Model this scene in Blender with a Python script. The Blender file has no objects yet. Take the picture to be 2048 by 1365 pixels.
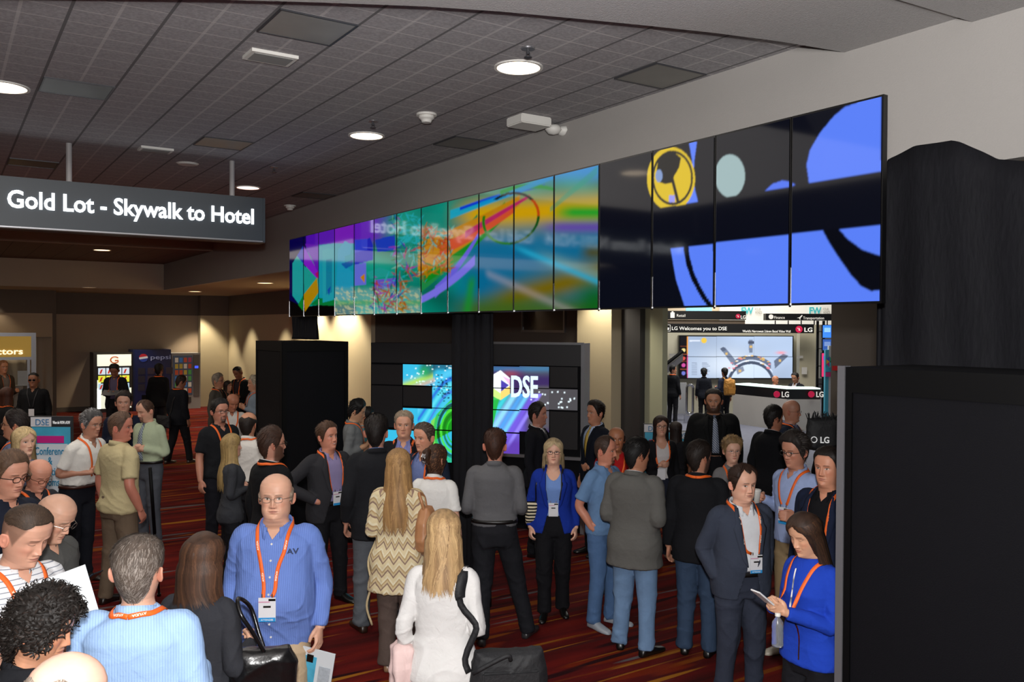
import bpy, bmesh, math, random
import numpy as np
from mathutils import Vector, Matrix, Euler
from mathutils.bvhtree import BVHTree
random.seed(7); RNG = np.random.default_rng(7)
SC = bpy.context.scene; COL = SC.collection
R = math.radians
# ---------------------------------------------------------------- camera
FPX = 1731.0; CAM = Vector((0, 0, 2.7))
cd = bpy.data.cameras.new('camera'); cam = bpy.data.objects.new('camera', cd); COL.objects.link(cam)
cd.sensor_width = 36; cd.lens = FPX / 2048 * 36; cd.clip_end = 200; cd.clip_start = 0.05
YAW = R(-33.5)
CR = Matrix.Rotation(YAW, 3, 'Z') @ Matrix.Rotation(R(90 - .90), 3, 'X') @ Matrix.Rotation(R(.26), 3, 'Z')
cam.matrix_world = Matrix.Translation(CAM) @ CR.to_4x4()
SC.camera = cam
VS = SC.view_settings; VS.view_transform = 'Standard'; VS.look = 'None'; VS.gamma = 1; VS.use_curve_mapping = False
VS.exposure = 0.0
SC.cycles.max_bounces = 6; SC.cycles.diffuse_bounces = 3; SC.cycles.glossy_bounces = 3; SC.cycles.sample_clamp_indirect = 4
SC.cycles.use_denoising = True
# ---------------------------------------------------------------- world and flash
w = bpy.data.worlds.new('world'); SC.world = w; w.use_nodes = True
w.node_tree.nodes['Background'].inputs[0].default_value = (1.0, .93, .84, 1)
w.node_tree.nodes['Background'].inputs[1].default_value = .13
def lamp(name, kind, loc, energy, color=(1, 1, 1), rot=(0, 0, 0), **kw):
    l = bpy.data.lights.new(name, kind); l.energy = energy; l.color = color
    for k, v in kw.items(): setattr(l, k, v)
    o = bpy.data.objects.new(name, l); o.location = loc; o.rotation_euler = rot; COL.objects.link(o); return o
# the camera's own flash head, a hand above the lens
lamp('flash', 'SPOT', (-.03, -.05, 2.95), 1150, (1.0, .985, .97), (R(87), 0, YAW), spot_size=R(125), spot_blend=.6, shadow_soft_size=.05)
# added upward spot for bounced flash, and an area lamp for bounced ceiling light
lamp('bounce_fill', 'SPOT', (-.3, -.3, 3.1), 1500, (1, .97, .95), (R(150), 0, YAW), spot_size=R(150), spot_blend=1.0, shadow_soft_size=.3)
lamp('lobby_light', 'AREA', (-1.5, 2.0, 4.6), 60, (1, .95, .88), (0, 0, 0), shape='RECTANGLE', size=5, size_y=4)
# ---------------------------------------------------------------- pixel helpers
def ray(px, py):
    return (CR @ Vector(((px - 1024) / FPX, (682.5 - py) / FPX, -1)))
FW = Vector((math.sin(-YAW), math.cos(YAW), 0)); RT = Vector((math.cos(YAW), math.sin(YAW), 0))
def P(px, py, d):                      # point at horizontal depth d along the view heading
    r = ray(px, py); return CAM + r * (d / r.dot(FW))
def PA(px, py, ax, v):                 # point where the ray meets the plane axis = v
    r = ray(px, py); return CAM + r * ((v - CAM[ax]) / r[ax])
def proj(v):                           # n,3 -> n,2 photo pixels
    q = (np.asarray(v) - np.array(CAM)) @ np.array(CR)
    return np.stack([1024 + FPX * q[:, 0] / -q[:, 2], 682.5 - FPX * q[:, 1] / -q[:, 2]], 1)
# ---------------------------------------------------------------- colour and materials
def lin(c):
    if isinstance(c, str):
        c = c.lstrip('#'); c = [int(c[i:i + 2], 16) / 255 for i in (0, 2, 4)]
    return tuple((x / 12.92 if x <= .04045 else ((x + .055) / 1.055) ** 2.4) for x in c[:3])
MC = {}
def nodemat(name):
    m = bpy.data.materials.new(name); m.use_nodes = True
    nt = m.node_tree; return m, nt, nt.nodes['Principled BSDF']
def N(nt, t, **kw):
    n = nt.nodes.new(t)
    for k, v in kw.items():
        if k.startswith('i_'):
            key = k[2:]; key = int(key) if key.isdigit() else key
            n.inputs[key].default_value = v
        else: setattr(n, k, v)
    return n
def mat(name, color, rough=.6, metal=0, bump=0, bscale=60, var=.06, vscale=3, emit=None, estr=0, spec=.5, coat=0, sheen=0, stretch=(1, 1, 1)):
    key = (name, str(color), rough, metal, bump, bscale, emit and str(emit), estr)
    if key in MC: return MC[key]
    m, nt, b = nodemat(name); c = lin(color)
    b.inputs['Roughness'].default_value = rough; b.inputs['Metallic'].default_value = metal
    b.inputs['Specular IOR Level'].default_value = spec; b.inputs['Coat Weight'].default_value = coat
    b.inputs['Sheen Weight'].default_value = sheen
    tc = N(nt, 'ShaderNodeTexCoord'); mp = N(nt, 'ShaderNodeMapping'); mp.inputs['Scale'].default_value = stretch
    nt.links.new(tc.outputs['Object'], mp.inputs[0])
    ns = N(nt, 'ShaderNodeTexNoise', i_Scale=vscale, i_Detail=4.0); nt.links.new(mp.outputs[0], ns.inputs['Vector'])
    mx = N(nt, 'ShaderNodeMix', data_type='RGBA'); mx.inputs[6].default_value = (*[x * (1 - var) for x in c], 1); mx.inputs[7].default_value = (*[min(1, x * (1 + var)) for x in c], 1)
    nt.links.new(ns.outputs[0], mx.inputs[0]); nt.links.new(mx.outputs[2], b.inputs['Base Color'])
    if bump:
        n2 = N(nt, 'ShaderNodeTexNoise', i_Scale=bscale, i_Detail=3.0); nt.links.new(mp.outputs[0], n2.inputs['Vector'])
        bp = N(nt, 'ShaderNodeBump', i_Strength=bump, i_Distance=.01); nt.links.new(n2.outputs[0], bp.inputs['Height']); nt.links.new(bp.outputs[0], b.inputs['Normal'])
    if emit is not None:
        b.inputs['Emission Color'].default_value = (*lin(emit), 1); b.inputs['Emission Strength'].default_value = estr
    MC[key] = m; return m
def attrmat(name, rough=.5, emis=0, spec=.5, bump=0, bscale=80, sss=0, coat=0, var=0, aniso=None):
    key = ('A', name)
    if key in MC: return MC[key]
    m, nt, b = nodemat(name)
    a = N(nt, 'ShaderNodeVertexColor', layer_name='Col'); src = a.outputs[0]
    if var:
        tc = N(nt, 'ShaderNodeTexCoord'); ns = N(nt, 'ShaderNodeTexNoise', i_Scale=25.0, i_Detail=5.0); nt.links.new(tc.outputs['Object'], ns.inputs['Vector'])
        mr = N(nt, 'ShaderNodeMapRange'); mr.inputs[3].default_value = 1 - var; mr.inputs[4].default_value = 1 + var; nt.links.new(ns.outputs[0], mr.inputs[0])
        vm = N(nt, 'ShaderNodeVectorMath', operation='SCALE'); nt.links.new(src, vm.inputs[0]); nt.links.new(mr.outputs[0], vm.inputs['Scale']); src = vm.outputs[0]
    b.inputs['Roughness'].default_value = rough; b.inputs['Specular IOR Level'].default_value = spec; b.inputs['Coat Weight'].default_value = coat
    if emis:
        b.inputs['Base Color'].default_value = (.0015, .0015, .002, 1)
        nt.links.new(src, b.inputs['Emission Color']); b.inputs['Emission Strength'].default_value = emis
    else: nt.links.new(src, b.inputs['Base Color'])
    if sss:
        b.inputs['Subsurface Weight'].default_value = sss; b.inputs['Subsurface Radius'].default_value = (.012, .005, .003); b.inputs['Subsurface Scale'].default_value = 1.0
    if bump:
        tc = N(nt, 'ShaderNodeTexCoord'); n2 = N(nt, 'ShaderNodeTexNoise', i_Scale=bscale, i_Detail=3.0); nt.links.new(tc.outputs['Object'], n2.inputs['Vector'])
        bp = N(nt, 'ShaderNodeBump', i_Strength=bump, i_Distance=.004); nt.links.new(n2.outputs[0], bp.inputs['Height']); nt.links.new(bp.outputs[0], b.inputs['Normal'])
    MC[key] = m; return m
# ---------------------------------------------------------------- mesh helpers
def tag(o, label=None, cat=None, group=None, kind=None):
    for k, v in (('label', label), ('category', cat), ('group', group), ('kind', kind)):
        if v: o[k] = v
    return o
def empty(name, loc, rz=0, label=None, cat=None, group=None):
    o = bpy.data.objects.new(name, None); o.empty_display_size = .2; COL.objects.link(o); o.location = loc; o.rotation_euler = (0, 0, rz)
    return tag(o, label, cat, group)
def link(name, me, mt, parent=None, smooth=False):
    o = bpy.data.objects.new(name, me); COL.objects.link(o)
    if mt is not None and not me.materials:
        for x in (mt if isinstance(mt, (list, tuple)) else [mt]): me.materials.append(x)
    if smooth: me.polygons.foreach_set('use_smooth', [True] * len(me.polygons))
    if parent is not None: o.parent = parent
    return o
def mk(name, V, F, mt, parent=None, smooth=False, col=None):
    me = bpy.data.meshes.new(name); me.from_pydata([tuple(map(float, v)) for v in V], [], [tuple(map(int, f)) for f in F]); me.update()
    if col is not None: setcol(me, col)
    return link(name, me, mt, parent, smooth)
def setcol(me, col):
    a = me.color_attributes.new('Col', 'FLOAT_COLOR', 'POINT')
    c = np.ones((len(me.vertices), 4), np.float32); c[:, :3] = col; a.data.foreach_set('color', c.ravel())
class MB:
    def __init__(s): s.V = []; s.F = []
    def add(s, V, F):
        n = len(s.V); s.V += [tuple(map(float, v)) for v in V]; s.F += [tuple(int(i) + n for i in f) for f in F]; return s
    def box(s, x0, x1, y0, y1, z0, z1, M=None):
        V = [Vector((x, y, z)) for z in (z0, z1) for x, y in ((x0, y0), (x1, y0), (x1, y1), (x0, y1))]
        if M is not None: V = [M @ v for v in V]
        return s.add(V, [(3, 2, 1, 0), (4, 5, 6, 7), (0, 1, 5, 4), (1, 2, 6, 5), (2, 3, 7, 6), (3, 0, 4, 7)])
    def cyl(s, p0, p1, r0, r1=None, n=16):
        r1 = r0 if r1 is None else r1
        p0 = Vector(p0); p1 = Vector(p1); d = (p1 - p0).normalized(); q = d.to_track_quat('Z', 'Y')
        V = [p + q @ Vector((r * math.cos(2 * math.pi * i / n), r * math.sin(2 * math.pi * i / n), 0)) for p, r in ((p0, r0), (p1, r1)) for i in range(n)]
        return s.add(V, [(i, (i + 1) % n, n + (i + 1) % n, n + i) for i in range(n)] + [tuple(range(n - 1, -1, -1)), tuple(range(n, 2 * n))])
    def prism(s, pts, f):               # pts 2d polygon; f(a,b,t) -> 3d with t in 0,1
        n = len(pts); V = [f(a, b, t) for t in (0, 1) for a, b in pts]
        return s.add(V, [tuple(range(n - 1, -1, -1)), tuple(range(n, 2 * n))] + [(i, (i + 1) % n, n + (i + 1) % n, n + i) for i in range(n)])
    def lathe(s, prof, c=(0, 0, 0), n=24):
        V = [(c[0] + r * math.cos(2 * math.pi * i / n), c[1] + r * math.sin(2 * math.pi * i / n), c[2] + z) for r, z in prof for i in range(n)]
        F = [(k * n + i, k * n + (i + 1) % n, (k + 1) * n + (i + 1) % n, (k + 1) * n + i) for k in range(len(prof) - 1) for i in range(n)]
        return s.add(V, F)
    def build(s, name, mt, parent=None, smooth=False, bevel=0):
        o = mk(name, s.V, s.F, mt, parent, smooth)
        bm = bmesh.new(); bm.from_mesh(o.data); bmesh.ops.recalc_face_normals(bm, faces=bm.faces)
        if bevel: bmesh.ops.bevel(bm, geom=bm.edges[:], offset=bevel, segments=2, affect='EDGES', clamp_overlap=True)
        bm.to_mesh(o.data); bm.free(); return o
def box(name, x0, x1, y0, y1, z0, z1, mt, parent=None, bevel=0, M=None): return MB().box(x0, x1, y0, y1, z0, z1, M).build(name, mt, parent, bevel=bevel)
def struct(o): o['kind'] = 'structure'; return o
def text(name, s, mt, loc, ex, ez, width=None, size=.1, depth=.004, parent=None, bold=0, align='LEFT'):
    """a line of lettering: ex = reading direction, ez = up direction of the letters (unit vectors)"""
    c = bpy.data.curves.new(name, 'FONT'); c.body = s; c.size = size; c.extrude = depth; c.offset = bold * size; c.align_x = align; c.resolution_u = 3
    t = bpy.data.objects.new(name, c); COL.objects.link(t)
    me = bpy.data.meshes.new_from_object(t.evaluated_get(bpy.context.evaluated_depsgraph_get())); bpy.data.objects.remove(t)
    v = np.empty(len(me.vertices) * 3); me.vertices.foreach_get('co', v); v = v.reshape(-1, 3)
    if width and len(v): v[:, 0] *= width / (v[:, 0].max() - v[:, 0].min())
    ex = Vector(ex).normalized(); ez = Vector(ez).normalized(); ey = ex.cross(ez)
    q = v[:, :1] * np.array(ex) + v[:, 1:2] * np.array(ez) + v[:, 2:3] * np.array(ey) + np.array(loc)
    me.vertices.foreach_set('co', q.ravel()); me.update(); me.materials.clear()
    return link(name, me, mt, parent)
def blur1(x, a, b): return np.clip((x - a) / (b - a), 0, 1)
def sst(x, a, b): t = blur1(x, a, b); return t * t * (3 - 2 * t)
def inpoly(px, py, poly):
    ins = np.zeros(px.shape, bool); n = len(poly); j = n - 1
    for i in range(n):
        xi, yi = poly[i]; xj, yj = poly[j]
        c = ((yi > py) != (yj > py)) & (px < (xj - xi) * (py - yi) / ((yj - yi) or 1e-9) + xi)
        ins ^= c; j = i
    return ins
def paint(C, m, col, a=1.0):
    m = (m.astype(float) * a)[:, None]; C[:] = C * (1 - m) + np.array(lin(col)) * m
def vnoise(V, s=1.0, seed=0, octs=3):
    """cheap smooth noise, sums of warped sines, about -1..1"""
    r = np.random.default_rng(seed); out = np.zeros(len(V)); a = 1; tot = 0
    for o in range(octs):
        for k in range(3):
            d = r.normal(size=3); d /= np.linalg.norm(d); e = r.normal(size=3); e /= np.linalg.norm(e)
            out += a * np.sin(V @ d * s * 6.28 + r.uniform(0, 6.28) + 1.7 * np.sin(V @ e * s * 3.3 + r.uniform(0, 6.28)))
            tot += a
        s *= 2; a *= .55
    return out / tot * 1.6
# ================================================================= materials of the place
M_wall = mat('painted_wall', '#9c9894', .85, bump=.15, bscale=90, var=.03)
M_cream = mat('cream_wall', '#b5aa90', .85, bump=.12, bscale=90, var=.03)
M_tan = mat('tan_wall', '#a08f7e', .85, bump=.12, bscale=90, var=.03)
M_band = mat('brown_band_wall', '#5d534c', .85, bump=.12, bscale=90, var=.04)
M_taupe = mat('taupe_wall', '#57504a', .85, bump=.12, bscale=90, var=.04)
M_sage = mat('sage_wall', '#a3a68f', .8, var=.03)
M_black = mat('black_panel', '#0b0b0f', .7, bump=.2, bscale=160, var=.1, spec=.12)
M_edge = mat('black_edge', '#040405', .6, spec=.15)
M_drape = mat('black_drape', '#121216', .75, bump=.5, bscale=40, var=.3, vscale=25, stretch=(1, 1, .3), spec=.15)
M_alu = mat('brushed_metal', '#9a9a9e', .35, metal=.8, bump=.05)
M_dalu = mat('dark_metal', '#4a4a4e', .4, metal=.5)
M_white = mat('white_plastic', '#d8d6d0', .5)
M_bezel = mat('bezel_black', '#050506', .3)
M_chrome = mat('chrome', '#c8c8cc', .15, metal=1)
M_lampglow = mat('lamp_glow', '#ffffff', .5, emit='#ffe6c4', estr=6)
M_warmglow = mat('warm_lamp_glow', '#ffffff', .5, emit='#ffd6a0', estr=4)
M_txt = mat('lit_white_letters', '#ffffff', .5, emit='#f4fbff', estr=2.6)
M_dull = mat('white_print', '#d9d9d9', .5, emit='#d9d9d9', estr=.35)

def carpet_mat():
    m, nt, b = nodemat('patterned_carpet'); b.inputs['Roughness'].default_value = .95; b.inputs['Specular IOR Level'].default_value = .1
    tc = N(nt, 'ShaderNodeTexCoord'); L = nt.links.new
    src = None
    base = N(nt, 'ShaderNodeTexNoise', i_Scale=1.3, i_Detail=3.0); mp0 = N(nt, 'ShaderNodeMapping'); mp0.inputs['Rotation'].default_value = (0, 0, R(4)); mp0.inputs['Scale'].default_value = (.5, 4, 1)
    L(tc.outputs['Object'], mp0.inputs[0]); L(mp0.outputs[0], base.inputs['Vector'])
    cr = N(nt, 'ShaderNodeValToRGB'); e = cr.color_ramp.elements
    e[0].position = .3; e[0].color = (*lin('#36100f'), 1); e[1].position = .7; e[1].color = (*lin('#6e1a12'), 1)
    x = e.new(.5); x.color = (*lin('#571312'), 1)
    L(base.outputs[0], cr.inputs[0]); src = cr.outputs[0]
    for ang, sx, sy, thr, col, sd in ((8, .5, 13, .70, '#7c3f10', 0), (-6, .6, 9, .70, '#6e220c', 7), (2, .6, 13, .71, '#5d5658', 13), (-38, .4, 14, .70, '#2a0c10', 21), (5, .4, 18, .72, '#96601c', 33), (40, .35, 16, .72, '#4a1a18', 43)):
        mp = N(nt, 'ShaderNodeMapping'); mp.inputs['Rotation'].default_value = (0, 0, R(ang)); mp.inputs['Scale'].default_value = (sx, sy * .55, 1); mp.inputs['Location'].default_value = (sd, sd * .7, 0)
        L(tc.outputs['Object'], mp.inputs[0])
        nn = N(nt, 'ShaderNodeTexNoise', i_Scale=1.0, i_Detail=0.5); L(mp.outputs[0], nn.inputs['Vector'])
        mr = N(nt, 'ShaderNodeMapRange'); mr.inputs[1].default_value = thr - .03; mr.inputs[2].default_value = thr + .005; L(nn.outputs[0], mr.inputs[0])
        mx = N(nt, 'ShaderNodeMix', data_type='RGBA'); mx.inputs[7].default_value = (*lin(col), 1)
        L(mr.outputs[0], mx.inputs[0]); L(src, mx.inputs[6]); src = mx.outputs[2]
    fz = N(nt, 'ShaderNodeTexNoise', i_Scale=220.0); L(tc.outputs['Object'], fz.inputs['Vector'])
    mr = N(nt, 'ShaderNodeMapRange'); mr.inputs[3].default_value = .7; mr.inputs[4].default_value = 1.3; L(fz.outputs[0], mr.inputs[0])
    vm = N(nt, 'ShaderNodeVectorMath', operation='SCALE'); L(src, vm.inputs[0]); L(mr.outputs[0], vm.inputs['Scale']); L(vm.outputs[0], b.inputs['Base Color'])
    bp = N(nt, 'ShaderNodeBump', i_Strength=.4, i_Distance=.01); L(fz.outputs[0], bp.inputs['Height']); L(bp.outputs[0], b.inputs['Normal'])
    return m
def tile_mat(name, cbase, ccol, cell=(.2835, .2645), off=(1.29, 6.127)):
    m, nt, b = nodemat(name); b.inputs['Roughness'].default_value = .9; L = nt.links.new
    tc = N(nt, 'ShaderNodeTexCoord'); sp = N(nt, 'ShaderNodeSeparateXYZ'); L(tc.outputs['Object'], sp.inputs[0])
    def M2(op, a, bb, c=None):
        n = N(nt, 'ShaderNodeMath', operation=op)
        for i, v in enumerate((a, bb, c)):
            if v is None: continue
            if isinstance(v, (int, float)): n.inputs[i].default_value = v
            else: L(v, n.inputs[i])
        return n.outputs[0]
    def line(ax, period, wd):
        f = M2('FRACT', M2('DIVIDE', M2('ADD', sp.outputs[ax], 100 * period - off[ax]), period), 0)
        return M2('LESS_THAN', f, wd / period)
    lt = M2('MAXIMUM', M2('MULTIPLY', line(0, cell[0], .022), .45), line(1, cell[1], .009)); dk = line(0, cell[0] * 2, .022)
    ns = N(nt, 'ShaderNodeTexNoise', i_Scale=45.0, i_Detail=4.0); L(tc.outputs['Object'], ns.inputs['Vector'])
    n1 = N(nt, 'ShaderNodeTexNoise', i_Scale=.5, i_Detail=2.0); L(tc.outputs['Object'], n1.inputs['Vector'])
    cr = N(nt, 'ShaderNodeValToRGB'); cr.color_ramp.elements[0].position = .35; cr.color_ramp.elements[1].position = .7
    cr.color_ramp.elements[0].color = (*[x * .82 for x in lin(cbase)], 1); cr.color_ramp.elements[1].color = (*[x * 1.12 for x in lin(cbase)], 1); L(ns.outputs[0], cr.inputs[0])
    m1 = N(nt, 'ShaderNodeMix', data_type='RGBA'); m1.inputs[7].default_value = (*lin(ccol), 1); L(lt, m1.inputs[0]); L(cr.outputs[0], m1.inputs[6])
    m2 = N(nt, 'ShaderNodeMix', data_type='RGBA'); m2.inputs[7].default_value = (*[x * .38 for x in lin(cbase)], 1); L(dk, m2.inputs[0]); L(m1.outputs[2], m2.inputs[6])
    L(m2.outputs[2], b.inputs['Base Color']); return m
M_tile = tile_mat('ceiling_tile', '#9c999b', '#c8c4c2')
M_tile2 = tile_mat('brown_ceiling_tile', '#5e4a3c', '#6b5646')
M_soffit = mat('soffit_paint', '#a5a2a1', .9, bump=.5, bscale=110, var=.12, vscale=60)
# ================================================================= shell
struct(box('floor', -14, 10.5, -4, 31, -.1, 0, carpet_mat()))
struct(box('floor_expo', 10.5, 40, -4, 45, -.1, 0, mat('grey_carpet', '#5d5f6b', .95, var=.2, vscale=8)))
ZC = 4.79; XW = 5.33; ZL = 3.72
struct(box('ceiling', -14, XW, -4, 20.8, ZC, ZC + .1, M_tile))
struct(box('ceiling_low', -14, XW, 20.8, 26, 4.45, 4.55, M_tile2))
struct(box('trim_1', -14, XW, 20.7, 20.8, 4.45, ZC, M_tan))
struct(box('ceiling_back', -14, 14, 26.15, 31, ZL, ZL + .1, mat('beige_ceiling', '#94826a', .9)))
struct(box('ceiling_side', XW + .1, 10.5, -4, 26.15, ZL, ZL + .1, mat('beige_ceiling', '#94826a', .9)))
struct(box('wall_bulkhead', XW, XW + .1, -4, 26.15, ZL, ZC, M_wall))
struct(box('wall_crossbeam', -14, XW, 26, 26.15, ZL, 4.6, M_tan))
YB = 30.2; xb0 = PA(105, 700, 1, YB).x; xb1 = PA(400, 700, 1, YB).x
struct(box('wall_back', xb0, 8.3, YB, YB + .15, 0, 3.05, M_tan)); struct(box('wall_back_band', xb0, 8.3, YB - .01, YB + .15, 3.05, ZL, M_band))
YK = 28.6; xk = PA(105, 700, 1, YK).x
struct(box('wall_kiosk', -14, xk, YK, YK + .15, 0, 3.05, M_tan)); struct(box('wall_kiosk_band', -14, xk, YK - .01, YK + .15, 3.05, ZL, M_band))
struct(box('wall_kiosk_return', xk, xk + .1, YK, YB, 0, ZL, M_band))
xp1 = PA(453, 700, 1, YB - .35).x; xp0 = PA(401, 700, 1, YB - .35).x
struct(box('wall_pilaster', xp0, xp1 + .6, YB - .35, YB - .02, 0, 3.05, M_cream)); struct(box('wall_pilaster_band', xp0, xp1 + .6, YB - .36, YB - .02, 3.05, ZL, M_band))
struct(box('baseboard_back', xb0, xp0, YB - .03, YB, 0, .14, M_band))
XA = 8.2; Y1 = 18.2; XD = 10.5
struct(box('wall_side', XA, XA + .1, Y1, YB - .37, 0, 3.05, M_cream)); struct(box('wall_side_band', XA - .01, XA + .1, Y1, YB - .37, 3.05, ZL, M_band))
struct(box('wall_alcove', XA + .1, XD + .1, Y1 - .02, Y1 + .1, 0, ZL, M_taupe))
yc0 = PA(1183, 700, 0, XD).y; yc1 = PA(1252, 700, 0, XD).y; yp1 = PA(1290, 700, 0, XD).y; ys1 = PA(1325, 700, 0, XD).y; yo = PA(1662, 700, 0, XD).y
struct(box('wall_right', XD, XD + .12, yc0, Y1 - .02, 0, ZL, M_taupe))
struct(box('wall_column', XD - .35, XD + .12, yc1, yc0, 0, ZL, M_cream))
struct(box('trim_2', XD - .12, XD + .1, yp1, yc1 - .01, 0, ZL, M_dalu))
struct(box('wall_sage', XD, XD + .12, ys1, yp1, 0, ZL, M_sage))
struct(box('wall_far_right', XD, XD + .12, -4, yo, 0, ZL, M_taupe))
struct(box('trim_3', XD - .02, XD + .12, yo, ys1, 3.25, ZL, M_taupe))
struct(box('wall_left', -14.1, -14, -4, 31, 0, ZC, M_tan))
struct(box('wall_rear', -14, 12, -4.1, -4, 0, ZC, M_wall))
# curved drywall soffits under the tile field
def soffit(name, edge, back, z0, z1):
    pts = edge + back
    return struct(MB().prism(pts, lambda a, b, t: (a, b, z0 + (z1 - z0) * t)).build(name, M_soffit))
def pz(px, py, z): v = PA(px, py, 2, z); return (v.x, v.y)
zs = 4.65
cv = [pz(*q, zs) for q in ((1676, 101), (1560, 83), (1430, 66), (1300, 52), (1150, 37), (1000, 23), (850, 13), (640, 5), (420, -1))]
cv = [(XW, cv[0][1])] + cv[1:]
ex = cv[-1]; dx = (cv[-1][0] - cv[-2][0], cv[-1][1] - cv[-2][1])
cv += [(ex[0] - 1.2, ex[1] + .75), (ex[0] - 3, ex[1] + 2.2), (-14, ex[1] + 9)]
soffit('ceiling_soffit', cv, [(-14, -4), (XW, -4)], zs, ZC - .001)
e2 = [(XW, PA(1945, 10, 0, XW).y), (4.0, 3.0), (2.5, 3.05), (0, 3.3), (-14, 5)]
soffit('ceiling_soffit_low', e2, [(-14, -4), (XW, -4)], 4.60, zs - .001)
# ================================================================= ceiling fittings
def onceil(px, py, z=ZC): return PA(px, py, 2, z)
def can(px, py, r, label, glow=M_lampglow, z=ZC, en=25, col=(1, .85, .65), size=110):
    c = onceil(px, py, z); t = empty('ceiling_light', (c.x, c.y, z), 0, label, 'ceiling light', 'round downlights in the ceiling')
    MB().lathe([(r * 1.02, -.012), (r * 1.16, -.012), (r * 1.16, 0), (r * 1.02, 0), (r * 1.02, -.012)], n=32).build('trim_ring', M_white, t)
    MB().lathe([(0, -.004), (r * 1.02, -.004)], n=32).build('lens', glow, t)
    if en: lamp('downlight', 'SPOT', (c.x, c.y, z - .03), en, col, (0, 0, 0), spot_size=R(size), spot_blend=.6, shadow_soft_size=.08)
can(1037, 134, .17, 'lit round downlight nearest the curved soffit, brightest in the ceiling')
can(733, 271, .17, 'round downlight beside the smoke detector, left of the ceiling centre')
can(496, 375, .16, 'pinkish round downlight just above the right end of the hanging sign', mat('pink_glow', '#ffffff', emit='#ffcfc0', estr=2.5))
can(4, 173, .19, 'round downlight cut by the left edge of the photo')
can(530, 566, .17, 'round downlight in the low ceiling near the left black tower', M_warmglow, ZL, 60)
can(390, 583, .17, 'downlight in the low ceiling above the snack machine', M_warmglow, ZL, 60)
can(178, 575, .15, 'dim downlight in the low ceiling above the tan wall left of the vending machines', mat('dim_glow', '#ffffff', emit='#c9a070', estr=.6), ZL, 12)
can(204, 500, .17, 'downlight in the brown ceiling under the hanging sign', M_warmglow, 4.45, 30)
for i, (px, py, r) in enumerate(((375, 327, .14),)):
    c = onceil(px, py); tag(MB().lathe([(0, -.02), (r * .8, -.02), (r, 0)], (c.x, c.y, ZC)).build('speaker_grille', M_white), 'flat round white speaker grille in the ceiling left of the right sign rod', 'speaker')
def flatpanel(px, py, sx, sy, label, name='air_vent', m=M_white, dz=.03, cat='vent'):
    c = onceil(px, py); t = empty(name, (c.x, c.y, ZC), 0, label, cat)
    box('frame', -sx / 2, sx / 2, -sy / 2, sy / 2, -dz, 0, m, t)
    box('face', -sx / 2 + .03, sx / 2 - .03, -sy / 2 + .03, sy / 2 - .03, -dz - .004, -dz, mat('vent_face', '#8b8c8a', .6), t)
flatpanel(541, 112, .36, .25, 'pale rectangular surface-mounted ceiling panel, upper middle of tiled ceiling', dz=.025)
flatpanel(311, 298, .36, .25, 'small pale rectangular ceiling panel between the two sign rods', dz=.025)
for px, py, c, lb in ((612, 52, '#8b8985', 'large stained light panel in the ceiling near the curved soffit'), (152, 172, '#5c6260', 'dark translucent light panel in the ceiling at upper left'), (450, 286, '#7d756c', 'beige unlit light panel in the ceiling above the sign'), (75, 325, '#5b544c', 'dim unlit light panel in the ceiling above the left end of the sign'), (1360, 143, '#77756f', 'stained dusty panel in the ceiling beside the upper wall, above the video wall'), (945, 285, '#6b6864', 'dusty dark stained ceiling panel left of the ceiling projector'), (640, 385, '#625c56', 'dusty ceiling panel beside the wall, right of the pinkish downlight')):
    c0 = onceil(px, py); x0 = 1.31 + math.floor((c0.x - 1.31) / .567) * .567; y0 = 6.133 + math.floor((c0.y - 6.133) / .529 + .25) * .529
    x0 = min(x0, XW - .57)
    t = empty('light_panel', (x0, y0, ZC), 0, lb, 'ceiling panel')
    MB().box(0, .55, 0, .012, -.012, 0).box(0, .55, .508, .52, -.012, 0).box(0, .012, .012, .508, -.012, 0).box(.538, .55, .012, .508, -.012, 0).build('frame', M_dalu, t)
    box('diffuser', .012, .538, .012, .508, -.008, 0, mat('diffuser', c, .35, var=.35, vscale=2.5), t)
for px, py, lb in ((853, 228, 'white conical smoke detector in the ceiling right of the middle downlight'), (580, 411, 'small white smoke detector near the far left end of the ceiling')):
    c = onceil(px, py); t = empty('smoke_detector', (c.x, c.y, ZC), 0, lb, 'smoke detector')
    MB().lathe([(0, -.02), (.10, -.02), (.10, 0)]).build('base', M_white, t); MB().lathe([(0, -.085), (.045, -.085), (.055, -.06), (.075, -.045), (.075, -.02)]).build('dome', M_white, t)
for px, py, lb in ((1056, 96, 'metal sprinkler head above the brightest downlight'), (746, 242, 'sprinkler head just above the middle downlight'), (548, 334, 'dark sprinkler head above the pinkish downlight')):
    c = onceil(px, py); t = empty('sprinkler', (c.x, c.y, ZC), 0, lb, 'sprinkler')
    MB().lathe([(0, -.01), (.05, -.01), (.055, 0)]).build('escutcheon', M_alu, t)
    MB().cyl((0, 0, -.01), (0, 0, -.045), .009).box(-.016, -.011, -.003, .003, -.07, -.03).box(.011, .016, -.003, .003, -.07, -.03).cyl((0, 0, -.068), (0, 0, -.072), .03).build('head', M_dalu, t)
c = onceil(1058, 236); t = empty('emergency_light', (c.x, c.y, ZC), 0, 'white twin emergency lamp unit on a wall-side ceiling box above the video wall', 'emergency light')
box('housing', -.18, .18, -.14, .14, -.09, 0, M_white, t, .01)
for sx in (.30, .44):
    MB().cyl((.18, 0, -.05), (sx, 0, -.08), .02).build('arm', M_white, t); MB().lathe([(0, -.13), (.05, -.12), (.085, -.08), (.07, -.04), (0, -.03)], (sx, 0, 0)).build('lamp_head', M_white, t, True)
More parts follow.
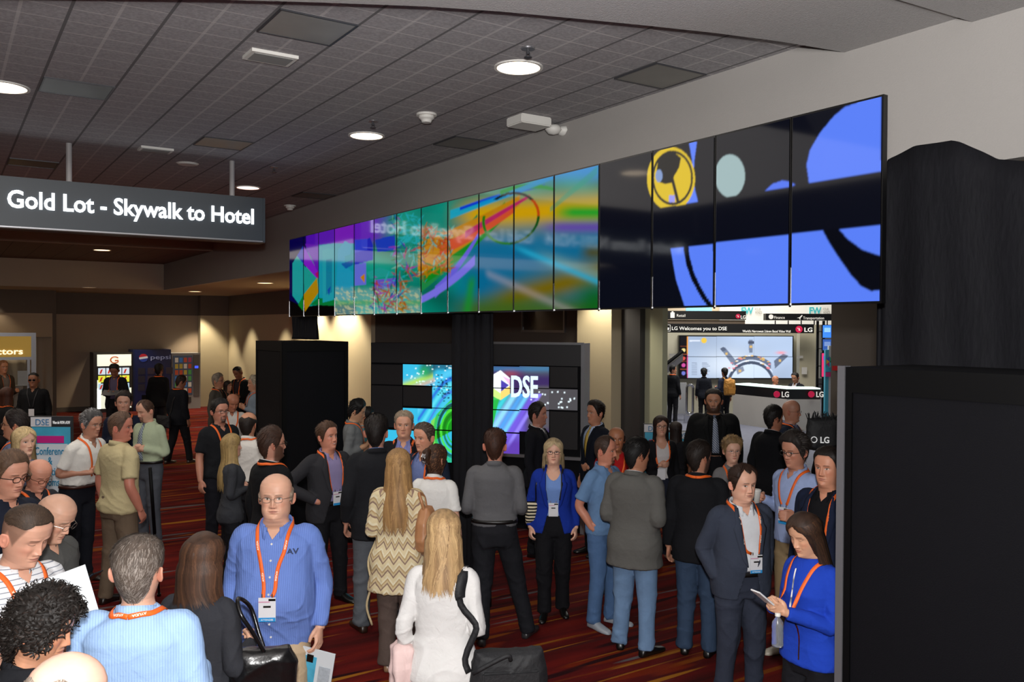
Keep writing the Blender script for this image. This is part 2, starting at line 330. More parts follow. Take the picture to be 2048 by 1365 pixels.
# ================================================================= hanging sign
YS = 11.0; a = PA(530, 397, 1, YS); b = PA(530, 485, 1, YS); zt, zb = a.z, b.z; sx1 = a.x; sx0 = -4.2
sg = empty('hanging_sign', ((sx0 + sx1) / 2, YS, zb), 0, 'long dark grey hanging sign reading Gold Lot - Skywalk to Hotel', 'sign'); ox = (sx0 + sx1) / 2
M_sign = mat('sign_face', '#2c343c', .45, var=.08)
box('cabinet', sx0 - ox, sx1 - ox, 0, .25, 0, zt - zb, M_sign, sg)
box('underside', sx0 - ox, sx1 - ox, .005, .245, -.01, 0, mat('sign_under', '#3a2a20', .5), sg)
box('frame', sx1 - ox - .03, sx1 - ox, -.008, 0, 0, zt - zb, M_sign, sg); box('bottom_trim', sx0 - ox, sx1 - ox, -.006, 0, 0, .015, M_alu, sg)
g0 = PA(13, 415, 1, YS); g1 = PA(506, 450, 1, YS); gb = PA(256, 430, 1, YS)
zl = .5 * (PA(28, 414, 1, YS).z + PA(503, 449, 1, YS).z) - zb
text('lettering', 'Gold Lot - Skywalk to Hotel', M_txt, (g0.x - ox, -.012, zl), (1, 0, 0), (0, 0, 1), g1.x - g0.x, .27, .004, sg, .02)
text('lettering', 'Meeting Rooms N201-N264', M_txt, (g0.x - ox - 3.2, -.012, zl), (1, 0, 0), (0, 0, 1), 2.95, .27, .004, sg, .02)
for px in (138, 464):
    x = PA(px, 340, 1, YS + .12).x; MB().cyl((x - ox, .12, zt - zb), (x - ox, .12, ZC - zb), .032).build('hanging_rod', mat('rod_paint', '#a09c9c', .5), sg)
x = -3.0; MB().cyl((x - ox, .12, zt - zb), (x - ox, .12, ZC - zb), .032).build('hanging_rod', mat('rod_paint', '#a09c9c', .5), sg)
# ================================================================= video wall
XV = 4.14
bnd = [578.5, 607, 637, 669, 708, 748, 793, 842, 895, 957, 1027, 1107, 1197, 1303, 1428, 1579, 1763]
M_screen = attrmat('screen_emission', .06, emis=1.0, spec=.28)
rr = np.random.default_rng(5)
SH = [(x, y, a, l, wd, c) for x, y, a, l, wd, c in zip(rr.uniform(785, 905, 620), rr.uniform(0, 1, 620), rr.uniform(0, 3.14, 620), rr.uniform(5, 19, 620), rr.uniform(.8, 2.6, 620), rr.integers(0, 9, 620))]
SC_ = ['#c9822a', '#d8a01c', '#2f8f5a', '#b84fc8', '#3fc7d0', '#c05078', '#2f60c0', '#9fd0c0', '#d05a30']
def wallcol(px, py, u, v):
    """picture shown on the wall; px,py photo coordinates of each screen point, v 0 bottom..1 top"""
    n = len(px); C = np.zeros((n, 3)); S = np.stack([px / 60, py / 45, px * 0], 1)
    C[:] = lin('#060915')
    L = px < 1197
    nz = vnoise(S, .35, 3, 2); n2 = vnoise(S * [1, 2, 1], .5, 9, 3)
    # left flowing colours
    top = py + .12 * (px - 600)
    C[L] = np.array(lin('#1c8f9a'))
    paint(C, L & (px < 1200), '#1f86a0', 1)
    paint(C, L, '#2fae9c', 1); C[L] *= (.8 + .35 * nz[L, None])
    m = sst(px, 880, 960) * L
    def soft(mask, col, a=1): paint(C, np.clip(mask, 0, 1) * L, col, a)
    # right portion blurred bands
    soft(m * sst(py, 380, 340 + 0 * py), '#4aa0e0', .9)
    soft(m * sst(py, 350, 470), '#1f7fa8', .95)
    soft(m * np.exp(-((py - (425 + (px - 1040) * -.06)) / 32) ** 2), '#d8b018', 1)
    soft(sst(px, 1090, 1150) * np.exp(-((py - 425) / 14) ** 2), '#2fb048', .95)
    soft(sst(px, 1060, 1130) * np.exp(-((py - 455) / 11) ** 2), '#7a60b8', .9)
    soft(sst(px, 930, 1030) * np.exp(-((py - (560 - .3 * (px - 1150))) / 30) ** 2), '#8c7a14', .95)
    soft(sst(px, 1050, 1120) * np.exp(-((py - (520 + .35 * (px - 1100))) / 16) ** 2), '#8ab0b0', .7)
    soft(sst(px, 1150, 1185) * np.exp(-((py - 505) / 14) ** 2), '#6a5f14', .8)
    soft(sst(px, 880, 950) * sst(py, 575, 620), '#5b7a34', .9)
    soft(sst(px, 1130, 1190) * sst(py, 540, 600), '#2d7a38', .9)
    soft(sst(px, 880, 930) * np.exp(-((px - 935 - .15 * (620 - py)) / 9) ** 2) * sst(py, 540, 570), '#38a048', .8)
    soft(np.exp(-((py - (545 + .45 * (px - 970))) / 9) ** 2) * sst(px, 965, 980), '#c8b8c0', .35)
    soft(np.exp(-((py - (482 + .42 * (px - 1000))) / 7) ** 2) * sst(px, 1010, 1060), '#3fb8d8', .75)
    # streaming ribbons
    def rib(p0, p1, p2, w0, w1, col, a=1, w=2.0):
        t = np.clip((px - p0[0]) / (p2[0] - p0[0]), 0, 1)
        yc = (1 - t) ** 2 * p0[1] + 2 * t * (1 - t) * p1[1] + t * t * p2[1]
        ww = w0 + (w1 - w0) * t
        mm = np.clip((ww - abs(py - yc)) / w + .5, 0, 1) * ((px > min(p0[0], p2[0])) & (px < max(p0[0], p2[0])))
        paint(C, mm * L, col, a)
    rib((840, 560), (900, 520), (955, 450), 26, 22, '#3a9a60'); rib((850, 545), (920, 500), (1010, 420), 22, 16, '#2f9a3c')
    rib((836, 520), (900, 470), (1040, 400), 34, 10, '#c9962a'); rib((880, 500), (950, 470), (1030, 415), 12, 9, '#d86a48')
    rib((930, 470), (990, 430), (1060, 392), 7, 3, '#c04078'); rib((870, 585), (930, 545), (957, 470), 12, 5, '#7f78e0'); rib((842, 600), (900, 575), (950, 520), 7, 10, '#8f88e8')
    rib((900, 430), (960, 400), (1060, 375), 9, 4, '#38b0c8'); rib((920, 418), (980, 385), (1090, 372), 3, 3, '#2850d8'); rib((1000, 390), (1060, 362), (1110, 380), 8, 3, '#2fa050')
    rib((960, 408), (1020, 385), (1107, 352), 4, 6, '#2aa0d8', .8); rib((1100, 420), (1150, 380), (1195, 340), 5, 8, '#38a890', .5)
    # ring
    e = ((px - 1020) * .94 + (py - 437) * .34) / 60, ((py - 437) * .94 - (px - 1020) * -.34 * .4) / 49
    e0 = np.hypot((px - 1022) / 55, (py - 437 - (px - 1022) * -.12) / 50)
    rg = np.clip(1 - abs(e0 - 1) / .055, 0, 1) > .1
    paint(C, rg & L & (py < 400), '#141010'); paint(C, rg & L & (py >= 400) & (px > 1040), '#c8602c'); paint(C, rg & L & (py > 432) & (px > 1020), '#1c6a30'); paint(C, rg & L & (py > 432) & (px <= 1020), '#3c8a28')
    # far left: purple sky, logo hexagon, letters
    q = L & (px < 800)
    paint(C, q * sst(px, 800, 740) * sst(top, 522 + 10 * np.sin(px / 30), 490), '#7a3cc0', 1)
    paint(C, q & (px < 669) & (top < 505), '#5a28a8'); paint(C, (px < 669) & (px > 607) & (py < 505) & (py > 470 + .0 * px), '#6a32b8', .8)
    paint(C, (px < 612), '#1c1a60'); paint(C, px < 712, '#1f8fa4', .0)
    paint(C, (px >= 637) & (px < 708), '#2fa2b4'); paint(C, (px >= 630) & (px < 712) & (py < 490 - .1 * (px - 640)), '#7038b8'); paint(C, (px >= 669) & (px < 708) & (py < 487), '#8a3cc0')
    P_ = lambda pl, c, a=1: paint(C, inpoly(px, py, pl) & L, c, a)
    P_([(578, 600), (607, 615), (637, 610), (712, 606), (712, 640), (578, 640)], '#0a1520')
    P_([(585, 527), (594, 512), (606, 527), (606, 620), (585, 592)], '#38a8a8'); P_([(594, 512), (606, 492), (606, 527)], '#2f50b8')
    P_([(607, 492), (637, 545), (634, 558), (607, 528)], '#9038c8'); P_([(610, 488), (637, 490), (637, 548)], '#7a34b8')
    P_([(607, 530), (630, 557), (608, 590)], '#34a49c'); P_([(634, 556), (637, 585), (610, 624), (607, 590)], '#b89428'); P_([(630, 548), (637, 542), (637, 560)], '#b02878')
    P_([(596, 610), (606, 592), (606, 622)], '#1f8f48'); P_([(620, 610), (637, 596), (669, 600), (669, 612)], '#1f8a50')
    P_([(645, 500), (668, 497), (668, 600), (645, 606)], '#3aa8b4'); P_([(652, 520), (664, 518), (664, 585), (652, 590)], '#2c8fa8'); P_([(655, 580), (662, 572), (658, 592)], '#2a60b0')
    P_([(676, 500), (690, 482), (704, 490), (700, 510), (690, 512), (690, 530), (706, 545), (706, 575), (672, 580)], '#38a4c0'); P_([(682, 528), (706, 520), (706, 530), (692, 538)], '#2a70b0')
    P_([(709, 495), (740, 475), (746, 490), (746, 520), (709, 530)], '#3038c0'); P_([(709, 480), (735, 478), (735, 500), (709, 506)], '#4a58d0'); P_([(709, 530), (732, 525), (732, 570), (709, 572)], '#7a80d8')
    P_([(720, 555), (729, 548), (729, 566)], '#c8922a'); P_([(733, 545), (760, 535), (800, 550), (740, 558)], '#3aa8a0'); P_([(748, 560), (792, 556), (792, 575), (748, 580)], '#7a6ac8'); P_([(750, 480), (790, 470), (790, 500), (755, 505)], '#2a50c0')
    # bottom pale reflections area
    q2 = sst(py, 570, 585) * (px > 669) * (px < 842) * L
    paint(C, q2, '#8fb8b8', .6); paint(C, q2 * (vnoise(S * [3, 6, 1], 1.2, 4, 2) > .25), '#d8d2a8', .6); paint(C, q2 * sst(py, 598, 604) * sst(py, 616, 606), '#5fae6a', .6)
    # shards
    for (sx, sy, an, l, wd, c) in SH:
        yy = 455 + sy * 165 if sx > 842 else 430 + .0 * sx + sy * 190
        if sx > 860 and sy > .55 or (sx < 842 and rr.random() < .35): continue
        if sx > 842 and c in (3, 5, 6): c = (0, 1, 8)[c % 3]
        if sx < 842 and c in (0, 8, 1) and sy < .55: c = (4, 7, 2)[c % 3]
        if sx < 800 and sy < .6: sx -= 0
        if sx > 800 and sx < 842 and sy < .3: c = 4
        xx = sx if sy < .65 else 748 + (sx - 785) * 0.9
        dxx = px - xx; near = (abs(dxx) < l) & (abs(py - yy) < l)
        if not near.any(): continue
        k = np.nonzero(near)[0]; u_ = dxx[k] * math.cos(an) + (py[k] - yy) * math.sin(an); v_ = -dxx[k] * math.sin(an) + (py[k] - yy) * math.cos(an)
        ok = (abs(u_) < l * .8) & (abs(v_) < wd * (1 - abs(u_) / l)); C[k[ok]] = C[k[ok]] * .25 + np.array(lin(SC_[c])) * .6
    C[L] = np.clip(C[L] * 1.05 - .02, 0, 1) ** 1.25 * .85
    # ---- right part: big blurred shapes
    Rr = ~L
    B = '#5a80f8'
    def pr(pl, c): paint(C, inpoly(px, py, pl) & Rr, c)
    pr([(1762, 188), (1690, 214), (1668, 232), (1640, 266), (1620, 300), (1613, 330), (1618, 366), (1762, 343)], B)
    pr([(1581, 468), (1764, 450), (1764, 612), (1581, 612)], B)
    pr([(1645, 461), (1677, 457), (1695, 478), (1725, 500), (1764, 513), (1764, 580), (1742, 583), (1722, 573), (1700, 548), (1675, 512), (1658, 485)], '#04060f')
    pr([(1431, 486), (1578, 470), (1578, 620), (1431, 620)], B)
    pr([(1530, 382), (1545, 368), (1565, 361), (1582, 364), (1592, 371), (1578, 374)], '#4f74f0')
    paint(C, (np.hypot((px - 1460) / 30, (py - 352) / 43) < 1) & (px > 1431) & (py < 397 - (px - 1431) * .12) & Rr, '#9db6b8')
    pr([(1341, 497), (1426, 488), (1426, 615), (1370, 615), (1352, 560)], B)
    for i in range(24):
        t = i / 23; x = 1372 + 8 * t + 40 * t * t; y = 494 + 118 * t; paint(C, (abs(py - y) < 4) & (abs(px - x) < 5) & Rr, '#04060f')
    pr([(1378, 286), (1394, 283), (1389, 320), (1387, 350), (1390, 380), (1396, 404), (1368, 409), (1380, 385), (1386, 350), (1384, 320)], B)
    yel = (np.hypot((px - 1342) / 48, (py - 358) / 64) < 1) & (py < 418 - (px - 1303) * .13) & Rr
    paint(C, yel, '#dcbc18')
    d = np.hypot((px - 1345) / 39, (py - 356) / 52); paint(C, yel & (abs(d - 1) < .05), '#100c04')
    pr([(1312, 350), (1316, 322), (1330, 307), (1350, 306), (1362, 316), (1358, 336), (1348, 352), (1346, 366), (1330, 368), (1316, 364)], '#0c0a06')
    paint(C, yel & (abs(px - 1350 - .25 * (py - 380)) < 3) & (py > 352) & (py < 408), '#0c0a06'); paint(C, (np.hypot((px - 1318) / 7, (py - 352) / 13) < 1) & Rr, '#7f98c8')
    paint(C, (abs(px - 1344) < 6) & (abs(py - 398) < 7) & Rr, '#9a9af0')
    return C
def blurc(C, nv, nu, k):
    C = C.reshape(nv, nu, 3)
    for _ in range(k):
        for ax in (0, 1):
            Q = np.pad(C, [(1, 1) if a == ax else (0, 0) for a in range(3)], mode='edge'); C = (np.take(Q, range(0, C.shape[ax]), ax) + 2 * C + np.take(Q, range(2, C.shape[ax] + 2), ax)) / 4
    return C.reshape(-1, 3)
vw = empty('video_wall', (XV, PA(1180, 600, 0, XV).y, 2.6), 0, 'long overhead video wall of sixteen portrait screens showing swirling colour and blue shapes', 'video wall'); vo = Vector(vw.location)
zt0 = .5 * (PA(580, 479, 0, XV).z + PA(1760, 188, 0, XV).z); zb0 = .5 * (PA(580, 634, 0, XV).z + PA(1760, 607, 0, XV).z)
for i in range(16):
    y0 = PA(bnd[i], 600, 0, XV).y; y1 = PA(bnd[i + 1], 600, 0, XV).y   # y0 > y1 (far to near)
    big = i >= 8
    nu, nv = (130, 260) if i >= 12 else (90, 200) if big else (50, 170)
    g = .012
    U, Vv = np.meshgrid(np.linspace(0, 1, nu), np.linspace(0, 1, nv))
    Yg = y0 - g + (y1 + g - y0 + g) * U; Zg = zb0 + g + (zt0 - zb0 - 2 * g) * Vv
    pts = np.stack([np.full(Yg.shape, XV), Yg, Zg], -1).reshape(-1, 3); pp = proj(pts)
    C = blurc(wallcol(pp[:, 0], pp[:, 1], U.ravel(), Vv.ravel()), nv, nu, 2 if big else 1)
    idx = np.arange(nu * nv).reshape(nv, nu); F = np.stack([idx[:-1, :-1], idx[:-1, 1:], idx[1:, 1:], idx[1:, :-1]], -1).reshape(-1, 4)
    pan = box('screen_panel', XV + .004 - vo.x, XV + .04 - vo.x, y1 + .003 - vo.y, y0 - .003 - vo.y, zb0 - vo.z, zt0 - vo.z, M_bezel, vw)
    mk('screen', pts - np.array(vo), F, M_screen, pan, False, C)
    MB().box(XV - .004 - vo.x, XV + .006 - vo.x, y0 - .006 - vo.y, y0 + .002 - vo.y, zb0 - .01 - vo.z, zb0 + .22 - vo.z).build('bezel_strip', M_chrome, pan)
box('mount_frame', XV + .04 - vo.x, XV + .12 - vo.x, PA(1700, 600, 0, XV).y - vo.y, PA(580, 600, 0, XV).y - vo.y, zb0 + .05 - vo.z, zt0 - .05 - vo.z, M_dalu, vw)
# ================================================================= drapes
def drape(name, path, z0, z1f, label, amp=.05, wl=.16, thick=.02, nz=14):
    """pleated cloth hanging along a path [(x,y)...]; z1f(s) gives the top height"""
    S = [0]
    for i in range(1, len(path)): S.append(S[-1] + math.dist(path[i], path[i - 1]))
    n = max(8, int(S[-1] / .02)); V = []; F = []
    for j in range(nz + 1):
        for i in range(n + 1):
            s = S[-1] * i / n; k = max(q for q in range(len(S)) if S[q] <= s + 1e-9); k = min(k, len(S) - 2)
            t = (s - S[k]) / (S[k + 1] - S[k]); x = path[k][0] + (path[k + 1][0] - path[k][0]) * t; y = path[k][1] + (path[k + 1][1] - path[k][1]) * t
            dx_, dy_ = path[k + 1][0] - path[k][0], path[k + 1][1] - path[k][1]; l = math.hypot(dx_, dy_); nx, ny = -dy_ / l, dx_ / l
            a = amp * (math.sin(6.28 * s / wl + 1.3 * math.sin(s * 5) + .4 * math.sin(j * .5)) * .5 + .25 * math.sin(s * 23 + j * .3)) * (.5 + .5 * (1 - j / nz))
            zt_ = z1f(s / S[-1]); V.append((x + nx * a, y + ny * a, z0 + (zt_ - z0) * j / nz))
    for j in range(nz):
        for i in range(n): q = j * (n + 1) + i; F.append((q, q + 1, q + n + 2, q + n + 1))
    V2 = np.array(V); c = V2.mean(0); c[2] = z0
    o = mk(name, V2 - c, F, M_drape, None, True); o.location = c
    md = o.modifiers.new('s', 'SOLIDIFY'); md.thickness = thick
    return tag(o, label, 'drape')
pm0 = PA(905, 640, 0, XV + .25); pm1 = PA(985, 640, 0, XV + .25)
drape('black_drape', [(pm0.x, pm0.y), (pm1.x, pm1.y)], 0.01, lambda s: zb0 + .3, 'black pleated drape hanging under the middle of the video wall between the two display screens', .07, .13)
pl0 = PA(581, 640, 0, XV + .12)
drape('black_drape', [(XV + .12, pl0.y - .05), (XV + .14, PA(632, 640, 0, XV + .12).y)], 2.52, lambda s: zb0 + .2, 'short black drape between the left end of the video wall and the tower', .05, .12)
# right drape over the truss
def rtop(px, py): return PA(px, py, 0, 4.62)
yA = PA(1766, 330, 0, 4.62).y
tp = [(1768, 335), (1775, 318), (1830, 292), (1880, 285), (1905, 281), (1920, 284), (1960, 302), (1990, 318), (2048, 322), (2300, 322)]
tz = [(PA(x, y, 0, 4.62).y, PA(x, y, 0, 4.62).z) for x, y in tp]
def rz(s):
    y = tz[0][0] + (tz[-1][0] - tz[0][0]) * s
    for (ya, za), (yb, zb_) in zip(tz[:-1], tz[1:]):
        if yb <= y <= ya: return za + (zb_ - za) * (ya - y) / (ya - yb + 1e-9)
    return tz[-1][1]
drape('black_drape', [(4.62, tz[0][0]), (4.62, tz[-1][0])], 0.01, rz, 'tall black cloth draped over the truss right of the video wall, behind the tower', .035, .5, nz=24)
drape('black_drape', [(5.2, tz[0][0] + .10), (4.72, tz[0][0] + .10)], 0.01, lambda s: tz[0][1] - .03, 'narrow side of the black cloth cover right of the video wall', .02, .3)
# ================================================================= black towers
def tower(x0, x1, y0, y1, zt_, label, trim):
    cx, cy = (x0 + x1) / 2, (y0 + y1) / 2
    t = empty('display_tower', (cx, cy, 0), 0, label, 'display tower')
    hx, hy = (x1 - x0) / 2, (y1 - y0) / 2
    box('body', -hx, hx, -hy, hy, 0, zt_, M_black, t)
    fr = MB()
    for (a0, a1, b0, b1) in ((-hx - .012, -hx, -hy, hy),):
        fr.box(a0, a1, b0, b1, zt_ - .13, zt_); fr.box(a0, a1, b0, b1, 0, .1); fr.box(a0, a1, b0, b0 + .05, .1, zt_ - .13); fr.box(a0, a1, b1 - .05, b1, .1, zt_ - .13)
    fr.box(-hx, hx, -hy - .012, -hy, zt_ - .13, zt_); fr.box(-hx, -hx + .05, -hy - .012, -hy, 0, zt_ - .13); fr.box(hx - .05, hx, -hy - .012, -hy, 0, zt_ - .13)
    fr.build('frame', M_edge, t)
    if trim: box('corner_trim', -hx - .02, -hx + .03, hy - .012, hy + .03, 0, zt_ + .005, mat('corner_metal', '#6e6e72', .4, metal=.4), t)
    return t
yr = PA(1690, 735, 0, 3.9).y; ztr = PA(1699, 734.5, 0, 3.9).z
tower(3.9, 4.5, .6, yr, ztr, 'large plain black display tower filling the right foreground', True)
c1 = PA(565, 690, 1, 11.27); yl = PA(513, 690, 0, c1.x).y; xr = PA(696, 690, 1, 11.27).x
tower(c1.x, xr, 11.27, yl, PA(600, 684, 1, 11.27).z, 'plain black display tower under the left end of the video wall', False)
# ================================================================= display stand with the two screens
dl = P(742, 686, 12.3); dr = P(1168, 690, 11.3)
ang = math.atan2(dr.y - dl.y, dr.x - dl.x); W = math.dist((dl.x, dl.y), (dr.x, dr.y)); zt2 = .5 * (dl.z + dr.z)
ds = empty('display_stand', (dl.x, dl.y, 0), ang, 'wide black display stand with two large lit screens showing a DSE logo', 'display stand')
MWD = Matrix.Translation((dl.x, dl.y, 0)) @ Matrix.Rotation(ang, 4, 'Z'); MI = MWD.inverted()
def onstand(px, py):
    r = ray(px, py); n = MWD.to_3x3() @ Vector((0, 1, 0)); k = (Vector((dl.x, dl.y, 0)) - CAM).dot(n) / r.dot(n); return MI @ (CAM + r * k)
zlow = onstand(1168, 915).z
box('backboard', 0, W, 0, .25, .0, zt2, M_black, ds)
box('header', .02, W, -.02, 0, zt2 - .28, zt2, mat('header_panel', '#242326', .5), ds)
box('edge_trim', W - .03, W + .02, -.04, .25, 0, zt2 + .02, M_alu, ds); box('top_trim', W * .55, W, -.04, 0, zt2, zt2 + .03, M_alu, ds); box('ledge', W * .55, W, -.06, 0, zlow - .04, zlow, M_alu, ds)
M_tilep = mat('off_screen_tile', '#2b2a2c', .35, var=.05)
def scr(name, rects, fcol, step=.005):
    for (x0, y0, x1, y1) in rects:
        x0 -= .2; x1 += .2; y0 -= .2; y1 += .2
        a_ = onstand(x0, y0); b_ = onstand(x1, y1)
        nu = max(4, int((b_.x - a_.x) / step)); nv = max(4, int((a_.z - b_.z) / step))
        U, Vv = np.meshgrid(np.linspace(a_.x, b_.x, nu), np.linspace(b_.z, a_.z, nv))
        pts = np.stack([U, np.full(U.shape, -.032), Vv], -1).reshape(-1, 3)
        wpt = pts @ np.array(MWD.to_3x3()).T + np.array(MWD.translation); q = proj(wpt)
        idx = np.arange(nu * nv).reshape(nv, nu); F = np.stack([idx[:-1, :-1], idx[:-1, 1:], idx[1:, 1:], idx[1:, :-1]], -1).reshape(-1, 4)
        pn = box('screen_tile', a_.x - .001, b_.x + .001, -.03, 0, b_.z - .001, a_.z + .001, M_bezel, ds)
        mk('picture', pts, F, attrmat('stand_emission', .1, emis=1.25, spec=.6), pn, False, blurc(fcol(q[:, 0], q[:, 1]), nv, nu, 1))
def colL(px, py):
    S = np.stack([px / 30, py / 30, px * 0], 1); C = np.zeros((len(px), 3)); C[:] = lin('#38b8e0')
    nz = vnoise(S, .35, 11, 2)
    d = (px - 808) * .7 + (py - 730)
    paint(C, np.exp(-((py - (772 - .35 * (px - 808))) / 8) ** 2) * (px < 866), '#b8e050', .9); paint(C, np.exp(-((py - (782 - .35 * (px - 808))) / 5) ** 2) * (px < 870), '#e0b090', .7)
    paint(C, sst(np.hypot(px - 855, py - 738), 22, 8), '#205048', .8); paint(C, np.exp(-((px - 848) / 12) ** 2 - ((py - 745) / 12) ** 2), '#2fc050', .6)
    paint(C, sst(py, 745, 735) * (px > 866), '#203048', .7)
    for k, (c, w_) in enumerate((('#58c8f0', 9), ('#3060d8', 6), ('#60e0f0', 8), ('#4878e0', 5), ('#48c8e8', 9))):
        yc = 870 - 105 * sst(px, 800 + k * 6, 905) ** 1 + k * 13 - 20; paint(C, np.clip(1 - abs(py - yc) / w_, 0, 1) ** .5 * (px > 835), c, .9)
    paint(C, inpoly(px, py, [(905, 812), (893, 822), (880, 850), (866, 868), (850, 876), (872, 880), (905, 862)]), '#1c9020')
    for k in range(6):
        e_ = np.hypot((px - 912) / (18 + 6 * k), (py - 862) / (26 + 9 * k)); paint(C, (abs(e_ - 1) < .07) & (px < 906) & (py > 800) & (px + py > 1690 + 3 * k), ['#2fc828', '#187818', '#50e040', '#103810', '#38c030', '#80d830'][k], .9)
    paint(C, sst(py, 905, 925), '#28b8a0', .8)
    r_ = np.random.default_rng(3)
    for i in range(110):
        x, y = (r_.normal(888, 12), r_.normal(778, 16)) if i < 70 else (r_.uniform(808, 905), r_.uniform(730, 780)); paint(C, (abs(px - x) < 1.6) & (abs(py - y) < 1.2), '#0c2040' if i < 70 else '#e8ffff', .8)
    return C * .9
def colR(px, py):
    S = np.stack([px / 40, py / 40, px * 0], 1); C = np.zeros((len(px), 3)); C[:] = lin('#3a2a5c'); 
    paint(C, sst(px, 1030, 1060) * sst(py, 760, 740), '#4d5560', .9); paint(C, np.exp(-((py - 738) / 6) ** 2), '#3a80b0', .6); paint(C, np.exp(-((px - 1020) / 18) ** 2 - ((py - 748) / 7) ** 2), '#b05050', .5)
    paint(C, sst(px, 1045, 1062) * sst(py, 768, 778) * sst(py, 870, 850), '#555258', .95)
    paint(C, sst(py, 800, 840) * sst(px, 1062, 1040), '#6a58c8', .9)
    paint(C, sst(py, 868, 890), '#5a34a0', .8)
    sw = (px - 985) + (py - 800) * .62
    for k, (o_, w_, c) in enumerate(((5, 10, '#40c858'), (22, 8, '#3fd0d8'), (38, 9, '#8fd8f8'), (52, 7, '#50a0e8'), (64, 7, '#70c8f8'), (76, 8, '#7058d8'), (88, 5, '#9080f0'))):
        paint(C, np.clip(1.3 - abs(sw - o_ * 1.0) / w_, 0, 1) * (py > 788) * sst(py, 905, 870), c, .92)
    P_ = lambda pl, c, a=1: paint(C, inpoly(px, py, pl), c, a)
    P_([(984, 800), (998, 800), (984, 860)], '#28b048')
    P_([(984, 751), (1001, 741), (1020, 757), (1020, 788), (1001, 801), (984, 792)], '#f4fbff'); P_([(1002, 760), (1018, 771), (1002, 784)], '#4a40a8'); P_([(1001, 784), (1020, 772), (1020, 788), (1001, 801)], '#f0d070'); P_([(984, 775), (1001, 787), (1001, 801), (984, 792)], '#c8f080'); P_([(1004, 752), (1020, 759), (1020, 772)], '#f0b8e0')
    r_ = np.random.default_rng(9)
    for i in range(26): x, y = r_.uniform(1060, 1155), r_.uniform(782, 822); paint(C, (abs(px - x) < 1.5) & (abs(py - y) < 1.5), '#e8f8ff', .9)
    return C
scr('left', [(808, 729, 866, 771.5), (866.5, 730, 905, 773), (866.5, 773.5, 905, 816.5), (808, 816, 866, 860), (866.5, 817, 905, 860), (808, 861, 866, 925), (866.5, 861, 905, 925), (742, 858, 807, 925)], colL)
scr('right', [(985, 733, 1040, 776.5), (1040.5, 733, 1099, 776.5), (985, 777, 1040, 820), (1040.5, 777, 1099, 820), (985, 820.5, 1040, 865), (1040.5, 820.5, 1099, 865), (985, 865.5, 1040, 910)], colR)
def coldim(px, py):
    C = np.zeros((len(px), 3)); C[:] = lin('#4a484c'); r_ = np.random.default_rng(19)
    for i in range(16): x, y = r_.uniform(1102, 1152), r_.uniform(782, 818); paint(C, (abs(px - x) < 1.6) & (abs(py - y) < 1.6), '#e8f8ff', .9)
    return C
scr('dim', [(1099.5, 778, 1156, 821)], coldim)
for (x0, y0, x1, y1) in ((745, 729, 806, 770), (745, 771, 806, 856), (808, 773, 865, 814), (1101, 734, 1156, 776), (1101, 823, 1156, 900)):
    a_ = onstand(x0, y0); b_ = onstand(x1, y1); box('blank_tile', a_.x, b_.x, -.025, 0, b_.z, a_.z, M_tilep, ds)
exs = MWD.to_3x3() @ Vector((1, 0, 0)); a_ = onstand(1023, 793); b_ = onstand(1076, 797)
text('logo_letters', 'DSE', mat('logo_face', '#ffffff', emit='#c8e8ff', estr=1.0), Vector((a_.x, -.05, a_.z)), (1, 0, 0), (0, 0, 1), b_.x - a_.x, .40, .01, ds, .02)
# ================================================================= lights of the far lobby and the expo hall
for (x, y, z, e, s_) in [(a, b, c, d * 2.6, e) for a, b, c, d, e in ((4.6, 28.8, 3.6, 90, 80), (7.2, 29.3, 3.6, 150, 80), (1.0, 28.5, 3.6, 45, 100), (7.4, 27.2, 3.6, 110, 80), (7.4, 24.0, 3.6, 110, 80), (7.7, 21.7, 3.65, 230, 115), (7.7, 19.6, 3.65, 230, 115))]:
    lamp('wall_washer', 'SPOT', (x, y, z), e, (1, .84, .58), (0, 0, 0), spot_size=R(s_), spot_blend=.5, shadow_soft_size=.06)
lamp('alcove_light', 'SPOT', (9.7, 12.3, 3.65), 190, (1, .88, .66), (0, 0, 0), spot_size=R(120), spot_blend=.6, shadow_soft_size=.08)
lamp('side_area_lamp', 'AREA', (8.2, 9.0, 3.6), 45, (1, .92, .8), (0, 0, 0), shape='RECTANGLE', size=3, size_y=3)  # broad warm lamp under the low side ceiling, aimed down, no fitting modelled
for px, d, e in ((1400, 24, 420), (1560, 22, 420), (1480, 31, 500)):
    q = P(px, 600, d); lamp('hall_light', 'AREA', (q.x, q.y, 6.5), e, (1, .97, .93), (0, 0, 0), shape='RECTANGLE', size=4, size_y=4)
lamp('lobby_far_light', 'AREA', (-2, 16, 4.3), 260, (1, .88, .74), (0, 0, 0), shape='RECTANGLE', size=8, size_y=8)
lamp('lobby_mid_light', 'AREA', (1, 8, 4.6), 110, (1, .93, .86), (0, 0, 0), shape='RECTANGLE', size=5, size_y=5)
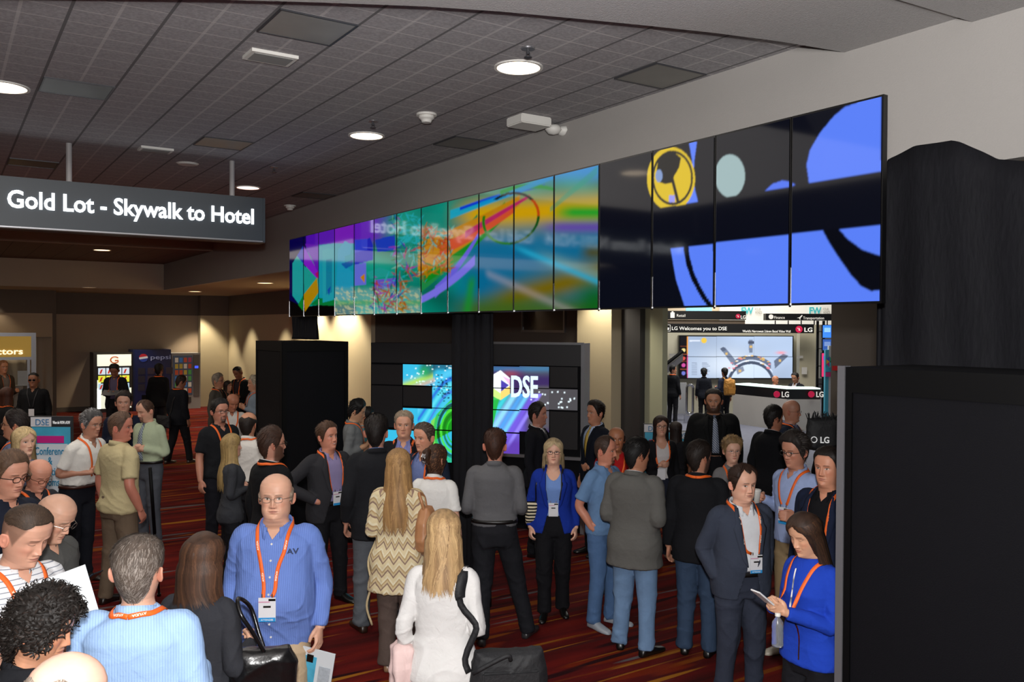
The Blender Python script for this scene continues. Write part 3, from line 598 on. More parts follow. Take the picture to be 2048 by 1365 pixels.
# ================================================================= vending machines
YV = 29.35
def vend(x0p, x1p, ytp, label, bodycol):
    a = PA(x0p, ytp, 1, YV); b = PA(x1p, ytp, 1, YV)
    t = empty('vending_machine', (a.x, YV, 0), 0, label, 'vending machine')
    box('cabinet', 0, b.x - a.x, 0, .8, 0, a.z, mat('vend_body', bodycol, .4), t); return t, b.x - a.x, a.z
t, w_, h_ = vend(187, 265, 706, 'sports drink vending machine with a brightly lit white front, leftmost of the three', '#2a2826')
lit = mat('lit_front', '#ffffff', emit='#dfe6cf', estr=.9); 
MB().box(.10, w_ - .04, -.02, 0, h_ - .42, h_ - .06).box(.10, .2, -.02, 0, .12, h_ - .85).box(.10, w_ - .04, -.02, 0, .12, .75).build('lit_panel', lit, t)
lg = MB(); n = 20
for i in range(n):
    a0 = .6 + 5.2 * i / n; a1 = .6 + 5.2 * (i + 1) / n; r0, r1 = .10, .14
    lg.add([(w_ / 2 + .04 + r * math.cos(a_), -.03, h_ - .23 + .8 * r * math.sin(a_)) for a_ in (a0, a1) for r in (r0, r1)], [(0, 1, 3, 2)])
lg.box(w_ / 2 + .04, w_ / 2 + .15, -.032, -.028, h_ - .27, h_ - .23); lg.build('brand_emblem', mat('orange_print', '#c8602a', emit='#c8602a', estr=.3), t)
for r_ in range(3):
    for c_ in range(4):
        x = .13 + c_ * (w_ - .2) / 4; z = h_ - .68 - r_ * .24
        p = box('product_card', x, x + (w_ - .2) / 4 - .03, -.03, 0, z, z + .2, mat('card%d' % ((r_ * 4 + c_) % 3), ['#d8e4ea', '#e6ea60', '#c8dcea'][(r_ + 0) % 3], emit=['#c8dcf0', '#e0e640', '#a8d0e8'][(r_ + 0) % 3], estr=.75), t)
        MB().add([(x + .03, -.034, z + .03), (x + .08, -.034, z + .03), (x + .13, -.034, z + .17), (x + .07, -.034, z + .15)], [(0, 1, 2, 3)]).build('print', mat('red_card', '#d03a2a', emit='#d03a2a', estr=.5), p)
t, w_, h_ = vend(266, 342, 700, 'dark blue cola vending machine with a round logo, middle of the three', '#101d4a')
box('door', .05, w_ - .02, -.03, 0, .1, h_ - .03, mat('cola_blue', '#142461', .3), t)
for k, c_ in enumerate(('#b02030', '#d0d4e0', '#203c98')):
    pts = [(.13 * math.cos(a_), .13 * math.sin(a_)) for a_ in np.linspace(0, 6.28, 25)[:-1]]
    lo, hi = ((.035, .2), (-.03, .035), (-.2, -.03))[k]
    pp = [(x, min(max(z, lo + .05 * x * 3), hi + .05 * x * 3)) for x, z in pts]
    MB().prism(pp, lambda a_, b_, q: (.30 + a_, -.035 - .005 * q, h_ - .26 + b_)).build('logo', mat('cola' + str(k), c_, .4, emit=c_, estr=.15), t)
text('brand_lettering', 'pepsi', mat('dim_letter', '#8c93b4', emit='#8c93b4', estr=.25), (.50, -.04, h_ - .31), (1, 0, 0), (0, 0, 1), .60, .2, .003, t)
for r_ in range(3):
    for c_ in range(2 if r_ else 4):
        x = .14 + c_ * .28; z = h_ - .78 - r_ * .26
        box('product_window', x, x + .2, -.045, -.03, z, z + .2, mat('window%d' % (c_ % 2), ['#2a2c40', '#3a3248'][c_ % 2], .3), t)
box('coin_panel', w_ - .45, w_ - .3, -.05, -.03, .95, 1.15, M_alu, t); box('delivery_slot', .25, .85, -.045, -.03, .3, .5, M_edge, t)
t, w_, h_ = vend(343, 401, 707, 'silver snack vending machine with a glass front, rightmost of the three', '#8e8f92')
box('interior', .05, w_ - .26, -.02, 0, .45, h_ - .08, mat('vend_inside', '#20242a', .4, emit='#6a7488', estr=.12), t)
box('pay_panel', w_ - .22, w_ - .04, -.03, 0, .4, h_ - .05, mat('pay_panel', '#6c6c70', .35, metal=.5), t); box('display', w_ - .19, w_ - .08, -.035, -.03, h_ - .5, h_ - .42, mat('blue_disp', '#3040c0', emit='#4058ff', estr=1.2), t)
box('delivery_flap', .1, w_ - .3, -.03, 0, .2, .38, M_dalu, t)
pw = Vector(t.location); rp = random.Random(4); pk0 = None
for r_ in range(6):
    for c_ in range(4):
        x = .1 + c_ * (w_ - .4) / 4 * 1.08; z = h_ - .30 - r_ * .2; cc = ['#c05030', '#d8d0c0', '#3a7ac0', '#b8a040', '#50a050', '#b04060'][rp.randrange(6)]
        o = box('snack_packet', 0, .10, -.012, 0, 0, .15, mat('pack' + cc, cc, .4, emit=cc, estr=.12), bevel=.003); o.location = (pw.x + x, pw.y - .024, z)  # packet colour carries a faint glow of its own
        tag(o, 'snack packet on a shelf behind the snack machine glass', 'snack packet', 'snack packets in the machine')
# ================================================================= registration kiosk, far left
YKF = 28.0
k0 = PA(72, 666, 1, YKF); kb = PA(72, 693, 1, YKF)
kk = empty('registration_booth', (k0.x, YKF, 0), 0, 'silver framed booth at the far left edge with a lit golden header sign', 'booth')
MB().box(-.12, 0, 0, .1, 0, k0.z).box(-6, -.12, 0, .1, k0.z - .1, k0.z).box(-6, -.12, 0, .1, kb.z - .38, kb.z - .30).box(-.22, -.15, .05, .1, 0, kb.z - .38).build('frame', M_alu, kk)
box('header', -6, -.12, .02, .08, kb.z - .30, k0.z - .1, mat('gold_header', '#b08a40', emit='#a8863c', estr=.5), kk)
text('lettering', 'Contractors', mat('warm_letters', '#fff4d8', emit='#fff0c8', estr=1.2), (-.32, 0, kb.z - .22), (1, 0, 0), (0, 0, 1), 1.55, .24, .003, kk, .02, align='RIGHT')
box('counter', -6, -.35, -.3, .3, 0, .995, mat('counter_white', '#8a8680', .6), kk)
b0 = PA(45, 775, 1, 27.85); MBk = MB().box(-.12, .12, -.03, .03, 0, .42).box(-.12, .12, -.06, -.03, 0, .25)
o = MBk.build('brochure_holder', mat('holder', '#b8c0c4', .4)); o.location = (b0.x, 27.85, 1.0); tag(o, 'white brochure holder on the far left booth counter', 'brochure holder')
dd = drape('sheer_curtain', [(k0.x + .02, YKF + .12), (xk - .05, YKF + .3)], 0.01, lambda s: k0.z - .12, 'pale sheer curtain hanging at the right side of the far left booth', .06, .3); dd.data.materials[0] = mat('sheer', '#8a8278', .8)
dd = drape('sheer_curtain', [(k0.x - 3.2, YKF + .55), (k0.x - .2, YKF + .55)], 0.01, lambda s: kb.z - .4, 'grey sheer curtain at the back of the far left booth under the golden header', .08, .5); dd.data.materials[0] = mat('sheer', '#8a8278', .8)
# ================================================================= things on the taupe wall
a_ = PA(1045, 625, 0, XD); b_ = PA(1132, 666, 0, XD)
t = empty('wall_cabinet', (XD, b_.y, b_.z), 0, 'recessed glass display frame on the dark wall above the screens', 'display frame')
MB().box(-.04, 0, 0, a_.y - b_.y, 0, .05).box(-.04, 0, 0, .05, .05, 1.0).box(-.04, 0, a_.y - b_.y - .05, a_.y - b_.y, .05, 1.0).build('frame', M_alu, t); box('glass_front', -.02, 0, .05, a_.y - b_.y - .05, .05, 1.0, mat('dark_glass', '#3c3430', .1, spec=.8), t)
a_ = PA(1155, 630, 0, XD); b_ = PA(1171, 671, 0, XD)
t = empty('fire_alarm_strobe', (XD, b_.y, b_.z), 0, 'red arrow shaped fire marker on the dark wall left of the cream column', 'fire marker')
box('plate', -.01, 0, 0, a_.y - b_.y, 0, .5, mat('plate_grey', '#57504a', .8), t)
MB().prism([(-.07, .10), (0, .02), (.07, .10), (.035, .10), (.035, .5), (-.035, .5), (-.035, .10)], lambda a, b, q: (-.012 - .01 * q, (a_.y - b_.y) / 2 + a, b)).build('red_arrow', mat('fire_red', '#7c1418', .4), t)
a_ = PA(1668, 732, 0, XD - .02); b_ = PA(1683, 742, 0, XD - .02)
tag(box('red_box', XD - .06, XD - .002, b_.y, a_.y, b_.z, a_.z, mat('fire_red2', '#a0141c', .4)), 'small red box on the wall just left of the foreground tower edge', 'fire box')
# ================================================================= expo hall booth
MF = Matrix.Translation(P(1480, 655, 26)) @ Matrix.Rotation(YAW, 4, 'Z'); MF.translation.z = 0; MFI = MF.inverted()
def lb(px, py, d): return MFI @ P(px, py, d)
bt = empty('exhibition_booth', MF.translation, YAW, 'exhibition booth beyond the doorway with a black welcome header and a large map screen wall', 'booth')
def rect(name, x0, y0, x1, y1, d, th, m, par=None, z0=None):
    a = lb(x0, y0, d); b = lb(x1, y1, d); return box(name, a.x, b.x, a.y, a.y + th, b.z if z0 is None else z0, a.z, m, par or bt)
def btext(s, x0, y0, x1, d, size, m, par=None, bold=0, nm='lettering'):
    a = lb(x0, y0, d); b = lb(x1, y0, d); return text(nm, s, m, a, (1, 0, 0), (0, 0, 1), b.x - a.x, size, .003, par or bt, bold)
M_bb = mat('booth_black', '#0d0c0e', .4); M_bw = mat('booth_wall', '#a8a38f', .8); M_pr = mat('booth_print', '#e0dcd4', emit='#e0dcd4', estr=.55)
rect('back_wall', 1316, 664, 1632, 860, 27.4, .3, M_bw, z0=0)
rect('side_wall', 1600, 650, 1634, 860, 26.8, .3, mat('booth_pillar', '#b3ab92', .8), z0=0)
hd = rect('welcome_header', 1325, 647.5, 1628, 667, 26, .4, M_bb); btext('LG Welcomes you to DSE', 1343, 660.5, 1453, 25.98, .15, M_pr, hd); btext("World's Narrowest 3.6mm Bezel Video Wall", 1485, 665, 1581, 25.98, .1, M_pr, hd); btext('LG', 1608, 664, 1624, 25.98, .18, M_pr, hd, .02)
M_lgr = mat('logo_red', '#b01840', .4, emit='#b01840', estr=.5)
def disc(px, py, d, r, par):
    c = lb(px, py, d); MB().cyl((c.x, c.y - .01, c.z), (c.x, c.y, c.z), r, n=20).build('logo_disc', M_lgr, par)
    MB().box(c.x - r * .1, c.x + r * .1, c.y - .014, c.y - .01, c.z - r * .35, c.z + r * .35).box(c.x, c.x + r * .35, c.y - .014, c.y - .01, c.z - r * .35, c.z - r * .2).box(c.x - r * .5, c.x - r * .3, c.y - .014, c.y - .01, c.z + r * .2, c.z + r * .4).build('logo_mark', M_pr, par)
disc(1598, 659, 25.98, .105, hd)
c = lb(1334, 656.5, 25.98); MB().box(c.x - .09, c.x + .09, c.y - .01, c.y, c.z - .1, c.z - .09).box(c.x - .09, c.x + .09, c.y - .01, c.y, c.z + .09, c.z + .1).box(c.x - .1, c.x - .09, c.y - .01, c.y, c.z - .1, c.z + .1).box(c.x + .09, c.x + .1, c.y - .01, c.y, c.z - .1, c.z + .1).build('icon_frame', M_pr, hd)
MB().prism([(-.06, -.06), (-.03, -.06), (-.03, 0), (-.06, 0)], lambda a, b, q: (c.x + a, c.y - .01 * q, c.z + b)).prism([(-.02, -.06), (.05, -.06), (.06, .01), (.02, .015), (.02, .07), (0, .07), (-.02, .01)], lambda a, b, q: (c.x + a, c.y - .01 * q, c.z + b)).build('thumb_icon', M_pr, hd)
r1 = rect('aisle_header', 1335, 622, 1492, 640, 29, .3, M_bb); btext('Retail', 1353, 634, 1370, 28.98, .13, M_pr, r1); btext('LG', 1481, 638, 1491, 28.98, .16, M_pr, r1, .02); disc(1476, 633, 28.98, .08, r1)
c = lb(1345, 629, 28.98); MB().box(c.x - .07, c.x + .07, c.y - .01, c.y, c.z - .12, c.z + .06).box(c.x - .03, c.x + .03, c.y - .01, c.y, c.z + .06, c.z + .1).build('bag_icon', M_pr, r1)
r2 = rect('aisle_header', 1532, 627.5, 1668, 641.5, 29, .3, M_bb); btext('Finance', 1548, 638, 1569, 28.98, .13, M_pr, r2); btext('Transportation', 1606, 639, 1648, 28.98, .13, M_pr, r2)
c = lb(1542, 634, 28.98); MB().cyl((c.x, c.y - .01, c.z), (c.x, c.y, c.z), .08, n=16).build('coin_icon', M_pr, r2); c = lb(1599, 635, 28.98); MB().prism([(-.09, -.02), (.0, 0), (.08, .08), (.1, .06), (.03, -.03), (.02, -.09), (-.01, -.03)], lambda a, b, q: (c.x + a, c.y - .01 * q, c.z + b)).build('plane_icon', M_pr, r2)
rect('slatted_panel', 1335, 640, 1490, 656, 29.1, .2, mat('wood_panel', '#6f5f50', .6, var=.3, vscale=2, stretch=(1, 1, 12)))
for px in range(1550, 1668, 26): rect('hanger', px, 641.5, px + 1.6, 655, 29.1, .03, M_edge)
rect('upper_wall', 1300, 560, 1640, 656, 33, .2, mat('booth_cream', '#d6c2a4', .8)); 
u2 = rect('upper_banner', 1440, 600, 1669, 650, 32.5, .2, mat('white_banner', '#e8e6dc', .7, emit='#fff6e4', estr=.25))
for x0, t0 in ((1482, 'FW'), (1618, 'FW')):
    btext(t0, x0, 628, x0 + 24, 32.45, .35, mat('fw_cyan', '#3aa8a8', emit='#3aa8b0', estr=.4), u2, .03); btext('FOUR', x0 + 28, 621.5, x0 + 39, 32.45, .15, mat('fw_grey', '#a8a498', .6), u2); btext('WINDS', x0 + 28, 628, x0 + 42, 32.45, .15, mat('fw_grey', '#a8a498', .6), u2)
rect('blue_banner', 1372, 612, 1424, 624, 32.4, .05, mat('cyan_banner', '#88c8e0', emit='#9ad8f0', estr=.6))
# map screen wall
scw = rect('screen_wall', 1358, 671, 1586.5, 759, 27.2, .2, M_bezel)
def mapcol(px, py):
    C = np.zeros((len(px), 3)); S = np.stack([px / 60, py / 40, px * 0], 1)
    base = np.array(lin('#b4c8e6')); C[:] = base * (1 + .18 * vnoise(S, .3, 2, 2)[:, None])
    paint(C, np.exp(-((px - 1460) / 60) ** 2 - ((py - 730) / 30) ** 2), '#e8f2ff', .8)
    P_ = lambda pl, c, a=1: paint(C, inpoly(px, py, pl), c, a)
    d = np.hypot(px - 1502, (py - 770) * 1.02)
    arc = (px > 1462) & (px < 1545)
    paint(C, (abs(d - 45) < 3) & (py < 757), '#4c566c'); paint(C, (d < 42) & (py < 757), '#dcecff', .7)
    paint(C, (d > 50) & (d < 60) & (px > 1468) & (px < 1542), '#6a758c'); paint(C, (d > 49) & (d < 51) & arc, '#e0ecff')
    P_([(1441, 698), (1450, 695), (1472, 722), (1466, 732)], '#7a869e'); P_([(1440, 698), (1447, 694), (1453, 700), (1445, 704)], '#5a657c'); P_([(1498, 680), (1505, 680), (1505, 706), (1498, 706)], '#7a869e'); P_([(1496, 683), (1508, 683), (1508, 688), (1496, 688)], '#4c566c')
    P_([(1548, 722), (1566, 708), (1577, 712), (1550, 738)], '#6a758c'); P_([(1472, 738), (1486, 733), (1489, 742), (1475, 750)], '#8a93a8')
    r_ = np.random.default_rng(2)
    for i in range(34): a_ = r_.uniform(math.pi * 1.13, math.pi * 1.87); q = r_.choice([55, 48, 58]); x, y = 1502 + q * math.cos(a_), 770 + q * math.sin(a_); paint(C, (abs(px - x) < 2.4) & (abs(py - y) < 1.2), ['#f0c060', '#f08890', '#ffffff'][i % 3], .9)
    for x, y in ((1453, 708), (1502, 694), (1560, 722), (1480, 742)): paint(C, (abs(px - x) < 2.5) & (abs(py - y) < 2.5), '#e8c070', .9)
    paint(C, np.hypot(px - 1408, py - 681.5) < 5.5, '#f0c848'); paint(C, (abs(py - 682) < 1.6) & (px > 1379) & (px < 1400), '#e6eefc', .9)
    for k in range(8): paint(C, (abs(py - (726 + 3.4 * k)) < .7) & (((px > 1383) & (px < 1394)) | ((px > 1404) & (px < 1414 + k % 3 * 3))), '#8c98b0', .9)
    paint(C, np.exp(-((px - 1562) / 9) ** 2 - ((py - 706) / 3) ** 2), '#ff9098', .8)
    # menu strip
    m = px < 1374; paint(C, m, '#0c0812'); paint(C, (px >= 1374) & (px < 1376) & (py < 710), '#f09828'); paint(C, (px >= 1374) & (px < 1376) & (py >= 710), '#d04888')
    for y, c in ((701, '#e8d890'), (717, '#d85048'), (731, '#d050a0'), (747, '#7078d0')): paint(C, np.hypot(px - 1367, py - y) < 3.9, c); paint(C, m & (abs(py - y + 8) < .6), '#a05030')
    return C
for i in range(3):
    for j in range(2):
        xs = (1360, 1433, 1508, 1585); ys = (673, 714, 757); x0, x1, y0, y1 = xs[i] + .3, xs[i + 1] - .3, ys[j] + .3, ys[j + 1] - .3
        a = lb(x0, y0, 27.19); b = lb(x1, y1, 27.19); nu, nv = 100, 60
        U, Vv = np.meshgrid(np.linspace(a.x, b.x, nu), np.linspace(b.z, a.z, nv)); pts = np.stack([U, np.full(U.shape, a.y), Vv], -1).reshape(-1, 3)
        q = proj(pts @ np.array(MF.to_3x3()).T + np.array(MF.translation)); idx = np.arange(nu * nv).reshape(nv, nu)
        mk('screen', pts, np.stack([idx[:-1, :-1], idx[:-1, 1:], idx[1:, 1:], idx[1:, :-1]], -1).reshape(-1, 4), attrmat('map_emission', .3, emis=1.1), scw, False, blurc(mapcol(q[:, 0], q[:, 1]), nv, nu, 1))
for x, y, w2, h2 in ((1339, 708, 14, 8), (1594, 712, 12, 5), (1604, 735, 10, 14)): rect('notice', x, y, x + w2, y + h2, 26.7, .02, mat('notice', '#c8c4bc', .7))
# escalator
es = empty('escalator', MF.translation, YAW, 'silver escalator rising at the left of the booth beyond the doorway', 'escalator')
a = lb(1318, 745, 25.2); b = lb(1366, 708, 25.2); c = lb(1366, 722, 25.2); d = lb(1318, 760, 25.2)
MB().prism([(a.x, a.z), (d.x, d.z), (c.x, c.z), (b.x, b.z)], lambda x, z, q: (x, a.y + .1 * q, z)).build('balustrade', mat('steel_panel', '#77777c', .3, metal=.6), es)
MB().cyl((a.x, a.y, a.z + .08), (b.x, b.y, b.z + .08), .05).build('handrail', M_edge, es)
rect('skirt_panel', 1326, 766, 1373, 828, 25.2, .1, mat('escalator_panel', '#8f9092', .4), es)
ro = MB(); cx = lb(1386, 0, 24.6).x; y_ = lb(1386, 700, 24.6).y; zT = lb(1386, 768, 24.6).z; zB = lb(1386, 834, 24.6).z
for k in range(24):
    f = lambda k: (cx + .09 * math.cos(6.283 * k / 24), (zT - .12 if k < 12 else .35) + .09 * math.sin(6.283 * k / 24))
    p0, p1 = f(k), f((k + 1) % 24); ro.cyl((p0[0], y_, p0[1]), (p1[0], y_, p1[1]), .035, n=8)
ro.box(cx - .16, cx + .16, y_ - .05, y_ + .05, 0, .22); ro.build('newel', M_chrome, es)
# counter
ct = empty('reception_counter', MF.translation, YAW, 'white reception counter with a black front band and lit top beyond the doorway', 'counter')
p = [lb(1466, 772, 24.6), lb(1574, 779, 22.8), lb(1641, 778, 22.8), lb(1641, 772, 24.0)]
ztop = p[1].z; zmid = lb(1574, 799, 22.8).z
def strip(x0, y0, x1, y1, za, zb_, th, nm, m):
    l = math.hypot(x1 - x0, y1 - y0); nx, ny = (y1 - y0) / l, -(x1 - x0) / l
    return MB().prism([(x0, y0), (x1, y1), (x1 - nx * th, y1 - ny * th), (x0 - nx * th, y0 - ny * th)], lambda a, b, q: (a, b, za + (zb_ - za) * q)).build(nm, m, ct)
for (u, v) in ((p[0], p[1]), (p[1], p[2])):
    strip(u.x, u.y, v.x, v.y, zmid, ztop, .35, 'front_band', M_bb); strip(u.x, u.y, v.x, v.y, 0, zmid, .3, 'base', mat('counter_base', '#b0aca6', .6))
    strip(u.x, u.y, v.x, v.y, ztop, ztop + .03, .6, 'lit_top', mat('lit_top', '#e8fff4', emit='#d8fff0', estr=.9))
for x0, x1, sc_ in ((1546, 1573, 1), (1615, 1641, 1)):
    c = lb(x0 + 7, 789, 22.75); MB().cyl((c.x, c.y - .03, c.z), (c.x, c.y - .02, c.z), .085, n=20).build('logo_disc', M_lgr, ct); q = text('logo_letters', 'LG', M_pr, (c.x + .12, c.y - .03, c.z - .07), (1, 0, 0), (0, 0, 1), .19, .2, .003, ct, .02)
# scaffold with monitors at the right of the doorway
sf = empty('monitor_rack', MF.translation, YAW, 'black tube rack with stacked blue and pink monitors at the right of the doorway', 'monitor rack')
for px in (1634, 1646, 1668): rect('post', px, 642, px + 2, 860, 25.5, .06, M_edge, sf, z0=0)
for py in (663, 697, 732, 768): rect('crossbar', 1634, py, 1668, py + 1.6, 25.45, .05, M_edge, sf)
for (x0, y0, x1, y1, c1, c2) in ((1645, 650, 1667, 677, '#2f70d8', '#78a8e8'), (1645, 678, 1667, 702, '#24488c', '#6078a8'), (1643, 706, 1665, 755, '#c02858', '#6038a8')):
    m = rect('monitor', x0, y0, x1, y1, 25.3, .08, M_bezel, sf); rect('picture', x0 + 1, y0 + 1, x1 - 1, y1 - 1, 25.29, .01, mat('mon' + c1, c1, emit=c1, estr=1.0), m); rect('picture_detail', x0 + 4, y0 + 6, x1 - 6, y0 + 15, 25.28, .01, mat('mon' + c2, c2, emit=c2, estr=.9), m)
tw = empty('banner_column', MF.translation, YAW, 'cyan and white banner column with a coloured hexagon logo right of the reception counter', 'banner')
rect('cyan_face', 1651, 700, 1658, 835, 21.6, .1, mat('cyan_face', '#3a90a8', .6), tw, z0=0); rect('white_face', 1658, 692, 1668, 835, 21.6, .1, mat('white_face', '#b0b4b8', .6), tw, z0=0)
for k, c_ in enumerate(('#c02878', '#3aa0c0')): rect('logo_block', 1652, 735 + 10 * (1 - k), 1664, 744 + 10 * (1 - k), 21.58, .02, mat('lb' + c_, c_, .6), tw)
c = lb(1659, 724, 21.55)
for k, c_ in enumerate(('#2f9a80', '#3a58b0', '#d0a030', '#b02878', '#40a8c0', '#206840')):
    a0, a1 = k * math.pi / 3 + .52, (k + 1) * math.pi / 3 + .52; MB().add([(c.x, c.y, c.z), (c.x + .09 * math.cos(a0), c.y, c.z + .13 * math.sin(a0)), (c.x + .09 * math.cos(a1), c.y, c.z + .13 * math.sin(a1))], [(0, 1, 2)]).build('hexagon_facet', mat('hex' + c_, c_, .5), tw)
kq = empty('touch_kiosk', MF.translation, YAW, 'bright white and blue lit kiosk screen at the doorway edge beside the foreground tower', 'kiosk')
rect('case', 1669, 744, 1700, 850, 13.5, .15, M_edge, kq, z0=0); rect('screen', 1673, 750, 1690, 828, 13.49, .01, mat('kiosk_lit', '#d0ecff', emit='#c8e8ff', estr=1.1), kq); rect('picture_detail', 1676, 775, 1690, 812, 13.48, .008, mat('kiosk_pic', '#58c8d0', emit='#58c0c8', estr=.8), kq)
# ================================================================= easel signs
def easel(x0, y0, x1, y1, d, label, lines, txc='#1f7fa8'):
    M_ = Matrix.Translation(P((x0 + x1) / 2, 655, d)) @ Matrix.Rotation(YAW, 4, 'Z'); M_.translation.z = 0; I_ = M_.inverted()
    L_ = lambda px, py: I_ @ P(px, py, d)
    t = empty('easel_sign', M_.translation, YAW, label, 'sign'); a = L_(x0, y0); b = L_(x1, y1)
    box('board', a.x, b.x, 0, .03, b.z, a.z, mat('board_edge', '#2a2c30', .5), t)
    box('blue_panel', a.x + .02, b.x - .02, -.004, 0, b.z + .02, a.z - .12, mat('print_blue', '#3f9fc0', .6, var=.3, vscale=6), t)
    box('pink_bar', a.x + .02 + .06, b.x - .09, -.008, -.004, a.z - .30, a.z - .22, mat('print_pink', '#c01a80', .6), t); box('paper', a.x + .06, b.x - .05, -.008, -.004, b.z + .1, a.z - .31, mat('print_paper', '#cdd6de', .6), t)
    box('logo_plate', a.x + .01, a.x + .24, -.006, 0, a.z - .115, a.z - .01, mat('plate_white', '#d0d0d4', .6), t)
    text('logo_lettering', 'DSE', mat('dse_blue', '#3a78a8', .6), (a.x + .06, -.01, a.z - .1), (1, 0, 0), (0, 0, 1), .15, .1, .002, t); text('header_lettering', 'Where the WOW is NOW', M_dull, (a.x + .26, -.01, a.z - .085), (1, 0, 0), (0, 0, 1), b.x - a.x - .28, .05, .002, t)
    m = mat('sign_text', txc, .6)
    for s, xf, z, w3 in lines: text('lettering', s, m, (a.x + xf * (b.x - a.x), -.012, a.z - z), (1, 0, 0), (0, 0, 1), w3, .12, .002, t, .01)
    MB().box(-.02, .02, .03, .06, 0, b.z + .3).box(-.3, .3, -.15, .2, 0, .02).build('stand', M_edge, t)
    return t
easel(60, 833, 145, 1010, 9.7, 'DSE easel sign reading Conference & Meeting Rooms behind the blonde woman at left', [('Conference', .12, .43, .36), ('&', .43, .54, .05), ('Meeting', .2, .66, .27), ('Rooms', .25, .78, .21)])
easel(1287, 848, 1345, 1000, 12.0, 'DSE easel sign partly hidden behind the young woman with glasses', [('Registration', .1, .45, .3)])
easel(1348, 862, 1420, 1010, 12.6, 'easel sign partly hidden behind the bearded man in the black suit', [('Room', .3, .40, .18), ('&', .4, .50, .04), ('Tables', .3, .62, .2)])
# ================================================================= people: geometry library
Z_ = [-.13, -.08, -.045, -.022, -.006, .008, .03, .05, .075, .10, .125, .15, .175, .195, .213, .225, .232, .235]
YF = [.055, .048, .045, .052, .074, .083, .083, .083, .081, .080, .085, .087, .083, .073, .056, .037, .018, .0005]
YBK = [.085, .070, .064, .062, .062, .063, .070, .082, .094, .101, .105, .104, .095, .082, .062, .041, .02, .0005]
HW = [1.07 * x for x in [.078, .058, .055, .054, .051, .051, .058, .063, .067, .070, .0735, .0755, .073, .066, .052, .036, .018, .0005]]
def gs(x, m, s): return np.exp(-((x - m) / s) ** 2)
def head_grid(lod, f):
    """f: dict of face options -> V(nv,nu,3), alpha, z"""
    nu = (150, 96, 56)[lod]
    s = np.linspace(-1, 1, nu, endpoint=False); al = np.pi * ((.42 * s + .58 * s ** 3) if lod < 2 else (.6 * s + .4 * s ** 3))
    zf = {0: .0017, 1: .0026, 2: .005}[lod]
    zz = np.concatenate([np.arange(-.13, -.02, zf * 3), np.arange(-.02, .145, zf), np.arange(.145, .2, zf * 2), .235 - .035 * np.linspace(1, 0, (14, 10, 7)[lod]) ** 2])
    A, Zg = np.meshgrid(al, zz)
    I = lambda t: np.interp(Zg, Z_, t)
    yf, yb, hw = I(YF), I(YBK), I(HW) * f.get('wide', 1)
    jaw = f.get('jaw', 1.0); hw = hw * (1 + (jaw - 1) * gs(Zg, .02, .035))
    nk = f.get('neck', 1.0); hw = np.where(Zg < 0, hw * (1 + (nk - 1) * sst(-Zg, 0, .04)), hw)
    p = np.where(np.abs(A) < np.pi / 2, np.interp(Zg, [-.05, 0, .04, .09, .15], [2, 1.75, 2.0, 2.25, 2.2]), 2.15)
    sn, cs = np.sin(A), np.cos(A)
    X = hw * np.sign(sn) * np.abs(sn) ** (2 / p); Y = -np.where(cs > 0, yf, yb) * np.sign(cs) * np.abs(cs) ** (2 / p)
    ax = np.abs(X); fr = (cs > 0) * sst(cs, 0, .35); fem = f.get('fem', 0)
    D = np.zeros_like(X); ns = f.get('nose', 1.0)
    nz = np.interp(Zg, [.058, .064, .072, .08, .10, .122, .135], [0, .010, .023, .022, .014, .005, 0]) * ns
    D += nz * np.exp(-(ax / np.interp(Zg, [.06, .075, .12], [.0125, .0115, .008])) ** 2)
    D += .008 * ns * gs(ax, .0135, .0055) * gs(Zg, .070, .007)
    D -= .013 * gs(ax, .031, .017) * gs(Zg, .113, .011)
    D += .0085 * gs(ax, .031, .0115) * gs(Zg, .111, .0085)
    D += (.005 - .003 * fem) * gs(ax, .028, .02) * gs(Zg, .134, .007)
    D += .0055 * gs(ax, 0, .019) * gs(Zg, .0495, .0042) + .006 * gs(ax, 0, .017) * gs(Zg, .0385, .0048) - .004 * gs(ax, 0, .022) * gs(Zg, .0442, .0016)
    D -= .003 * gs(ax, 0, .016) * gs(Zg, .029, .004)
    D += .007 * gs(ax, 0, .017) * gs(Zg, .010, .012)
    D += .005 * gs(ax, .044, .016) * gs(Zg, .085, .016)
    D -= .0025 * gs(ax, .03 + (Zg - .05) * -.1, .006) * gs(Zg, .055, .018) * (1 - fem * .6)
    if f.get('fat'): D += f['fat'] * (.012 * gs(ax, .045, .02) * gs(Zg, .045, .03)); Y += np.where(cs > 0, -f['fat'] * .022 * gs(Zg, -.025, .022) * cs, 0); X *= 1 + f['fat'] * .10 * gs(Zg, .0, .04)
    if f.get('smile'): D += .004 * gs(ax, .036, .01) * gs(Zg, .062, .01)
    Y -= D * fr
    V = np.stack([X, Y, Zg], -1)
    # ---- skin colour per vertex
    sk = np.array(lin(f.get('skin', '#c99a80'))); C = np.ones(V.shape) * sk
    C *= (1 + .05 * vnoise(V.reshape(-1, 3), 12, 5, 2).reshape(X.shape))[..., None]
    def pt(m, c, a=1.0): m = np.clip(m, 0, 1)[..., None] * a; C[:] = C * (1 - m) + np.array(c) * m
    red = sk * np.array([1.0, .62, .58])
    pt(fr * gs(ax, .045, .018) * gs(Zg, .08, .02), red, .35); pt(fr * gs(ax, 0, .012) * gs(Zg, .074, .012), red, .3)
    lipc = np.array(lin(f.get('lip', '#a8584e' if fem else '#a0645a'))); lw = .024 + .003 * f.get('smile', 0)
    lipz = Zg - f.get('smile', 0) * 5 * ax ** 2 * 1.2
    pt(fr * (ax < lw) * sst(.0085 * (1 - (ax / lw) ** 2) - np.abs(lipz - .0442), 0, .0015), lipc, .75)
    pt(fr * (ax < lw) * gs(lipz, .0442, .0011), sk * .25, .7)
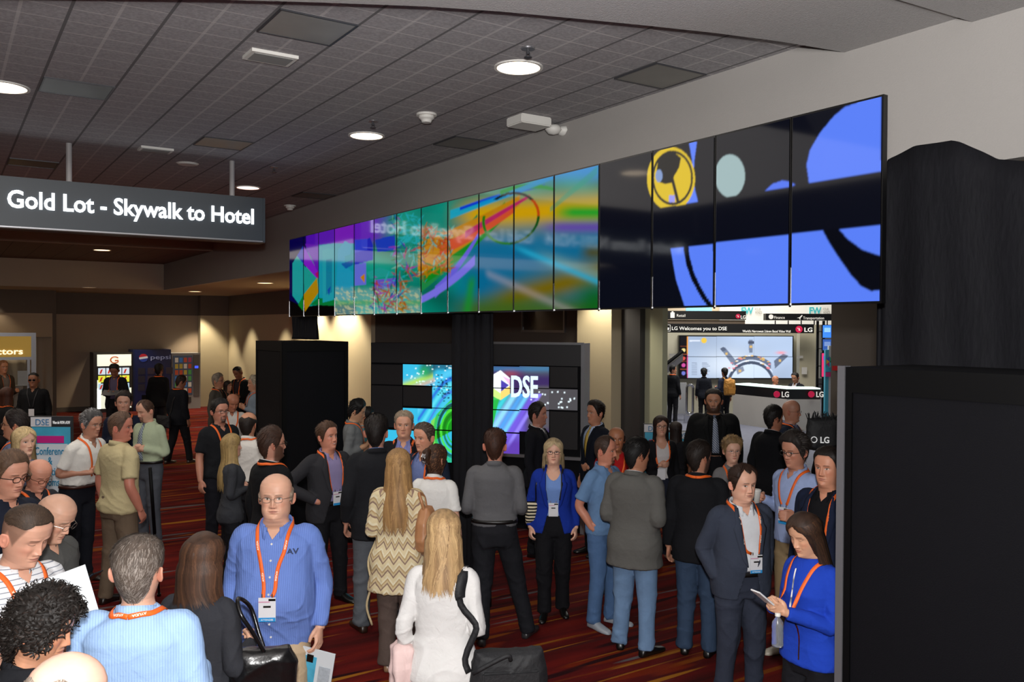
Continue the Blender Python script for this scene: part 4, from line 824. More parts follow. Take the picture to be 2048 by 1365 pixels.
    if f.get('teeth'): pt(fr * (ax < .017) * (np.abs(lipz - .0437) < .0022 * (1 - (ax / .019) ** 2)), (.75, .72, .66))
    pt(fr * gs(ax, .008, .0035) * gs(Zg, .0635, .002), sk * .2, .7)
    ex = (ax - .031) / .0145; ez = (Zg - .1115 - .0012 * ex) ; lid = .0058 * (1 - ex ** 2)
    if f.get('eyes', 1) == 1:
        eye = fr * (np.abs(ex) < 1) * (ez < lid * .85) * (ez > -lid * .8)
        pt(eye, (.62, .58, .55)); gz = f.get('gaze', 0) * .003 * np.sign(X) * 1.0
        rr_ = np.hypot(ax - .031 + gz, Zg - .1122); pt(eye * (rr_ < .0062), lin(f.get('iris', '#4a3526'))); pt(eye * (rr_ < .0028), (.005, .005, .005))
        pt(fr * (np.abs(ex) < 1.1) * gs(ez, .0050 * (1 - (ex * .85) ** 2) + .0006, .0013 + .0006 * fem), (.02, .012, .01), .9)
        pt(fr * (np.abs(ex) < 1) * gs(ez, -.0046 * (1 - ex ** 2) - .0006, .0009), sk * .35, .6)
    else:
        pt(fr * (np.abs(ex) < 1) * gs(ez, -.003 * (1 - ex ** 2), .0013), (.03, .02, .015), .85)
    pt(fr * gs(ax, .031, .014) * gs(Zg, .121, .0022), sk * .55, .35)
    bw = np.array(lin(f.get('brow', f.get('hairc', '#3a2a20')))); by = .1315 + .003 * np.sin(np.clip((ax - .013) / .036, 0, 1) * 3.14) - .0
    pt(fr * sst(ax, .011, .016) * sst(ax, .051, .045) * gs(Zg, by, .0026 - .0008 * fem), bw, .8)
    bd = f.get('beard')
    if bd:
        bc = np.array(lin(f.get('beardc', f.get('hairc', '#3a2a20'))))
        mus = gs(ax, 0, .026) * gs(Zg, .0575, .0042); chin = sst(ax, .028, .02) * sst(Zg, .034, .028) * sst(Zg, -.012, -.004)
        full = sst(Zg, np.where(ax < .03, .036, .05 + (ax - .03) * 1.2) + .012, np.where(ax < .03, .036, .05 + (ax - .03) * 1.2) - .002) * sst(Zg, -.03, -.015) * (cs > -.15) * sst(cs, -.2, .1)
        if bd == 'goatee': pt(fr * np.maximum(np.maximum(mus, chin), gs(ax, .026, .006) * sst(Zg, .01, .02) * sst(Zg, .062, .055)), bc, .85)
        elif bd == 'full': pt(np.maximum(full, fr * mus), bc, .85)
        else: pt(np.maximum(full, fr * mus), sk * .45 + bc * .2, .35)
    return V, A, C
HL = {  # front hairline height against |angle| in degrees
    'full': ([0, 30, 48, 62, 74, 80, 86, 100, 114, 128, 150, 180], [.197, .196, .178, .145, .105, .085, .10, .135, .10, .04, .012, .006]),
    'receding': ([0, 12, 30, 45, 60, 74, 80, 86, 100, 114, 128, 150, 180], [.195, .205, .222, .20, .15, .105, .085, .10, .135, .10, .04, .012, .006]),
    'bald': ([0, 30, 60, 74, 80, 86, 100, 114, 128, 150, 180], [.3, .3, .3, .12, .085, .10, .135, .10, .04, .012, .006]),
    'long': ([0, 20, 35, 50, 60, 70, 80, 180], [.192, .188, .17, .13, .08, .03, -.02, -.03])}
def hairmask(A, Zg, style, soft=.006, shift=0):
    a = np.degrees(np.abs(A)); k = 'full'
    if style in ('receding',): k = 'receding'
    if style in ('bald', 'ring', 'balding'): k = 'bald'
    if style in ('long', 'bob', 'bun', 'pageboy'): k = 'long'
    line = np.interp(a, *HL[k]) + shift; m = sst(Zg, line - soft, line + soft)
    if style in ('ring', 'balding'): top = np.interp(a, [0, 74, 110, 150, 180], [.13, .15, .165, .19, .175] if style == 'balding' else [.12, .13, .15, .155, .15]); m = m * sst(Zg, top + .012, top - .008)
    return m
def normals(V, F):
    n = np.zeros_like(V); a, b, c = V[F[:, 0]], V[F[:, 1]], V[F[:, 2]]; fn = np.cross(b - a, c - a)
    for k in range(F.shape[1]): np.add.at(n, F[:, k], fn)
    return n / (np.linalg.norm(n, axis=1)[:, None] + 1e-12)
def gridF(nv, nu, wrap=True):
    idx = np.arange(nv * nu).reshape(nv, nu); r = np.roll(idx, -1, 1) if wrap else idx[:, 1:]; l = idx if wrap else idx[:, :-1]
    return np.stack([l[:-1], r[:-1], r[1:], l[1:]], -1).reshape(-1, 4)
def strips(P_, W, N_):
    """ribbons: P_ (n,k,3) centre lines, W (k,) half widths, N_ (n,k,3) normals -> V,F"""
    T = np.gradient(P_, axis=1); S = np.cross(T, N_); S /= np.linalg.norm(S, axis=2)[..., None] + 1e-9
    L_ = P_ - S * W[None, :, None]; R_ = P_ + S * W[None, :, None]; n, k = P_.shape[:2]
    V = np.stack([L_, R_], 2).reshape(-1, 3); b = (np.arange(n) * k * 2)[:, None] + (np.arange(k - 1) * 2)[None]
    return V, np.stack([b, b + 1, b + 3, b + 2], -1).reshape(-1, 4)
def ellip(rx, ryf, ryb, z, cx=0, cy=0, n=28, p=2.3):
    a = np.linspace(0, 2 * np.pi, n, endpoint=False); s, c = np.sin(a), np.cos(a)
    return np.stack([cx + rx * np.sign(s) * np.abs(s) ** (2 / p), cy - np.where(c > 0, ryf, ryb) * np.sign(c) * np.abs(c) ** (2 / p), np.full(n, z)], 1)
def loft(mb, rings):
    n = len(rings[0]); k = len(rings); V = np.concatenate(rings); F = [tuple(f) for f in gridF(k, n)]
    mb.add(V, F + [tuple(range(n - 1, -1, -1)), tuple(range((k - 1) * n, k * n))])
def catmull(P_, k=6):
    P_ = [np.array(p, float) for p in P_]; Q = [2 * P_[0] - P_[1]] + P_ + [2 * P_[-1] - P_[-2]]; out = []
    for i in range(1, len(Q) - 2):
        for t in np.linspace(0, 1, k, endpoint=False):
            a, b, c, d = Q[i - 1:i + 3]; out.append(.5 * (2 * b + (c - a) * t + (2 * a - 5 * b + 4 * c - d) * t * t + (3 * b - a - 3 * c + d) * t ** 3))
    out.append(Q[-2]); return np.array(out)
def tube(mb, pts, rad, k=6, n=16, flat=1.0, up=None):
    """smooth tapering tube through pts with a radius at every point"""
    C = catmull(pts, k) if k > 1 else np.array(pts, float); r = np.interp(np.linspace(0, len(pts) - 1, len(C)), range(len(pts)), rad)
    T = np.gradient(C, axis=0); T /= np.linalg.norm(T, axis=1)[:, None]
    u = np.array(up if up is not None else (0, 1, 0), float); rings = []
    for c, t, ri in zip(C, T, r):
        u = u - t * (u @ t); u /= np.linalg.norm(u) + 1e-9; v = np.cross(t, u); a = np.linspace(0, 2 * np.pi, n, endpoint=False)
        rings.append(c + ri * (np.cos(a)[:, None] * u * flat + np.sin(a)[:, None] * v))
    loft(mb, rings)
def remesh(mb, vox, smooth=3, fac=.5):
    me = bpy.data.meshes.new('t'); me.from_pydata(mb.V, [], mb.F); bm = bmesh.new(); bm.from_mesh(me); bmesh.ops.recalc_face_normals(bm, faces=bm.faces); bm.to_mesh(me); bm.free()
    o = bpy.data.objects.new('t', me); COL.objects.link(o)
    m = o.modifiers.new('r', 'REMESH'); m.mode = 'VOXEL'; m.voxel_size = vox
    if smooth: m = o.modifiers.new('s', 'SMOOTH'); m.factor = fac; m.iterations = smooth
    e = o.evaluated_get(bpy.context.evaluated_depsgraph_get()).to_mesh()
    V = np.empty(len(e.vertices) * 3); e.vertices.foreach_get('co', V); V = V.reshape(-1, 3)
    F = np.array([p.vertices[:] for p in e.polygons if len(p.vertices) == 4]) if len(e.polygons) else np.zeros((0, 4), int)
    bpy.data.objects.remove(o); bpy.data.meshes.remove(me)
    return V, F
TM = dict(z=[.80, .86, .92, 1.00, 1.08, 1.18, 1.28, 1.36, 1.41, 1.445, 1.475], rx=[.150, .165, .172, .165, .158, .162, .172, .172, .145, .100, .070],
          yf=[.09, .10, .105, .110, .112, .118, .122, .108, .085, .060, .050], yb=[.11, .12, .125, .108, .095, .10, .112, .115, .105, .085, .066], sx=.163)
TF = dict(z=TM['z'], rx=[.155, .175, .182, .160, .138, .142, .152, .150, .124, .086, .062], yf=[.09, .10, .10, .095, .09, .11, .136, .105, .075, .055, .046], yb=[.12, .13, .125, .10, .085, .09, .10, .10, .09, .075, .06], sx=.143)
def torso(mb, T, o, off, zlo, zhi=1.478, flare=0, hemr=1.0, n=36):
    rings = []
    for z in np.concatenate([np.arange(zlo, 1.36, .035), np.arange(1.36, zhi, .012), [zhi]]):
        I = lambda k: float(np.interp(z, T['z'], T[k])); b = o['bulk']; be = o['belly'] * math.exp(-((z - 1.06) / .13) ** 2)
        wb = 1 + (b - 1) * float(sst(np.array(1.47 - z), 0, .1)); g = flare * max(0, 1.0 - z); f = off * float(1 - .5 * sst(np.array(z), 1.44, 1.48))
        rings.append(ellip(I('rx') * wb + f + g + be * .35, I('yf') * wb + f + g + be, I('yb') * wb + f + g, z, n=n, p=2.35))
    loft(mb, rings)
POSE = {  # elbow, wrist (out, forward, up from the shoulder), thumb direction, curl, hand direction
    'down': ((.05, -.03, -.27), (.075, .03, -.52), (-.1, 1, 0), .35, None), 'relax': ((.06, -.05, -.27), (.07, .05, -.50), (-.3, 1, 0), .5, None),
    'pocket': ((.065, -.09, -.26), (.015, .02, -.46), (0, 1, 0), .3, (-.15, .2, -1)), 'hip': ((.21, -.07, -.22), (.0, .11, -.37), (.2, .1, .9), .5, (-.95, .25, -.1)),
    'phone': ((.04, -.04, -.28), (-.09, .19, -.19), (.3, .1, 1), .9, (-.45, .75, .45)), 'read': ((.06, -.03, -.27), (-.05, .20, -.27), (.5, .3, 1), .7, (-.35, .9, .1)),
    'hold': ((.05, -.02, -.28), (.01, .22, -.24), (-.2, .0, 1), .9, (-.3, .9, .15)), 'cup': ((.06, -.05, -.26), (.07, .13, -.17), (-.2, .3, 1), 1.0, (-.2, .9, .2)),
    'camera': ((.08, .03, -.24), (-.08, .20, -.03), (-.5, .3, .9), .9, (-.5, .5, .6)), 'face': ((.04, .10, -.24), (-.06, .16, .02), (-.6, .1, .6), .8, (-.4, -.1, 1)),
    'clasp': ((.06, -.04, -.27), (-.12, .13, -.38), (0, .3, 1), .8, (-.9, .3, -.2)), 'back': ((.09, -.10, -.26), (-.04, -.14, -.42), (0, 0, 1), .6, (-.9, -.1, -.2)),
    'fold': ((.05, -.03, -.27), (-.10, .17, -.22), (0, .2, 1), .6, (-1, .05, .05)), 'bag': ((.07, -.05, -.27), (.10, .05, -.50), (-.3, 1, 0), 1.2, None)}
def hand(mb, W, d, th, side, curl, s=1.0, female=False):
    s *= .9 if female else 1.0; W = np.array(W, float); d = np.array(d, float); d /= np.linalg.norm(d); th = np.array(th, float); th -= d * (th @ d); th /= np.linalg.norm(th)
    n = np.cross(d, th) * side
    def pt(a, b, c): return W + s * (a * d + b * th + c * n)
    rings = []
    for t, w, h in ((-.02, .024, .019), (.01, .028, .018), (.04, .038, .016), (.07, .042, .014), (.088, .040, .011)):
        a = np.linspace(0, 2 * np.pi, 16, endpoint=False); rings.append(np.array([pt(t, w * math.cos(q), h * math.sin(q) + .004) for q in a]))
    loft(mb, rings)
    for b, l, r in ((.030, .072, .0088), (.0105, .080, .0092), (-.0095, .074, .0088), (-.0285, .058, .0078)):
        ang = 0.12; p = [(.080, 0)]; 
        for k, f in enumerate((.46, .31, .23)):
            ang += curl * (.75 if k == 0 else .95); p.append((p[-1][0] + l * f * math.cos(ang), p[-1][1] + l * f * math.sin(ang)))
        tube(mb, [pt(.065, b * .9, .0)] + [pt(x, b * (1 + .1 * (x - .08) / .07), c) for x, c in p], [r * 1.05, r * 1.1, r, r * .92, r * .75], k=3, n=8, up=n)
    tube(mb, [pt(.010, .020, .006), pt(.032, .040, .014), pt(.058, .050 - .012 * curl, .022 + .012 * curl), pt(.082, .048 - .018 * curl, .026 + .022 * curl)], [.014, .0135, .0115, .0085], k=3, n=8, up=n)
def ribbon(path, bvh, width, off, k=5):
    """band of cloth laid on the clothes: path -> V,F and centre line, normals"""
    C = catmull(path, k); Pn = []; Nn = []
    for c in C:
        h = bvh.find_nearest(Vector(c)); q, n = h[0], h[1]
        v = Vector(c) - q
        if n.dot(Vector((q.x, q.y, 0))) < 0: n = -n
        Pn.append(np.array(q + n * off)); Nn.append(np.array(n))
    Pn = np.array(Pn); Nn = np.array(Nn)
    for _ in range(2): Pn[1:-1] = (Pn[:-2] + Pn[2:] + 2 * Pn[1:-1]) / 4; Nn[1:-1] = (Nn[:-2] + Nn[2:] + 2 * Nn[1:-1]) / 4
    w = np.full(len(Pn), width / 2) if np.isscalar(width) else np.interp(np.linspace(0, 1, len(Pn)), np.linspace(0, 1, len(width)), width) / 2
    V, F = strips(Pn[None], w, Nn[None]); return V, F, Pn, Nn
M_skin = attrmat('skin', .5, sss=.12, spec=.4, var=.07); M_hair = attrmat('hair', .6, spec=.3, var=.2)
M_lany = mat('lanyard_orange', '#e8641c', .6, bump=.1); M_badge = mat('badge_white', '#d8d8dc', .4); M_bblue = mat('badge_blue', '#2a8fd0', .4); M_bred = mat('badge_red', '#b02030', .4); M_bpink = mat('badge_pink', '#c890a8', .4)
M_shoeB = mat('black_leather', '#0c0b0b', .3, spec=.6); M_gold = mat('gold_metal', '#c09a50', .3, metal=1); M_frame = mat('spectacle_frame', '#14100e', .3); M_wire = mat('wire_frame', '#8a8078', .3, metal=.8)
M_lens = mat('clear_lens_dark', '#0c0c10', .1)
M_lantext = mat('lanyard_print', '#f4ead8', .6)
def cloth(c, rough=.85, kind='plain', c2=None, sc=1.0):
    key = ('cloth', c, kind, c2, sc, rough)
    if key in MC: return MC[key]
    m, nt, b = nodemat('cloth_' + kind); L = nt.links.new; b.inputs['Roughness'].default_value = rough; b.inputs['Specular IOR Level'].default_value = .2
    tc = N(nt, 'ShaderNodeTexCoord'); a = lin(c); ns = N(nt, 'ShaderNodeTexNoise', i_Scale=9.0, i_Detail=5.0); L(tc.outputs['Object'], ns.inputs['Vector'])
    mx = N(nt, 'ShaderNodeMix', data_type='RGBA'); v = .22 if kind == 'denim' else .07; mx.inputs[6].default_value = (*[x * (1 - v) for x in a], 1); mx.inputs[7].default_value = (*[min(1, x * (1 + v)) for x in a], 1); L(ns.outputs[0], mx.inputs[0]); src = mx.outputs[2]
    sp = N(nt, 'ShaderNodeSeparateXYZ'); L(tc.outputs['Object'], sp.inputs[0])
    def mth(op, x, y=None, z=None):
        n = N(nt, 'ShaderNodeMath', operation=op)
        for i, q in enumerate((x, y, z)):
            if q is None: continue
            if isinstance(q, (int, float)): n.inputs[i].default_value = q
            else: L(q, n.inputs[i])
        return n.outputs[0]
    fac = None
    if kind == 'stripe': fac = mth('LESS_THAN', mth('FRACT', mth('ADD', mth('DIVIDE', mth('ADD', sp.outputs[0], mth('MULTIPLY', sp.outputs[1], .35)), .011 * sc), 50)), .4)
    if kind == 'hstripe': fac = mth('LESS_THAN', mth('FRACT', mth('ADD', mth('DIVIDE', sp.outputs[2], .022 * sc), 50)), .16)
    if kind == 'bstripe': fac = mth('LESS_THAN', mth('FRACT', mth('ADD', mth('DIVIDE', sp.outputs[2], .03 * sc), 50)), .5)
    if kind == 'check': fac = mth('MAXIMUM', mth('LESS_THAN', mth('FRACT', mth('ADD', mth('DIVIDE', sp.outputs[0], .012 * sc), 50)), .22), mth('LESS_THAN', mth('FRACT', mth('ADD', mth('DIVIDE', sp.outputs[2], .012 * sc), 50)), .22))
    if kind == 'diag': fac = mth('LESS_THAN', mth('FRACT', mth('ADD', mth('DIVIDE', mth('ADD', sp.outputs[0], sp.outputs[2]), .03 * sc), 50)), .45)
    if kind == 'chevron':
        ang = mth('ARCTAN2', sp.outputs[0], mth('ADD', sp.outputs[1], .001)); u = mth('MULTIPLY', mth('ABSOLUTE', mth('SUBTRACT', mth('FRACT', mth('ADD', mth('MULTIPLY', ang, 2.0), 20)), .5)), .11)
        t = mth('FRACT', mth('ADD', mth('DIVIDE', mth('ADD', sp.outputs[2], u), .10), 50))
        cr = N(nt, 'ShaderNodeValToRGB'); cr.color_ramp.interpolation = 'CONSTANT'; e = cr.color_ramp.elements; e[0].color = (*lin('#d9c9a2'), 1); e[1].position = .35; e[1].color = (*lin('#8f7668'), 1)
        for p_, cc in ((.5, '#cbb890'), (.68, '#b59a70'), (.82, '#e0d6b8')): x = e.new(p_); x.color = (*lin(cc), 1)
        L(t, cr.inputs[0]); src = cr.outputs[0]
    if fac is not None:
        m2 = N(nt, 'ShaderNodeMix', data_type='RGBA'); m2.inputs[7].default_value = (*lin(c2), 1); L(fac, m2.inputs[0]); L(src, m2.inputs[6]); src = m2.outputs[2]
    L(src, b.inputs['Base Color'])
    n2 = N(nt, 'ShaderNodeTexNoise', i_Scale=300.0); L(tc.outputs['Object'], n2.inputs['Vector']); n3 = N(nt, 'ShaderNodeTexNoise', i_Scale=18.0, i_Detail=4.0); n3.inputs['Distortion'].default_value = 1.2; L(tc.outputs['Object'], n3.inputs['Vector'])
    ad = mth('ADD', mth('MULTIPLY', n2.outputs[0], .08), n3.outputs[0]); bp = N(nt, 'ShaderNodeBump', i_Strength=.35, i_Distance=.012); L(ad, bp.inputs['Height']); L(bp.outputs[0], b.inputs['Normal'])
    MC[key] = m; return m
def folds(V, F, amp, seed, zone=None):
    n = normals(V, F); r = np.random.default_rng(seed); D = np.zeros(len(V))
    for k in range(5):
        d = r.normal(size=3) * [.7, .7, 1.4]; d /= np.linalg.norm(d); f = r.uniform(9, 20); w = vnoise(V, 2.2, seed * 7 + k, 1)
        s = np.sin(V @ d * f + 2.6 * w + r.uniform(0, 6)); env = np.clip(vnoise(V, 1.6, seed * 13 + k, 1) + .25, 0, 1); D += (1 - np.abs(s)) ** 2.2 * env
    D += .35 * vnoise(V, 5, seed, 2); D *= amp
    if zone is not None: D *= zone
    return V + n * D[:, None]
PEOPLE = []
def carve(V, F, wf, zmin, vox, extra=None):
    """cut a front opening |x| < wf(z) with a clean edge"""
    V = V.copy(); ce = V[F].mean(1); kill = (ce[:, 1] < -.015) & (ce[:, 2] > zmin) & (np.abs(ce[:, 0]) < wf(ce[:, 2])); F2 = F[~kill]
    cnt = np.zeros(len(V), bool); a = np.zeros(len(V), bool); a[F[kill].ravel()] = True; cnt[F2.ravel()] = True; b = a & cnt; w = wf(V[b, 2]); sx_ = np.where(V[b, 0] >= 0, 1, -1)
    V[b, 0] = np.where(np.abs(V[b, 0]) < w + 1.5 * vox, sx_ * np.maximum(w, 0), V[b, 0]); return V, F2
def person(px, yt, h, face, label, sex='M', d=None, bulk=1.0, belly=0, top=None, jacket=None, legs=('#16161a', 'plain'), shoes='#0c0b0b', hair=('short', '#3a2a20'), head=(0, 0, 0), f=None,
           arms=('down', 'down'), feet=None, lean=0, lanyard=None, tie=None, glasses=None, seed=None, under=None, belt=None, skin='#c99a80', group=None, hairopt=None, skirt=None, dx=0, drop=0, lodb=0, seat=0):
    """face 0 = towards the camera, 90 = towards the right of the photo"""
    o = dict(bulk=bulk, belly=belly); fem = sex == 'F'; T = TF if fem else TM; f = dict(f or {}); f.setdefault('skin', skin); f['fem'] = 1 if fem else 0; f.setdefault('hairc', hair[1])
    if d is None: q = PA(px, yt, 2, h); 
    else: q = P(px, yt, d); h = q.z + drop
    if seat: h = q.z / (1 - seat / 1.75)
    dep = (q - CAM).dot(FW); lod = (0 if dep < 5.6 else 1 if dep < 9.5 else 2); lod = max(0, min(2, lod + lodb)); sc = h / 1.75
    hi = hair[0] not in ('bald',); rz = YAW + R(face)
    # the head leans forward of the feet: shift the root so that the crown stays on its pixel
    Rz = Matrix.Rotation(rz, 3, 'Z'); ly = -.01 - math.sin(R(lean)) * .75 ; rootp = q - Rz @ Vector((0, ly * sc, 0)); rootp.z = -drop
    seed = seed if seed is not None else int(px * 7 + yt)
    root = empty('person', rootp, rz, label, 'person', group); PEOPLE.append((round(px), round(dep, 2), round(h, 2), label[:30]))
    rg = np.random.default_rng(seed)
    def deform(V):
        V = np.array(V, float)
        if lean:
            w = R(lean) * sst(V[:, 2], .88, 1.25); y, z = V[:, 1].copy(), V[:, 2] - .95; c, s = np.cos(w), np.sin(w)
            V[:, 1] = y * c - z * s * (V[:, 2] > .88); V[:, 2] = np.where(V[:, 2] > .88, .95 + z * c + y * s, V[:, 2])
        if seat: V[:, 2] -= seat
        return V * sc
    def out(name, V, F, m, par=root, smooth=True, col=None): return mk(name, deform(V), F, m, par, smooth, col)
    hy, hp, hr = [R(a) for a in head]
    HM = (Matrix.Rotation(hy, 3, 'Z') @ Matrix.Rotation(hp, 3, 'X') @ Matrix.Rotation(hr, 3, 'Y')); HA = np.array(HM)
    hs = 1.045 if not fem else 1.01
    def TH(V, w=None):
        V = np.array(V, float) * hs; c = np.array([0, .012, -.03]); r = (V - c) @ HA.T + c
        if w is not None: r = V * (1 - w[:, None]) + r * w[:, None]
        return r + np.array([0, -.008, 1.75 - .235 * hs])
    # ---------------- head and neck
    HV, A, HC = head_grid(lod, f); nv, nu = A.shape; Vh = HV.reshape(-1, 3); wgt = sst(Vh[:, 2], -.10, -.01); zz = Vh[:, 2].reshape(nv, nu)
    st = hair[0]; hc = np.array(lin(hair[1])); Fh = gridF(nv, nu)
    if st in ('bald', 'ring', 'balding', 'buzz', 'receding', 'short'):
        a_ = {'bald': .18, 'buzz': .6, 'receding': .6, 'short': .6}.get(st, .35); mm = hairmask(A, zz, {'bald': 'full', 'ring': 'ring', 'balding': 'balding'}.get(st, st), .012)[..., None] * a_; HC = HC * (1 - mm) + hc * mm
    BV = [TH(Vh, wgt)]; BF = [Fh]; BC = [HC.reshape(-1, 3)]; nb = len(Vh)
    sk = np.array(lin(f['skin']))
    def addb(V, F, C): 
        nonlocal nb
        BV.append(V); BF.append(np.array(F) + nb); BC.append(C * np.ones((len(V), 3))); nb += len(V)
    # ears
    ne = (16, 12, 8)[lod]
    for sd in (() if st in ('long', 'bob') else (1, -1)):
        th_, ph = np.meshgrid(np.linspace(0, np.pi, ne // 2 + 2), np.linspace(0, 2 * np.pi, ne, endpoint=False), indexing='ij')
        u, v, w_ = np.cos(ph) * np.sin(th_), np.sin(ph) * np.sin(th_), np.cos(th_)
        rr_ = np.hypot(u, v); X_ = .010 * w_ - .007 * (w_ > 0) * gs(rr_, .45, .3); Ev = np.stack([sd * (.078 + X_ + .006 * (u > 0) * rr_), .016 + .017 * u * (1 + .2 * v) + .006 * v, .095 + .031 * v], -1).reshape(-1, 3)
        Ev[:, 0] += sd * .010 * ((Ev[:, 1] - .010) / .017).clip(0, 1); Ev[:, 0] *= f.get('wide', 1)
        addb(TH(Ev), gridF(*th_.shape), sk * np.array([1, .8, .78]))
    if lod == 0: pass
    # ---------------- arms and hands
    ja = jacket is not None; sx = T['sx'] * (1 + (bulk - 1) * .7); SH = []
    topk = (top or {}).get('sleeve', 'long'); armr = bulk if not fem else bulk * .86
    armmb = MB(); hmb = []
    for si, sd in ((0, -1), (1, 1)):      # right arm first, then left
        ps = arms[si]; e, w_, th_, cu, hd = POSE[ps] if isinstance(ps, str) else ps
        S_ = np.array([sd * sx, .008, 1.388]); E_ = S_ + np.array([sd * e[0] * (1 + (bulk - 1)), -e[1], e[2]]); W_ = S_ + np.array([sd * w_[0], -w_[1], w_[2]])
        dd_ = (W_ - E_); dd_ /= np.linalg.norm(dd_); hd_ = dd_ if hd is None else np.array([sd * hd[0], -hd[1], hd[2]]); tw = np.array([sd * th_[0], -th_[1], th_[2]])
        SH.append((S_, E_, W_, sd, ps)); m_ = MB(); a = armr
        tube(m_, [S_ + [-sd * .05, 0, .0], S_, (S_ + E_) / 2, E_, (E_ + W_) / 2 + (0, 0, 0), W_, W_ + hd_ * .012], [.045 * a, .050 * a, .044 * a, .040 * a, .040 * a, .027 * min(a, 1.05), .024], k=5, n=14)
        hand(m_, W_ - (hd_ * .05 if ps == 'pocket' else 0), hd_, tw, sd, cu, .8 if ps == 'pocket' else 1.06, fem)
        V, F = remesh(m_, (.0042, .006, .009)[lod], 1, .4); addb(V, F, sk * (1 + .04 * vnoise(V, 8, seed, 2))[:, None])
    # ---------------- hidden trunk and legs of the body
    m_ = MB(); torso(m_, T, o, -.008, .84, 1.47, n=20)
    ft = feet or ((-.10, 0, -8), (.10, 0, 8)); LG = []
    for k, sd in ((0, -1), (1, 1)):
        fx, fy, fa = ft[k]; H_ = np.array([sd * .085 * (1.05 if fem else 1), .0, .90]); K_ = np.array([(H_[0] + fx) / 2 * 1.0, fy * .45 - .018, .485]); A_ = np.array([fx, fy + .02, .085]); 
        if seat: K_ = np.array([fx, -.42, .49 + seat]); A_ = np.array([fx, -.38, .085 + seat])
        LG.append((H_, K_, A_, fa, sd))
        tube(m_, [H_, K_, A_], [.075 * bulk, .048 * bulk, .036], k=5, n=12)
    V, F = remesh(m_, .02, 0); addb(V, F, sk)
    out('body', np.concatenate(BV), np.concatenate(BF), M_skin, col=np.concatenate(BC))
    # ---------------- hair
    hd = dict(hairopt or {}); thick = hd.get('t', {'short': .010, 'receding': .007, 'buzz': .0035, 'ring': .011, 'balding': .010, 'medium': .018, 'side': .017, 'curly': .030, 'long': .014, 'bob': .016, 'bun': .010, 'fluffy': .026}.get(st, .01))
    c2 = np.array(lin(hd['c2'])) if 'c2' in hd else hc * 1.5
    Nn = normals(Vh, Fh); Nn[np.isnan(Nn)] = 0
    if (Nn[nv // 2 * nu + nu // 2] @ (Vh[nv // 2 * nu + nu // 2] - [0, 0, .1])) < 0: Nn = -Nn
    if st != 'bald':
        stm = {'medium': 'full', 'side': 'full', 'curly': 'full', 'buzz': 'full', 'fluffy': 'full', 'short': 'full'}.get(st, st)
        mk_ = hairmask(A, zz, stm, .007 if st != 'buzz' else .02, hd.get('shift', 0)).reshape(-1) * (1 if st != 'buzz' else sst(zz.reshape(-1), .165, .185)); up_ = sst(Vh[:, 2], .13, .21); mkt = hairmask(A, zz, stm, .028, hd.get('shift', 0) + .02).reshape(-1)
        t_ = thick * (.45 + .75 * up_) * (.22 + .78 * mkt) if st in ('short', 'medium', 'side', 'receding', 'fluffy') else thick * np.ones(len(Vh))
        t_ = t_ * (.7 if st in ('long', 'bob') else 1) * (1 + hd.get('rough', .45 if st == 'curly' else .18) * vnoise(Vh, 9, seed, 3))
        if st == 'side': t_ += .012 * sst(Vh[:, 0] * hd.get('part', 1), -.02, .03) * up_ * sst(-Vh[:, 1], -.02, .06)
        Cp = Vh + Nn * (t_ * mk_ - .005 * (1 - mk_))[:, None]
        colr = (hc * (1 - hd.get('mix', .3) * .8) + c2 * hd.get('mix', .3) * .8 if st in ('long', 'bob') else hc)[None] * (.85 + .25 * vnoise(Vh * [3, 1, 1], 14, seed + 1, 2))[:, None]
        keep = (mk_[Fh] > .02).any(1)
        hb = out('hair', TH(Cp, wgt), Fh[keep], M_hair, col=np.clip(colr, 0, 1))
        n = (5200, 1500, 300)[lod]; n = int(n * hd.get('n', 1)); n = 0 if st in ('long', 'bob') else (n // 3 if st == 'curly' else n); cand = np.nonzero(mk_ > .5)[0]
        PV = []; 
        if len(cand) and n:
            wts = np.ones(len(cand)); w2 = np.linalg.norm(Vh[cand][:, :2], axis=1); cand = rg.choice(cand, n, p=w2 / w2.sum())
            p0 = Vh[cand]; n0 = Nn[cand]; fl = np.array([0, hd.get('flow', .8), -1.0]) + rg.normal(0, .16, (n, 3)); frn = (sst(p0[:, 2], .15, .18) * sst(-p0[:, 1], -.03, .03))[:, None]; fl = fl * (1 - frn) + frn * (np.array([.55 * hd.get('part', 1), 1.0, .25]) + rg.normal(0, .15, (n, 3)))
            if st == 'curly': fl = rg.normal(0, .7, (n, 3)) + [0, .1, -1.1]
            fl -= n0 * np.sum(fl * n0, 1)[:, None]; fl /= np.linalg.norm(fl, axis=1)[:, None] + 1e-9
            L_ = (thick * rg.uniform(1.2, 2.2, n) + .010)[:, None]; tt = (t_[cand] * mk_[cand])[:, None]; k = 16 if st == 'curly' else 4; pts = []
            for j in range(k):
                s_ = j / (k - 1)
                if st == 'curly':
                    ph = s_ * 11 + (np.arange(n) % 7)[:, None]; b_ = np.cross(n0, fl)
                    pts.append(p0 + n0 * (tt * (.75 + .3 * s_) + .007 * np.sin(ph)) + fl * (.06 * s_ ) + b_ * .009 * np.cos(ph))
                else: pts.append(p0 + fl * L_ * s_ + n0 * (tt * (.75 + .35 * s_) + .002 * rg.random((n, 1)) + hd.get('spike', .0) * s_ - .5 * thick * s_ * s_ * (1 - up_[cand])[:, None] * .6))
            Pp = np.stack(pts, 1); ws = np.array([.0013, .0013, .001, .0003]) if st != 'curly' else np.concatenate([[.002], np.full(14, .0042), [.0015]])
